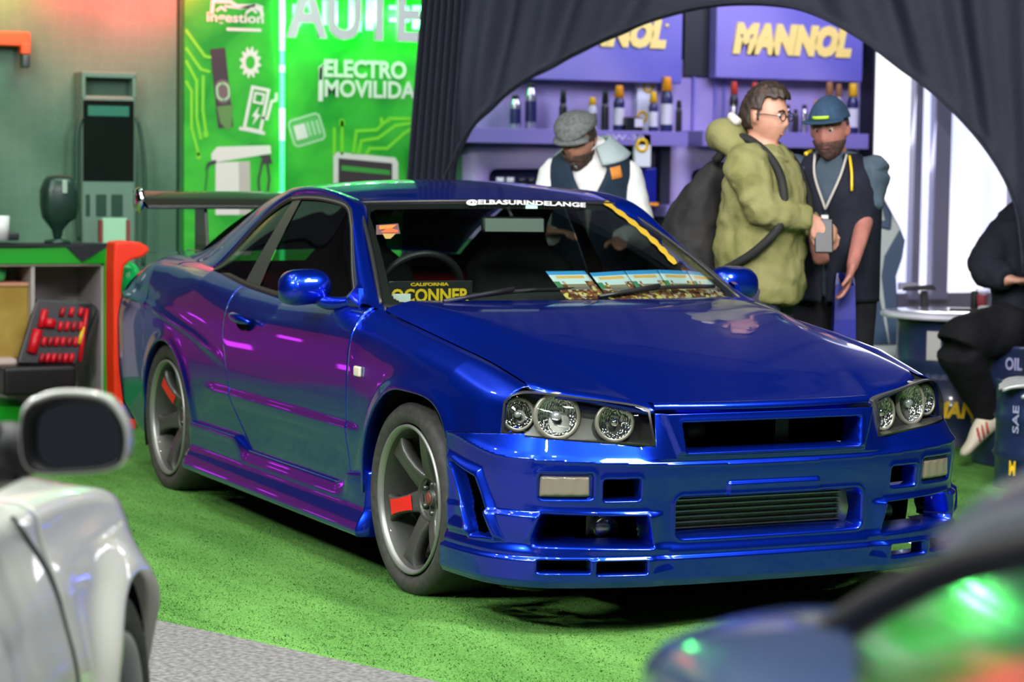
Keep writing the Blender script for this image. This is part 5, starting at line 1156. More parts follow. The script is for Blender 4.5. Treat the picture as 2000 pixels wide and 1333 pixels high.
slab('armrest_pad', [(1768, 560), (1822, 556), (1830, 566), (1768, 568)], .10, M['black'], gc, -.1, .005); slab('armrest_post', [(1800, 568), (1812, 568), (1814, 600), (1814, 690), (1800, 690)], .04, M['black'], gc, -.05, .004)
slab('armrest_shell', [(1757, 552), (1790, 552), (1800, 562), (1757, 566)], .06, mat('lilac_grey_plastic', (.35, .32, .42), .4), gc, -.04, .004)
cb_ = np.array([chb[0], chb[1], 0]); zse = C3(1700, 705)[2]
lathe('gas_column', [(.03, .09), (.03, zse-.05), (.10, zse-.02)], M['black'], gc, 16, 'z', tuple(cb_))
for k in range(5):
    t = 2*math.pi*k/5+.3; e_ = np.array([math.cos(t), math.sin(t), 0]); tube('base_leg', [cb_+[0, 0, .11], cb_+e_*.30+[0, 0, .07]], .02, M['black'], gc, 8); lathe('caster', [(0, -.02), (.028, -.02), (.028, .02), (0, .02)], M['black'], gc, 12, 'y', tuple(cb_+e_*.30+[0, 0, .03]))
# ================================================================== DRUM TABLE, DRUMS
M['drum'] = noisy(mat('dark_blue_drum', rough=.35, coat=.4), 6, (.010, .018, .060), (.016, .028, .085))
def drum(name, c_, r, h, lab, cat_='drum', top=None):
    e = empty(name, (c_[0], c_[1], 0), 0, lab, cat_)
    prof = [(0, .005), (r*.96, .005), (r, .0), (r+.006, .012), (r, .025)]
    for f in (.33, .66): prof += [(r, h*f-.02), (r+.012, h*f), (r, h*f+.02)]
    prof += [(r, h-.025), (r+.008, h-.010), (r, h), (r*.96, h-.012), (0, h-.012)]
    lathe('drum_body', prof, M['drum'], e, 64, 'z', (c_[0], c_[1], 0)); return e
def on_drum(c_, r, ang, z, out=.004): return np.array([c_[0]+(r+out)*math.cos(ang), c_[1]+(r+out)*math.sin(ang), z])
def drum_text(name, body, c_, r, a0, a1, z0, z1, m, parent, bold=.03, shear=0., vert=False):
    "lettering wrapped round a drum; a0->a1 are angles left-to-right as seen"
    o = text(name, body, ((0, 0, 0), (1, 0, 0), (0, 1, 0)), 1., m, parent, bold=bold, extrude=0, shear=shear)
    o.matrix_basis = Matrix.Identity(4); o.matrix_parent_inverse = Matrix.Identity(4); V = np.array([v.co[:] for v in o.data.vertices]); mn, mx_ = V.min(0), V.max(0); inv = wm(parent).inverted()
    for v in o.data.vertices:
        u = (v.co.x-mn[0])/(mx_[0]-mn[0]); w = (v.co.y-mn[1])/(mx_[1]-mn[1])
        if vert: u, w = w, u; w = 1-w if False else w
        if vert: u = 1-u
        p = on_drum(c_, r, a0+(a1-a0)*u, z0+(z1-z0)*w, .018); v.co = inv @ Vector(p)
    return o
dc = at(1862, 800, t=12.4)*[1, 1, 0]; rD = .30; hD = at(1830, 612, t=12.2)[2]-.03
va = math.atan2(CAM[1]-dc[1], CAM[0]-dc[0])
dt_ = drum('drum_table', dc, rD, hD, 'dark blue oil drum with a round white top used as a table, yellow lettering', 'table')
lathe('round_top', [(0, hD), (.375, hD), (.385, hD+.008), (.385, hD+.022), (.375, hD+.03), (0, hD+.03)], mat('glossy_white_top', (.62, .60, .70), .12, 0, .5), dt_, 64, 'z', tuple(dc))
def dpx(px, c_, r, t):
    "angle on a drum for a pixel column"
    best = min(np.linspace(va-1.5, va+1.5, 600), key=lambda a: abs(proj(on_drum(c_, r, a, .5))[0]-px)); return best
z_ = lambda py: at(1862, py, t=11.95)[2]
drum_text('drum_lettering', 'MANNOL', dc, rD, dpx(1826, dc, rD, 0), dpx(1966, dc, rD, 0), z_(824), z_(790), M['yellow'], dt_, .05, .2)
drum_text('drum_small_print', 'OIL AND LUBES', dc, rD, dpx(1812, dc, rD, 0), dpx(1852, dc, rD, 0), z_(748), z_(738), mat('faint_print', (.16, .18, .28), .5), dt_, .0)
a0, a1 = dpx(1812, dc, rD, 0), dpx(1838, dc, rD, 0)
grid('paper_label', [[on_drum(dc, rD, a, z, .016) for z in (z_(710), z_(652))] for a in np.linspace(a0, a1, 6)], mat('label_paper', (.40, .40, .38), .6), dt_)
# things on the drum table
zt_ = hD+.03
def ttop(px, py): return at(px, py, z=zt_)
gl_ = lathe('drinking_glass', [(0, .003), (.028, .003), (.036, .115), (.033, .115), (.026, .008), (0, .008)], glass('clear_tumbler', (.92, .92, .95)), None, 24, 'z', tuple(ttop(1918, 607))); tag(gl_, 'clear tumbler with a red drink on the drum table', 'glass')
lathe('red_drink', [(0, .010), (.025, .010), (.031, .085), (0, .085)], mat('red_drink', (.75, .08, .10), .2), gl_, 20, 'z', tuple(ttop(1918, 607)))
p_ = ttop(1903, 606); o = box('dark_bottle_small', tuple(p_+[0, 0, .05]), (.035, .035, .10), M['black'], None, .01); tag(o, 'small black flask left of the tumbler on the drum table', 'flask')
p_ = ttop(1885, 606); o = box('black_phone', tuple(p_+[0, 0, .005]), (.16, .08, .010), M['black'], None, .003, (0, 0, .9)); tag(o, 'flat black phone lying on the drum table', 'phone')
p_ = ttop(1922, 611); o = box('crumpled_napkin', tuple(p_+[0, 0, .018]), (.06, .05, .036), M['white'], None, .014, (0, 0, .4)); tag(o, 'crumpled white napkin in front of the tumbler', 'napkin')
# drum the sitter sits on, and the near drum at the right edge
ds = at(2020, 800, t=11.6)*[1, 1, 0]; hS = at(1980, 668, t=11.6)[2]; dr2 = drum('oil_drum', ds, .29, hS, 'dark blue oil drum the seated person sits on, with a pale stencilled band'); va_ = va
drum_text('drum_lettering', 'OIL', ds, .29, dpx(1966, ds, .29, 0), dpx(1998, ds, .29, 0), at(1990, 720, t=11.45)[2], at(1990, 695, t=11.45)[2], mat('stencil_lilac', (.30, .30, .50), .5), dr2, .03)
drum_text('drum_badge', 'M', ds, .29, dpx(1963, ds, .29, 0), dpx(1974, ds, .29, 0), at(1970, 803, t=11.45)[2], at(1970, 785, t=11.45)[2], M['yellow'], dr2, .05)
dn = at(2052, 960, t=10.7)*[1, 1, 0]; hN = at(1995, 745, t=10.5)[2]; dr3 = drum('oil_drum', dn, .25, hN, 'nearer dark blue oil drum cut by the right picture edge, vertical pale letters'); 
drum_text('drum_lettering', 'SAE', dn, .25, dpx(1984, dn, .25, 0), dpx(1996, dn, .25, 0), at(1990, 850, t=10.45)[2], at(1990, 795, t=10.45)[2], mat('pale_stencil', (.30, .32, .48), .5), dr3, .02, 0, True)
drum_text('drum_badge', 'M', dn, .25, dpx(1980, dn, .25, 0), dpx(1992, dn, .25, 0), at(1990, 935, t=10.45)[2], at(1990, 905, t=10.45)[2], M['yellow'], dr3, .05)
# ================================================================== PEOPLE
def etube(pts, rads, n=20, up=(0, 0, 1)):
    "closed tube with elliptical rings: rads = [(side, other)]"
    p = np.asarray(pts, float); k = len(p); T = np.gradient(p, axis=0); T /= np.linalg.norm(T, axis=1)[:, None]+1e-9; V = []; F = []
    for i in range(k):
        u = np.asarray(up, float); a = u-T[i]*(u@T[i])
        if np.linalg.norm(a) < .1: a = np.array([1., 0, 0])-T[i]*T[i][0]
        a /= np.linalg.norm(a); b = np.cross(T[i], a); ra, rb = rads[i] if not np.isscalar(rads[i]) else (rads[i], rads[i])
        for j in range(n): t = 2*math.pi*j/n; V.append(p[i]+a*ra*math.cos(t)+b*rb*math.sin(t))
    for i in range(k-1):
        for j in range(n): j2 = (j+1) % n; F.append((i*n+j, i*n+j2, (i+1)*n+j2, (i+1)*n+j))
    F.append(tuple(range(n))[::-1]); F.append(tuple((k-1)*n+j for j in range(n))); return V, F
def smooth_tube(pts, rads, m=16, n=20, up=(0, 0, 1)):
    r = np.array([(q, q) if np.isscalar(q) else q for q in rads], float); A = cat(np.hstack([np.asarray(pts, float), r]), m); return etube(A[:, :3], [tuple(q) for q in A[:, 3:]], n, up)
def ball(c, r, n=16):
    V = []; F = []; r = np.array(r if not np.isscalar(r) else (r, r, r), float)
    for i in range(n+1):
        a = math.pi*i/n
        for j in range(2*n): b = math.pi*j/n; V.append(np.array(c)+r*[math.sin(a)*math.cos(b), math.sin(a)*math.sin(b), math.cos(a)])
    for i in range(n):
        for j in range(2*n): j2 = (j+1) % (2*n); F.append((i*2*n+j, (i+1)*2*n+j, (i+1)*2*n+j2, i*2*n+j2))
    return V, F
def blob(name, pieces, m, parent, voxel=.012, sm=4, folds=0., fscale=.25):
    "fuse overlapping pieces into one continuous skin"
    V, F = [], []
    for v, f in pieces: k = len(V); V += list(v); F += [tuple(i+k for i in q) for q in f]
    o = mesh(name, V, F, m, parent); md = o.modifiers.new('r', 'REMESH'); md.mode = 'VOXEL'; md.voxel_size = voxel; md.use_smooth_shade = True
    md = o.modifiers.new('s', 'SMOOTH'); md.iterations = sm; md.factor = .5
    if folds:
        tx = bpy.data.textures.new(name+'_folds', 'CLOUDS'); tx.noise_scale = fscale; md = o.modifiers.new('d', 'DISPLACE'); md.texture = tx; md.strength = folds; md.mid_level = .5; md.texture_coords = 'GLOBAL'
    return o
class Fig:
    "local frame: f forward, l left, u up, placed at a base point and turned by yaw"
    def __init__(s, base, yaw): s.b = np.array(base, float); s.f = np.array([math.cos(yaw), math.sin(yaw), 0]); s.l = np.array([-math.sin(yaw), math.cos(yaw), 0])
    def __call__(s, f, l, u): return s.b+s.f*f+s.l*l+np.array([0, 0, u])
    def many(s, pts): return [s(*p) for p in pts]
def frame(yaw, pitch, roll=0):
    Rz = Matrix.Rotation(yaw, 3, 'Z') @ Matrix.Rotation(-pitch, 3, 'Y') @ Matrix.Rotation(roll, 3, 'X'); return np.array(Rz)
def headgrid(c, Rm, s=1., na=40, nb=48, inflate=0., cond=None, face=True):
    "face-bearing head surface; +x local is forward"
    P = np.zeros((na, nb, 3))
    for i in range(na):
        th = math.pi*(i+.001)/(na-1+.002)
        for j in range(nb):
            ph = 2*math.pi*j/nb; x, y, z = math.sin(th)*math.cos(ph), math.sin(th)*math.sin(ph), math.cos(th)
            px, py, pz = x*.098, y*.076, z*.122
            if z < 0: k = -z; py *= 1-.30*k**1.2; px = px*(1-.10*k)+.018*k*(x > -.3)
            if x < 0 and z < -.2: px *= 1-.25*(-z-.2)
            if x > 0: px *= 1-.05*abs(y)
            if x > .2 and face:
                g = lambda a, b, w, h: math.exp(-((y-a)/w)**2-((z-b)/h)**2)
                px += .016*g(0, -.20, .13, .17)+.009*g(0, -.02, .09, .22)-.010*(g(.36, .05, .17, .10)+g(-.36, .05, .17, .10))+.006*(g(.34, .22, .25, .07)+g(-.34, .22, .25, .07))+.007*g(0, -.50, .22, .06)-.004*g(0, -.56, .2, .03)+.006*g(0, -.64, .18, .05)+.010*g(0, -.88, .25, .12)+.004*(g(.45, -.25, .2, .15)+g(-.45, -.25, .2, .15))
            q = np.array([px, py, pz]); n_ = np.array([x, y, z]); P[i, j] = c+Rm@((q+n_*inflate)*s)
    return P
def gpiece(P):
    na, nb = P.shape[:2]; V = P.reshape(-1, 3).tolist(); F = [(i*nb+j, (i+1)*nb+j, (i+1)*nb+(j+1) % nb, i*nb+(j+1) % nb) for i in range(na-1) for j in range(nb)]; F.append(tuple(range(nb))); F.append(tuple((na-1)*nb+j for j in range(nb))[::-1]); return V, F
def shell(name, c, Rm, inflate, test, m, parent, s=1., bump=0., face=False, na=60, nb=72):
    "cap / hair / beard: the part of an inflated head surface where test(x,y,z) on the unit sphere holds"
    P = headgrid(c, Rm, s, na, nb, 0, None, face); C = np.array(c); K = np.zeros((na-1, nb), bool)
    for i in range(na):
        th = math.pi*i/(na-1)
        for j in range(nb):
            ph = 2*math.pi*j/nb; u = np.array([math.sin(th)*math.cos(ph), math.sin(th)*math.sin(ph), math.cos(th)]); inf = inflate(u) if callable(inflate) else inflate
            inf += bump*math.sin(u[0]*23+u[2]*17)*math.sin(u[1]*19); P[i, j] += Rm@(u*inf*s)
            if i < na-1: K[i, j] = test(math.sin(th+.5*math.pi/na)*math.cos(ph), math.sin(th+.5*math.pi/na)*math.sin(ph), math.cos(th+.5*math.pi/na))
    o = grid(name, P, m, parent, closev=True, keep=K); md = o.modifiers.new('s', 'SOLIDIFY'); md.thickness = .006; md.offset = -1; return o
def hand(w, d, nrm, side, curl=.5, s=1.):
    "palm + five unequal bent fingers; w wrist, d pointing direction, nrm back-of-hand normal, side +1/-1 thumb side"
    w = np.array(w, float); d = np.array(d, float); d /= np.linalg.norm(d); nrm = np.array(nrm, float); nrm -= d*(nrm@d); nrm /= np.linalg.norm(nrm); t = np.cross(nrm, d)*side; out = []
    out.append(smooth_tube([w-d*.02*s, w+d*.03*s, w+d*.07*s, w+d*.092*s], [(.020*s, .026*s), (.017*s, .034*s), (.015*s, .040*s), (.011*s, .036*s)], 10, 16, nrm))
    for k, (o_, L) in enumerate(((.030, .070), (.011, .080), (-.010, .075), (-.030, .058))):
        p = w+d*.086*s+t*o_*s; pts = [p-d*.02*s, p]; a = curl*.45; dd = d
        for seg in (.45, .32, .23):
            dd = d*math.cos(a)-nrm*math.sin(a); pts.append(pts[-1]+dd*L*seg*s); a += curl*.75
        out.append(smooth_tube(pts, [.0095*s, .0095*s, .0090*s, .0083*s, .0065*s], 12, 10, nrm))
    p = w+d*.025*s+t*.028*s; dd = (d*.6+t*.75-nrm*.3); dd /= np.linalg.norm(dd); d2 = d*.9+t*.2-nrm*.4; d2 /= np.linalg.norm(d2)
    out.append(smooth_tube([p, p+dd*.032*s, p+dd*.034*s+d2*.030*s, p+dd*.034*s+d2*.050*s], [.014*s, .012*s, .0105*s, .008*s], 10, 10, nrm)); return out
SK = noisy(mat('skin_warm', rough=.55), 14, (.42, .20, .13), (.50, .25, .17)); SK2 = noisy(mat('skin_flushed', rough=.55), 14, (.36, .14, .11), (.46, .19, .15)); EYE = mat('eye_dark', (.02, .015, .012), .2); EYEW = mat('eye_white', (.55, .52, .5), .3); BROW = mat('brow_hair', (.035, .02, .015), .8); LIP = mat('lips', (.30, .12, .09), .5)
def face_bits(c, Rm, body, s=1.):
    for sy in (-1, 1):
        for nm, m, off, r in (('eyeball', EYEW, (.0775, sy*.029, .008), .0112), ('iris', EYE, (.0850, sy*.029, .005), .0062)):
            V, F = ball(c+Rm@(np.array(off)*s), r*s, 8); mesh(nm, V, F, m, body)
        tube('eyebrow', [c+Rm@(np.array(q)*s) for q in ((.086, sy*.046, .026), (.094, sy*.030, .032), (.096, sy*.014, .027))], .004*s, BROW, body, 6)
    tube('mouth', [c+Rm@(np.array(q)*s) for q in ((.092, -.020, -.066), (.0995, 0, -.067), (.092, .020, -.066))], .0032*s, LIP, body, 6)
def ears(c, Rm, s=1.): return [ball(c+Rm@(np.array((-.004, sy*.078, -.008))*s), (.016*s, .012*s, .030*s), 8) for sy in (-1, 1)]
def person(base, yaw, head, hp, skin, lean=0., arms=None, hs=1., sho=(1.42, .19), legs=True, hip=.93, hands=None, sh_f=0.):
    "one continuous body (head, neck, trunk, arms, hands, legs)"
    g = Fig(base, yaw); pcs = []
    Rm = frame(*hp); hc = np.array(head)
    pcs.append(gpiece(headgrid(hc, Rm, hs))); pcs += ears(hc, Rm, hs)
    nk = g(sh_f, 0, sho[0]+.02); chin = hc+Rm@np.array([-.03, 0, -.07])
    pcs.append(smooth_tube([nk-[0, 0, .06], nk, (nk+chin)/2, chin], [(.07, .08), (.060, .062), (.054, .056), (.05, .052)], 10, 20, g.f))
    pcs.append(smooth_tube([g(0, 0, hip-.08), g(0, 0, hip+.08), g(sh_f*.5, 0, hip+.25), g(sh_f, 0, sho[0]-.10), g(sh_f, 0, sho[0])], [(.095, .14), (.085, .135), (.09, .14), (.085, .15), (.05, .10)], 16, 24, g.f))
    for k, sd in enumerate((-1, 1)):                       # -1 right, +1 left
        if arms and arms[k] is not None:
            e, w = [np.array(q, float) for q in arms[k]]; s0 = g(sh_f, sd*sho[1], sho[0]-.03)
            pcs.append(smooth_tube([g(sh_f, sd*.08, sho[0]-.04), s0, (s0+e)/2, e, (e+w)/2, w], [.06, .052, .046, .040, .036, .026], 22, 16))
            if hands and hands[k]: pcs += hand(w, *hands[k])
        if legs: pcs.append(smooth_tube([g(0, sd*.09, hip), g(.02, sd*.10, .50), g(-.01, sd*.10, .12), g(.0, sd*.10, .05)], [.088, .058, .040, .038], 16, 16))
    return g, Rm, hc, pcs
camdir = math.atan2(-CF[1], -CF[0])                        # yaw that looks back at the camera
cloth_ = lambda n, a, b_, sc=9, r=.85: noisy(mat(n, rough=r, spec=.2), sc, a, b_, .25, 4, 120)
# ---- man in the grey flat cap
b0 = at(1150, 600, t=11.55)*[1, 1, 0]; hc = at(1129, 272, t=11.42)
sc0 = at(1152, 330, t=11.55); ypr = (camdir-.42, -.36, 0)
p1 = empty('person', tuple(b0), 0, 'bearded person in a grey flat cap, navy padded vest and white sleeves looking down', 'person')
g, Rm, hc, pcs = person(b0, camdir-.10, hc, ypr, SK, arms=((Fig(b0, camdir-.1)(.08, -.255, 1.10), Fig(b0, camdir-.1)(.34, -.16, 1.10)), (Fig(b0, camdir-.1)(.06, .265, 1.08), Fig(b0, camdir-.1)(.32, .14, 1.06))), sho=(1.41, .175), hands=(((1, .5, 0), (0, 0, 1), 1, .6), ((1, -.3, 0), (0, 0, 1), -1, .6)), hs=1.03, sh_f=.0)
pcs[-1] = pcs[-1]; body = blob('body', pcs, SK, p1, .011, 3)
face_bits(hc, Rm, body, 1.03)
shell('hair', hc, Rm, .010, lambda x, y, z: z > -.25 and x < .45 and z < .55 and not (x > .12 and z < .05), BROW, p1, 1.03)
shell('beard', hc, Rm, lambda u: .012+.012*max(0, -u[2]), lambda x, y, z: x > .05 and z < -.33 and not (abs(y) < .15 and -.56 < z < -.50 and x > .5), noisy(mat('beard_brown', rough=.9), 60, (.035, .018, .012), (.09, .05, .035)), p1, 1.03, .002, True)
capm = cloth_('grey_tweed', (.085, .095, .09), (.16, .17, .165), 60)
P = []
for i in range(26):
    th = math.pi*i/25; row = []
    for j in range(44):
        ph = 2*math.pi*j/44; x, y, z = math.sin(th)*math.cos(ph), math.sin(th)*math.sin(ph), math.cos(th)
        fx = .128*x+.014; fy = .103*y*(1-.10*max(0, x)); fz = (.062 if z > 0 else .040)*z+.078-.34*(fx-.0)*max(0, x)**.8*.75-.010*(x < -.5)
        row.append(hc+Rm@np.array([fx, fy, fz]))
    P.append(row)
grid('flat_cap', P, capm, p1, closev=True)
P = []
for a in np.linspace(-1.1, 1.1, 16): P.append([hc+Rm@np.array([(.095+.058*v)*math.cos(a*.9)+.004, (.092+.004*v)*math.sin(a), .040-.020*v-.006*abs(a)]) for v in np.linspace(0, 1, 6)])
o = grid('cap_peak', P, capm, p1); md = o.modifiers.new('s', 'SOLIDIFY'); md.thickness = .010
shirt = cloth_('white_shirt', (.60, .62, .60), (.76, .77, .75), 4); vest = cloth_('navy_padded_vest', (.010, .022, .040), (.020, .038, .060), 5); hood = cloth_('pale_blue_grey_lining', (.28, .36, .37), (.36, .44, .44))
def sleeve(g, sd, e, w, m, name, parent, r=(.085, .072, .062, .052), sho=(1.41, .175), folds=.02):
    s0 = g(0, sd*sho[1], sho[0]-.03); e = np.array(e); w = np.array(w); return blob(name, [smooth_tube([g(0, sd*.10, sho[0]-.05), s0, (s0+e)/2, e, (e*.5+w*.5), w], [r[0]*.9, r[0], r[1]*1.05, r[1], r[2], r[3]], 26, 20)], m, parent, .012, 3, folds, .09)
for sd in (-1, 1): sleeve(g, sd, g(.07, sd*.26, 1.09), g(.31, sd*.16, 1.08), shirt, 'sleeve', p1, (.066, .064, .056, .045))
blob('shirt', [smooth_tube([g(0, 0, .95), g(0, 0, 1.2), g(0, 0, 1.38), g(.0, 0, 1.46), g(.03, 0, 1.54)], [(.10, .15), (.105, .155), (.10, .165), (.07, .11), (.058, .064)], 20, 28, g.f)], shirt, p1, .012, 3)
# vest as an open front shell
P = []
for z_, rf, rl in ((.90, .150, .195), (1.10, .155, .195), (1.25, .158, .198), (1.36, .155, .205), (1.43, .135, .185), (1.475, .105, .135)):
    row = []; op_ = .03+.50*float(sstep(1.15, 1.48, z_))
    for a in np.linspace(op_, 2*math.pi-op_, 44): row.append(g(rf*math.cos(a)*(1+.04*math.sin(z_*60)), rl*math.sin(a), z_))
    P.append(row)
P = np.array([cat(P_c, 40) for P_c in np.array(P).transpose(1, 0, 2)]); o = grid('padded_vest', P, vest, p1); md = o.modifiers.new('s', 'SOLIDIFY'); md.thickness = .02; md.offset = 0
for sd in (-1, 1):
    P = [[g(.10*(1-v)*math.cos(a)+.02, sd*(.075+.10*v)*1.0+.0, 1.545-.070*v-.05*max(0, math.cos(a))*(1-.2*v)) for v in np.linspace(0, 1, 6)] for a in np.linspace(-1.2, 1.2, 10)]
    P = []
    for a in np.linspace(.35, 2.75, 14): P.append([g((.085+.060*v)*math.cos(a), sd*(.075+.105*v)*math.sin(a), 1.545-.085*v-.055*max(0, math.cos(a))) for v in np.linspace(0, 1, 8)])
    o = grid('hood_collar', P, hood, p1); md = o.modifiers.new('s', 'SOLIDIFY'); md.thickness = .02
    P = [[g((.150+.01*v)*math.cos(a)+.004, sd*(.185+.02*v)*math.sin(a), 1.452-.055*v-.06*max(0, math.cos(a))) for v in (0, .5, 1)] for a in np.linspace(.55, .85, 6)]
    o = grid('orange_yoke', P, mat('rust_orange_panel', (.60, .22, .03), .7), p1); md = o.modifiers.new('s', 'SOLIDIFY'); md.thickness = .012
    o = blob('trouser_leg', [smooth_tube([g(0, sd*.08, .98), g(.02, sd*.10, .52), g(0, sd*.10, .08)], [.115, .085, .075], 16, 18)], cloth_('dark_trousers', (.015, .016, .02), (.025, .026, .03)), p1, .015)
    V, F = ball(g(.06, sd*.10, .045), (.14, .05, .05), 10); mesh('shoe', V, F, M['black'], p1)
# ---- man in the green hooded jacket, backpack
yg = camdir+1.15; b1 = at(1478, 800, t=9.95)*[1, 1, 0]; hc = at(1494, 226, t=9.85); G = Fig(b1, yg)
eR = at(1492, 408, t=9.68); wR = at(1582, 428, t=9.75); eL = at(1530, 430, t=10.15); wL = at(1586, 436, t=10.0)
p2 = empty('person', tuple(b1), 0, 'person in an olive green hooded jacket and glasses with brown hair, seen from the side', 'person')
g, Rm, hc, pcs = person(b1, yg, hc, (yg-.18, -.12, 0), SK, arms=((eR, wR), (eL, wL)), sho=(1.46, .18), hands=((CS*1.+np.array([0, 0, -.6]), -CF+np.array([0, 0, .6]), -1, .75), (CS*1.+np.array([0, 0, -.8]), CF+np.array([0, 0, .6]), 1, .7)), sh_f=.02)
body = blob('body', pcs, SK, p2, .0085, 3); face_bits(hc, Rm, body)
hm = noisy(mat('brown_hair', rough=.6), 30, (.012, .007, .005), (.045, .024, .014), .3, stretch=(1, 1, .3))
shell('hair', hc, Rm, lambda u: .012+.018*max(0, u[2])*max(0, u[0]+.5)+.003*math.sin(u[1]*31)*math.sin(u[0]*27+u[2]*9), lambda x, y, z: (z > .50+.10*x+.05*math.sin(y*23)) or (x < .22 and z > .16) or (x < -.28 and z > -.42) or (x < .16 and x > .02 and z > -.12), hm, p2, 1., .003)
for sy in (-1, 1): tube('glasses_rim', [hc+Rm@np.array([.102, sy*.032+.022*math.cos(t), .006+.017*math.sin(t)]) for t in np.linspace(0, 2*math.pi, 20)], .0022, M['black'], p2, 6)
tube('glasses_bridge', [hc+Rm@np.array(q) for q in ((.104, -.010, .008), (.107, 0, .010), (.104, .010, .008))], .002, M['black'], p2, 6)
for sy in (-1, 1): tube('glasses_arm', [hc+Rm@np.array(q) for q in ((.100, sy*.054, .008), (.05, sy*.082, .010), (-.005, sy*.086, .004))], .002, M['black'], p2, 6)
olive = cloth_('olive_jacket', (.150, .150, .050), (.215, .205, .085), 7); dk = cloth_('dark_jeans', (.03, .03, .06), (.05, .05, .09))
w_ = g.f
jk = [smooth_tube([g(0, 0, .86), g(0, 0, .96), g(.0, 0, 1.15), g(.01, 0, 1.32), g(.0, 0, 1.44), g(-.01, 0, 1.50)], [(.185, .205), (.190, .21), (.180, .205), (.165, .215), (.12, .18), (.075, .09)], 30, 32, g.f)]
for sd, e, w, k in ((-1, eR, wR, 0), (1, eL, wL, 1)):
    s0 = g(0, sd*.19, 1.42); d_ = (w-e)/np.linalg.norm(w-e); jk.append(smooth_tube([g(0, sd*.10, 1.40), s0, (s0+e)/2, e, (e+w)/2, w-d_*.012], [.085, .092, .082, .076, .064, .054], 30, 22))
blob('olive_jacket', jk, olive, p2, .011, 3, .042, .085)
hd = [smooth_tube([g(-.05, .15, 1.475), g(-.115, .09, 1.53), g(-.15, 0, 1.545), g(-.115, -.09, 1.53), g(-.05, -.15, 1.475)], [(.045, .05), (.065, .075), (.075, .095), (.065, .075), (.045, .05)], 26, 20), smooth_tube([g(-.03, .12, 1.47), g(.07, .085, 1.46), g(.10, .02, 1.44)], [(.03, .035), (.03, .035), (.02, .03)], 14, 14), smooth_tube([g(-.03, -.12, 1.47), g(.07, -.085, 1.46), g(.10, -.02, 1.44)], [(.03, .035), (.03, .035), (.02, .03)], 14, 14)]
blob('jacket_hood', hd, olive, p2, .012, 4, .015, .08)
tube('hood_lining', [g(-.075, -.10, 1.60), g(-.12, -.05, 1.622), g(-.135, .0, 1.625)], .018, mat('fleece_lining', (.50, .46, .42), .9), p2, 10)
for sd in (-1, 1):
    blob('trouser_leg', [smooth_tube([g(0, sd*.085, .95), g(.02, sd*.10, .52), g(-.01, sd*.10, .06)], [.125, .085, .075], 16, 18)], dk, p2, .015)
    V, F = ball(g(.06, sd*.10, .045), (.14, .05, .05), 10); mesh('shoe', V, F, M['black'], p2)
ph = wR+np.array([0, 0, -.07])+CS*.055-CF*.02
o = box('phone', tuple(ph), (.012, .075, .145), M['black'], None, .006, (0, .3, YAW)); tag(o, 'black phone held low in both hands by the person in the olive jacket', 'phone'); box('phone_edge', tuple(ph-CF*.008+np.array([0, 0, -.05])), (.004, .06, .02), M['chrome'], o, .001, (0, .3, YAW))
bkm = cloth_('black_backpack', (.010, .010, .011), (.022, .021, .020), 8, .7)
bp2 = blob('backpack', [smooth_tube([g(-.17, 0, 1.42), g(-.21, 0, 1.34), g(-.27, 0, 1.18), g(-.31, 0, 1.02), g(-.31, 0, .88), g(-.25, 0, .80)], [(.045, .08), (.085, .13), (.135, .165), (.165, .18), (.155, .175), (.09, .13)], 30, 30, g.f)], bkm, None, .012, 3, .035, .10)
tag(bp2, 'black backpack worn on the back of the person in the olive jacket', 'backpack')
for sd in (-1, 1): tube('shoulder_strap', cat([g(-.17, sd*.09, 1.44), g(-.06, sd*.125, 1.535), g(.06, sd*.14, 1.475), g(.135, sd*.15, 1.36), g(.15, sd*.19, 1.20), g(.06, sd*.235, 1.08), g(-.10, sd*.20, .99), g(-.22, sd*.14, .95)], 40), .019, bkm, bp2, 8)
# ---- man in the blue cap
yb = camdir-.32; b2 = at(1618, 800, t=10.55)*[1, 1, 0]; hc = at(1621, 252, t=10.40); g0 = Fig(b2, yb)
eL = at(1694, 412, t=10.42); wL = at(1664, 522, t=10.12); eR = at(1545, 400, t=10.6); wR = at(1590, 455, t=10.25)
p3 = empty('person', tuple(b2), 0, 'person in a dark blue flat-brimmed cap and dark vest over a slate shirt, facing forward', 'person')
g, Rm, hc, pcs = person(b2, yb, hc, (yb-.12, -.16, .04), SK2, arms=((eR, wR), (eL, wL)), sho=(1.44, .175), hands=((CS*.3+np.array([0, 0, -1]), -CF, 1, .6), (np.array([0, 0, -1.])-CS*.25, CS, -1, .5)), hs=1.02)
body = blob('body', pcs, SK2, p3, .0095, 3); face_bits(hc, Rm, body, 1.02)
shell('beard', hc, Rm, lambda u: .006+.006*max(0, -u[2]), lambda x, y, z: x > .02 and z < -.36 and not (abs(y) < .2 and -.57 < z < -.48 and x > .5), noisy(mat('beard_dark', rough=.9), 60, (.05, .022, .018), (.12, .06, .05)), p3, 1.02, .001, True)
shell('hair', hc, Rm, .006, lambda x, y, z: -.2 < z < .4 and x < .1 and not (x > -.1 and z < .1), BROW, p3, 1.02)
cm = cloth_('dark_blue_cap', (.020, .045, .085), (.032, .065, .115), 30)
shell('cap', hc, Rm, lambda u: .016+.004*max(0, u[2]), lambda x, y, z: z > .34, cm, p3, 1.02)
P = []
for a in np.linspace(-1.15, 1.15, 20): P.append([hc+Rm@np.array([(.060*math.cos(a)+.030+(.078*v)*math.cos(a)), (.090+.014*v)*math.sin(a), .046-.004*v]) for v in np.linspace(-.5, 1, 7)])
o = grid('cap_brim', P, cm, p3); md = o.modifiers.new('s', 'SOLIDIFY'); md.thickness = .006
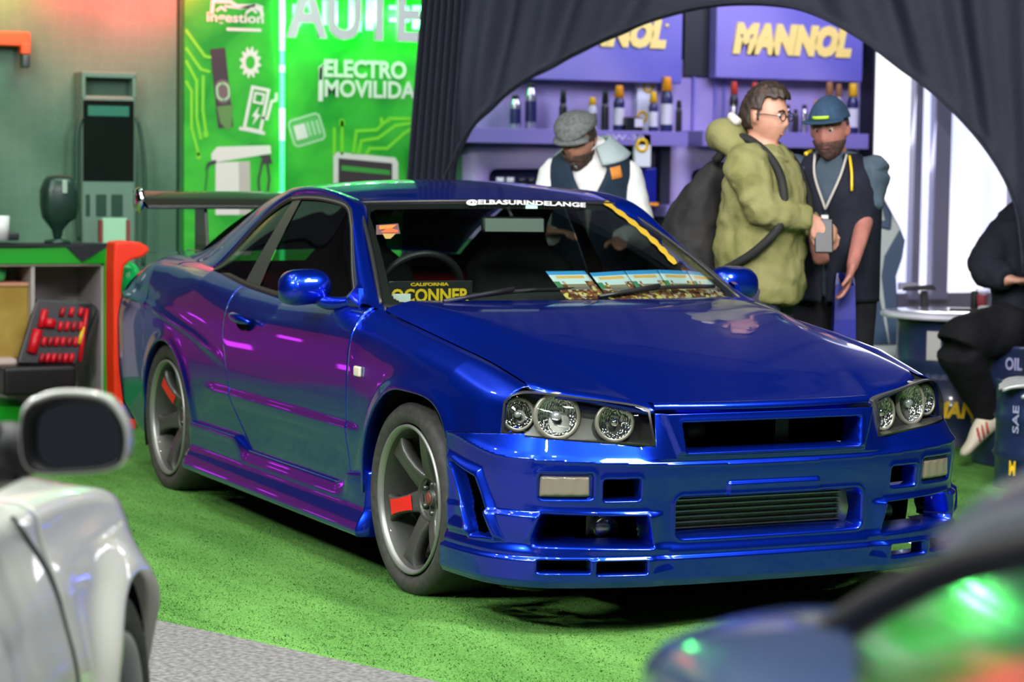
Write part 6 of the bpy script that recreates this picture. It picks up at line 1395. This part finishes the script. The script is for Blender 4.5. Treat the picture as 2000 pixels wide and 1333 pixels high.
P = [[hc+Rm@np.array([.113-.010*u*u, -.036*u-.004, .068+.014*v-.004]) for v in (-.5, .5)] for u in np.linspace(-1, 1, 8)]
o = grid('cap_emblem', P, mat('lime_emblem', (.35, .55, .02), .5), p3); md = o.modifiers.new('s', 'SOLIDIFY'); md.thickness = .004
slate = cloth_('slate_shirt', (.045, .070, .095), (.075, .105, .135), 8); dv = cloth_('black_vest', (.008, .010, .018), (.016, .018, .030), 8)
jk = [smooth_tube([g(0, 0, .86), g(0, 0, 1.05), g(0, 0, 1.25), g(0, 0, 1.37), g(0, 0, 1.45), g(0, 0, 1.49)], [(.125, .175), (.13, .18), (.13, .185), (.115, .185), (.085, .14), (.06, .075)], 26, 30, g.f)]
for sd, e, w in ((-1, eR, wR), (1, eL, wL)):
    s0 = g(0, sd*.178, 1.40); q = s0+(e-s0)*.90; jk.append(smooth_tube([g(0, sd*.12, 1.40), s0, (s0+q)/2, q], [.068, .070, .064, .060], 18, 20))
blob('slate_shirt', jk, slate, p3, .011, 3, .030, .075)
P = []
for z_, rf, rl in ((.84, .165, .205), (1.05, .165, .205), (1.25, .162, .205), (1.36, .150, .185), (1.43, .115, .150), (1.475, .085, .110)):
    row = []; op_ = .05+.42*float(sstep(1.22, 1.48, z_))
    for a in np.linspace(op_, 2*math.pi-op_, 44): row.append(g(rf*math.cos(a), rl*math.sin(a), z_))
    P.append(row)
P = np.array([cat(P_c, 40) for P_c in np.array(P).transpose(1, 0, 2)]); o = grid('black_vest', P, dv, p3); md = o.modifiers.new('s', 'SOLIDIFY'); md.thickness = .014; md.offset = 0
P = [[g(.158*math.cos(a)+.012, .170*math.sin(a), z_) for z_ in (1.30, 1.42)] for a in np.linspace(-1.15, -.75, 5)]
o = grid('shoulder_patch', P, slate, p3); md = o.modifiers.new('s', 'SOLIDIFY'); md.thickness = .014
for pts in ([g(.085, -.07, 1.475), g(.15, -.055, 1.38), g(.178, .0, 1.24)], [g(.085, .07, 1.475), g(.15, .055, 1.38), g(.178, .0, 1.24)]): tube('lanyard', cat(pts, 12), .006, mat('pale_lanyard', (.45, .42, .38), .6), p3, 6)
box('lanyard_badge', tuple(g(.185, 0, 1.19)), (.012, .03, .05), M['white'], p3, .002, (0, 0, yb))
tube('yellow_piping', cat([g(.10, .085, 1.47), g(.15, .105, 1.40), g(.165, .11, 1.32)], 8), .006, M['yellow'], p3, 6); tube('yellow_piping', cat([g(.0, -.10, 1.49), g(.04, -.12, 1.475)], 4), .010, M['yellow'], p3, 6)
for sd in (-1, 1):
    blob('trouser_leg', [smooth_tube([g(0, sd*.085, .95), g(.02, sd*.10, .52), g(-.01, sd*.10, .06)], [.125, .09, .08], 16, 18)], cloth_('black_trousers', (.008, .008, .010), (.015, .015, .018)), p3, .015)
    V, F = ball(g(.06, sd*.10, .045), (.14, .05, .05), 10); mesh('shoe', V, F, M['black'], p3)
bgp = wL+np.array([0, 0, -.10]); bgc = at(1648, 602, t=10.32)
A = [np.array([-.0, 0, 0])]; bx = []
for z_, hw, hd_ in ((.15, .036, .012), (.10, .042, .03), (-.05, .046, .045), (-.17, .048, .05)):
    bx.append([bgc+CS*hw*u+CF*hd_*v+np.array([0, 0, z_]) for u, v in ((-1, -1), (1, -1), (1, 1), (-1, 1))])
bag = grid('shopping_bag', bx, mat('royal_blue_bag', (.006, .012, .26), .4), None, closev=True, smooth=False); tag(bag, 'royal blue carrier bag hanging from the hand of the person in the blue cap', 'bag')
for u in (-.5, .5): tube('bag_handle', cat([bgc+CS*.035*u+np.array([0, 0, .15]), (wL+CS*.01*u+np.array([0, 0, -.075])), bgc+CS*.05*u+CF*.02+np.array([0, 0, .15])], 12), .008, bpy.data.materials['royal_blue_bag'], bag, 6)
# ---- seated person at the right edge
T5 = 11.55
def S3(px, py, d=0.): return at(px, py, t=T5+d)
hipc = S3(2012, 655); sb = hipc*[1, 1, 0]
p4 = empty('person', tuple(sb), 0, 'person in black clothes and cream shoes seated on a drum at the right edge', 'person')
ch_ = S3(2010, 440, .05); hd_ = S3(2030, 330, .05)
Rh = frame(camdir-1.3, -.2, 0); pcs = [gpiece(headgrid(hd_, Rh, 1.))]+ears(hd_, Rh)
pcs.append(smooth_tube([ch_, (ch_+hd_)/2, hd_-[0, 0, .06]], [.06, .055, .05], 8, 16))
kn = S3(1872, 672, -.28); an = S3(1938, 828, -.1); ft = S3(1895, 893, -.18)
elb = S3(1925, 520, -.12); wr = S3(1972, 548, -.25)
pcs.append(smooth_tube([hipc, S3(2010, 560), ch_], [(.12, .15), (.11, .15), (.09, .15)], 14, 20)); pcs.append(smooth_tube([hipc, (hipc+kn)/2+CS*.02, kn+CS*.03, (kn+an)/2+CS*.01, an], [.08, .07, .05, .045, .036], 24, 16)); pcs.append(smooth_tube([ch_-[0, 0, .04], elb, wr], [.06, .05, .035], 14, 14)); pcs += hand(wr, CS*1., (0, 0, 1.), 1, .5)
body = blob('body', pcs, SK, p4, .012, 3); face_bits(hd_, Rh, body)
blk = cloth_('black_tracksuit', (.006, .006, .008), (.012, .012, .015), 6); blk2 = cloth_('black_hoodie', (.010, .011, .018), (.018, .020, .030), 6)
blob('sweatshirt', [smooth_tube([S3(2012, 660), S3(2008, 590), S3(2005, 500), S3(2004, 430), S3(2014, 395)], [(.15, .19), (.15, .19), (.15, .20), (.12, .18), (.07, .09)], 24, 26), smooth_tube([S3(1990, 432, -.02), S3(1952, 470, -.05), elb, S3(1945, 535, -.18), wr-CS*.01], [.085, .090, .088, .075, .055], 26, 20)], blk2, p4, .013, 3, .035, .10)
kn2 = S3(1925, 690, .1)
blob('trousers', [smooth_tube([S3(2020, 648), S3(1975, 646, -.08), S3(1920, 655, -.18), kn-[0, 0, .01], S3(1900, 745, -.18), S3(1930, 812, -.1)], [.145, .138, .122, .112, .090, .066], 34, 24), smooth_tube([S3(2015, 655, .1), S3(1960, 668, .08), kn2, S3(1938, 760, .12), S3(1955, 850, .15)], [.14, .125, .10, .085, .07], 30, 22)], blk, p4, .013, 4, .02, .12)
cream = mat('cream_shoe', (.62, .54, .42), .6)
def shoe(heel, toe, nm, parent, up):
    heel = np.array(heel); toe = np.array(toe); d = toe-heel; L_ = np.linalg.norm(d); d /= L_; up = np.array(up, float); up -= d*(up@d); up /= np.linalg.norm(up)
    o = blob(nm, [smooth_tube([heel+up*.035, heel+d*L_*.2+up*.045, heel+d*L_*.45+up*.040, heel+d*L_*.7+up*.026, heel+d*L_*.9+up*.020, toe+up*.016], [(.042, .034), (.055, .040), (.048, .042), (.030, .046), (.024, .042), (.012, .022)], 22, 20, up)], cream, parent, .007, 3); sdv = np.cross(d, up)
    if sdv@CF > 0: sdv = -sdv
    for k in range(3):
        c_ = heel+d*L_*(.36+.11*k)+sdv*.040+up*.045; tube('shoe_stripe', [c_+up*.022-d*.022-sdv*.012, c_+sdv*.003, c_-up*.030+d*.018], .0065, mat('rust_red_stripe', (.45, .06, .04), .6), o, 6)
    return o
shoe(S3(1958, 822, -.1), S3(1884, 896, -.18), 'shoe', p4, (-CS*.6+np.array([0, 0, .7])))
shoe(at(1975, 880, t=T5+.1)*[1, 1, 0]+[0, 0, .01], at(1945, 905, t=T5+.0)*[1, 1, 0]+[0, 0, .01], 'shoe', p4, (0, 0, 1))
# silver-grey glove resting above the near drum
w0 = at(2040, 748, t=10.5); pcs = hand(w0, -CS+np.array([0, 0, .02]), np.array([0, 0, 1.])-CF*.4, 1, .30, 1.25); pcs.append(smooth_tube([w0-CS*-.12, w0], [.05, .034], 8, 14))
gv = blob('grey_glove', pcs, mat('silver_grey_glove', (.42, .42, .42), .3, .3), None, .006, 2); tag(gv, 'silver-grey glove with spread fingers resting on the near drum at the right edge', 'glove')
# ================================================================== WHITE CAR, LEFT FOREGROUND
HY = R_(153.); hF = np.array([math.cos(HY), math.sin(HY), 0]); hR = np.array([hF[1], -hF[0], 0])
c0 = at(265, 1110, t=4.32)*[1, 1, 0]-hR*.018
wc = empty('white_car', tuple(c0), HY, 'pearl white car cut off at the left edge, seen from behind its door mirror', 'car')
def wv(s, o, z): return c0+hF*s+hR*o+np.array([0, 0, z])
M['pearl'] = mat('pearl_white_paint', (.74, .74, .68), .30, .0, 1., crough=.03)
def wo(s, z):
    "outward offset of the right flank"
    o = .012*float(sstep(.25, .5, z))-.030*float(sstep(.56, .74, z))-.035*float(sstep(.70, .84, z))
    o -= .40*max(0, (s-.10)/.60)**2; o += .030*math.exp(-(max(0, math.hypot(s, z-.33)-.345)/.05)**2)*(z < .75)
    o += .005*math.exp(-((s+.40)/.045)**2)*float(sstep(.30, .36, z))*float(sstep(.80, .66, z))
    o -= .05*float(sstep(-.4, -1.3, s))*float(sstep(.6, .9, z)); return o
wtop = fn([-1.8, -1.2, -.5, -.1, .2, .45, .65], [.90, .892, .872, .845, .80, .735, .66])
def wpanel(name, s0, s1, n, m):
    P = []
    ss = sorted(set(np.round(list(np.linspace(s0, s1, n))+[x for x in .345*np.cos(np.linspace(0, math.pi, 50)) if s0 < x < s1], 4)))
    for s in ss:
        zl = .24
        if abs(s) < .345: zl = max(zl, .33+math.sqrt(.345**2-s*s))
        row = [wv(s, wo(s, zl)-.08, zl+.02), wv(s, wo(s, zl)-.03, zl)]+[wv(s, wo(s, z), z) for z in np.linspace(zl, float(wtop(s))-.03, 40)]
        zt_ = float(wtop(s)); ot = wo(s, zt_-.03); k = max(0, (s-.30)/.55)**2
        row += [wv(s, ot-.010, zt_-.015), wv(s, ot-.030, zt_-.004), wv(s, ot-.065, zt_), wv(s, ot-.13-.02*k, zt_+.012)]
        P.append(row)
    P = np.array(P); a = P[0]-hR*.025; b_ = P[-1]-hR*.025
    return grid(name, np.concatenate([[a], P, [b_]]), m, wc)
wpanel('front_fender', -.461, .56, 60, M['pearl']); wpanel('door', -1.75, -.461, 44, M['pearl'])
P = [[wv(s, -.60, .2), wv(s, -.60, .8)] for s in (-1.7, .6)]
gp2 = cat([(-.62, .868), (-.545, .825), (-.49, .765), (-.47, .66), (-.462, .50), (-.46, .34)], 40); P = []
for k, (s, z) in enumerate(gp2): hw = .012*(1-.5*k/40); P.append([wv(s-hw, wo(s-hw, z)+.002, z), wv(s-hw*.5, wo(s, z)+.0035, z), wv(s+hw*.5, wo(s, z)+.0035, z), wv(s+hw, wo(s+hw, z)+.002, z)])
grid('door_gap', P, M['trim'], wc)
P = [[wv(s, wo(s, float(wtop(s))-.03)-.13-v*1.35, float(wtop(s))+.012+.055*math.sin(math.pi*min(1, v))) for v in np.linspace(0, 1, 16)] for s in np.linspace(-.60, .56, 24)]
grid('bonnet', P, M['pearl'], wc)
P = [[wv(s, wo(s, .84)-.13-.40*v, .892+.004*v+.20*v) for v in (0, .5, 1)] for s in (-.70, -1.2, -1.75)]
grid('door_window', P, M['sglass'], wc)
tube('windshield_pillar', [wv(-.55, -.14, .885), wv(-.90, -.24, 1.08), wv(-1.30, -.36, 1.26)], [.035, .03, .03], M['pearl'], wc, 12)
P = [[wv(-.50-.72*v, -.22-1.25*u-.02*v, .90+.34*v+.03*math.sin(math.pi*u)) for v in np.linspace(0, 1, 6)] for u in np.linspace(0, 1, 10)]
grid('windshield', P, M['glass'], wc); box('cabin_dark', tuple(wv(-1.2, -.85, .60)), (1.1, 1.2, .5), M['void'], wc, 0, (0, 0, HY))
lathe_ = [wv(.345*math.cos(t), -.10, .33+.345*math.sin(t)) for t in np.linspace(-.2, math.pi+.2, 40)]
P = [[p_+hR*.08, p_-hR*.20] for p_ in lathe_]; grid('wheel_well', P, M['void'], wc); mesh('well_back', [p_-hR*.20 for p_ in lathe_], [tuple(range(40))], M['void'], wc, False)
ww = wheel(0, -1, rot=40, red=999, par=wc); wl = wv(0, -.135, .32); ww.location = wl; ww.rotation_euler = (0, 0, HY); setp(ww, None); q = wm(ww); ww.parent = wc; ww.matrix_parent_inverse = wm(wc).inverted()
for ch in [o for o in bpy.data.objects if o.parent == ww]:
    if ch.name.startswith(('spoke', 'hub', 'rim')):
        ch.data = ch.data.copy(); 
        for k in range(len(ch.data.materials)): ch.data.materials[k] = mat('silver_alloy', (.38, .40, .42), .3, .8) if k == 0 and 'silver_alloy' not in bpy.data.materials else bpy.data.materials['silver_alloy']
# grey side marker below the fender ridge and light sill
box('side_garnish', tuple(wv(-.37, .035, .385)), (.075, .02, .055), mat('grey_garnish', (.22, .22, .21), .35), wc, .006, (0, 0, HY))
box('sill_trim', tuple(wv(-1.1, -.01, .25)), (1.3, .05, .10), M['pearl'], wc, .02, (0, 0, HY))
P = [[wv(s, -.36-1.0*u, 1.26+.05*math.sin(math.pi*u)-.02*abs(s+1.9)) for u in np.linspace(0, 1, 10)] for s in np.linspace(-1.28, -2.3, 8)]
grid('roof_panel', P, M['pearl'], wc); tube('windshield_pillar', [wv(-.55, -1.45, .885), wv(-.90, -1.40, 1.08), wv(-1.30, -1.34, 1.26)], [.035, .03, .03], M['pearl'], wc, 12)
# door mirror
tM = 3.45
def m3(px, py, d=0.): return at(px, py, t=tM+d)
outl = cat([(62, 778), (105, 763), (160, 762), (210, 774), (242, 812), (252, 858), (242, 905), (205, 921), (140, 927), (75, 927), (46, 905), (38, 850), (44, 800), (62, 778)], 60)[:-1]
lip_ = [((x-146)*.955+144, (y-846)*.90+852) for x, y in outl]; inn = [((x-146)*.91+143, (y-846)*.88+851) for x, y in outl]; gls = [((x-146)*.76+152, (y-846)*.76+852) for x, y in outl]
sh0 = np.array([m3(*q) for q in outl]); cen = sh0.mean(0)
rings = [sh0*1., sh0+CF*.010, (sh0-cen)*1.0+cen+CF*.04, (sh0-cen)*.88+cen+CF*.09, (sh0-cen)*.60+cen+CF*.125, (sh0-cen)*.02+cen+CF*.135]
mr = grid('side_mirror', np.stack(rings, 1), M['pearl'], wc, closeu=True)
I1 = np.array([m3(*q) for q in inn]); G1 = np.array([m3(*q) for q in gls])
L1 = np.array([m3(*q) for q in lip_]); grid('shell_lip', np.stack([sh0, (sh0+L1)/2-CF*.006, L1], 1), M['pearl'], mr, closeu=True)
grid('mirror_bezel', np.stack([L1, I1-CF*.004, (I1*.6+G1*.4), G1+CF*.018], 1), M['black'], mr, closeu=True)
mgl = mesh('mirror_glass', list(G1+CF*.012), [tuple(range(len(G1)))], mat('mirror_glass_dark', (.55, .60, .58), .02, 1.), mr, False)
tube('mirror_arm', [m3(52, 880, .03), m3(20, 882, .06), m3(-30, 900, .1)], [.038, .045, .05], M['black'], mr, 14)
prism('mirror_sail', [(-.14, 0), (.02, 0), (-.02, .10), (-.14, .17)], (m3(20, 938, .05), CS, (0, 0, 1)), .03, M['black'], mr, .006)
# ================================================================== DARK CAR, RIGHT FOREGROUND (very close, strongly out of focus)
tR = 1.9
def r3(px, py, d=0.): return at(px, py, t=tR+d)
P0 = r3(1790, 1215); tgt = at(489, 122, x=XW); v_ = (P0-CAM)/np.linalg.norm(P0-CAM); w_ = (tgt-P0)/np.linalg.norm(tgt-P0); nG = w_-v_; nG /= np.linalg.norm(nG)
dk_root = empty('blue_grey_car', tuple(r3(1700, 1500)*[1, 1, 0]), 0, 'blue-grey car very close at the lower right corner with dark glass mirroring the green banners', 'car')
def onG(px, py, off=0.):
    d = CF+CS*(px-1000)/FPX+CU*(666.5-py)/FPX; t = ((P0+nG*off-CAM)@nG)/(d@nG); return CAM+d*t
M['greyblue'] = mat('blue_grey_paint', (.045, .085, .20), .38, .4, 1., crough=.08)
# windscreen: slightly bowed glass, black behind
U_ = np.linspace(0, 1, 24); low = cat([(1395, 1440), (1520, 1312), (1640, 1216), (1760, 1146), (1880, 1096), (2060, 1052)], 24); P = []
for q in low: P.append([onG(q[0]+(2120-q[0])*v*.9, q[1]+(1500-q[1])*v, .0)+nG*.006*math.sin(math.pi*v) for v in np.linspace(0, 1, 14)])
wsd = grid('windshield', np.array(P), mat('dark_mirroring_glass', (.003, .004, .005), .09, 0, 1., spec=1., crough=.09), dk_root)
tube('windshield_seal', [onG(*q, .006) for q in low], np.linspace(.013, .010, 24), mat('matt_black_seal', (.012, .009, .010), .6), dk_root, 12)
# bonnet in front of the glass
edge = cat([(1250, 1345), (1258, 1300), (1290, 1262), (1350, 1232), (1440, 1205), (1540, 1188), (1660, 1186)], 30); P = []
for k, q in enumerate(edge):
    e_ = r3(q[0], q[1], .42); nr = onG(1330+k*6, 1470-k*2, .0) if 0 else None
    row = [e_+np.array([0, 0, -.16])+CF*.05, e_+np.array([0, 0, -.03])+CF*.018, e_]
    for v in np.linspace(.1, 1, 10): row.append(e_-CF*.75*v+np.array([0, 0, .016*math.sin(math.pi*min(1, v*1.4))-.03*v])+CS*.10*v)
    P.append(row)
grid('bonnet', np.array(P), M['greyblue'], dk_root)
# roof edge and pillar above the glass
up_ = cat([(1872, 1090), (1905, 1050), (1940, 1005), (1985, 968), (2080, 920)], 20); lo_ = cat([(1870, 1098), (1905, 1084), (1950, 1072), (2000, 1060), (2090, 1044)], 20); P = []
for a, b_ in zip(up_, lo_):
    p0 = onG(*b_, .004); p2 = at(a[0], a[1], t=float((p0-CAM)@CF)+.14); mid = (p0+p2)/2+nG*.030
    P.append(list(cat([p0-nG*.01, p0, mid, p2, p2+CF*.12-np.array([0, 0, .10])], 16)))
grid('roof_panel', np.array(P), mat('blue_grey_roof', (.10, .12, .19), .35, .3, 1., crough=.1), dk_root)
# body below, out of view, so that the car has a side and stands on wheels
g0_ = r3(1700, 1333, .1)
for dx in (-.1, .9): lathe('wheel', [(.0, -.09), (.31, -.09), (.32, 0), (.31, .09), (0, .09)], M['tyre'], dk_root, 32, 'y', tuple((g0_+CS*dx)*[1, 1, 0]+[0, 0, .32]))
bx_ = box('body_side', tuple((g0_+CS*.45)*[1, 1, 0]+[0, 0, .50]), (1.0, 1.9, .62), M['greyblue'], dk_root, .08, (0, 0, math.atan2(CF[1], CF[0])))
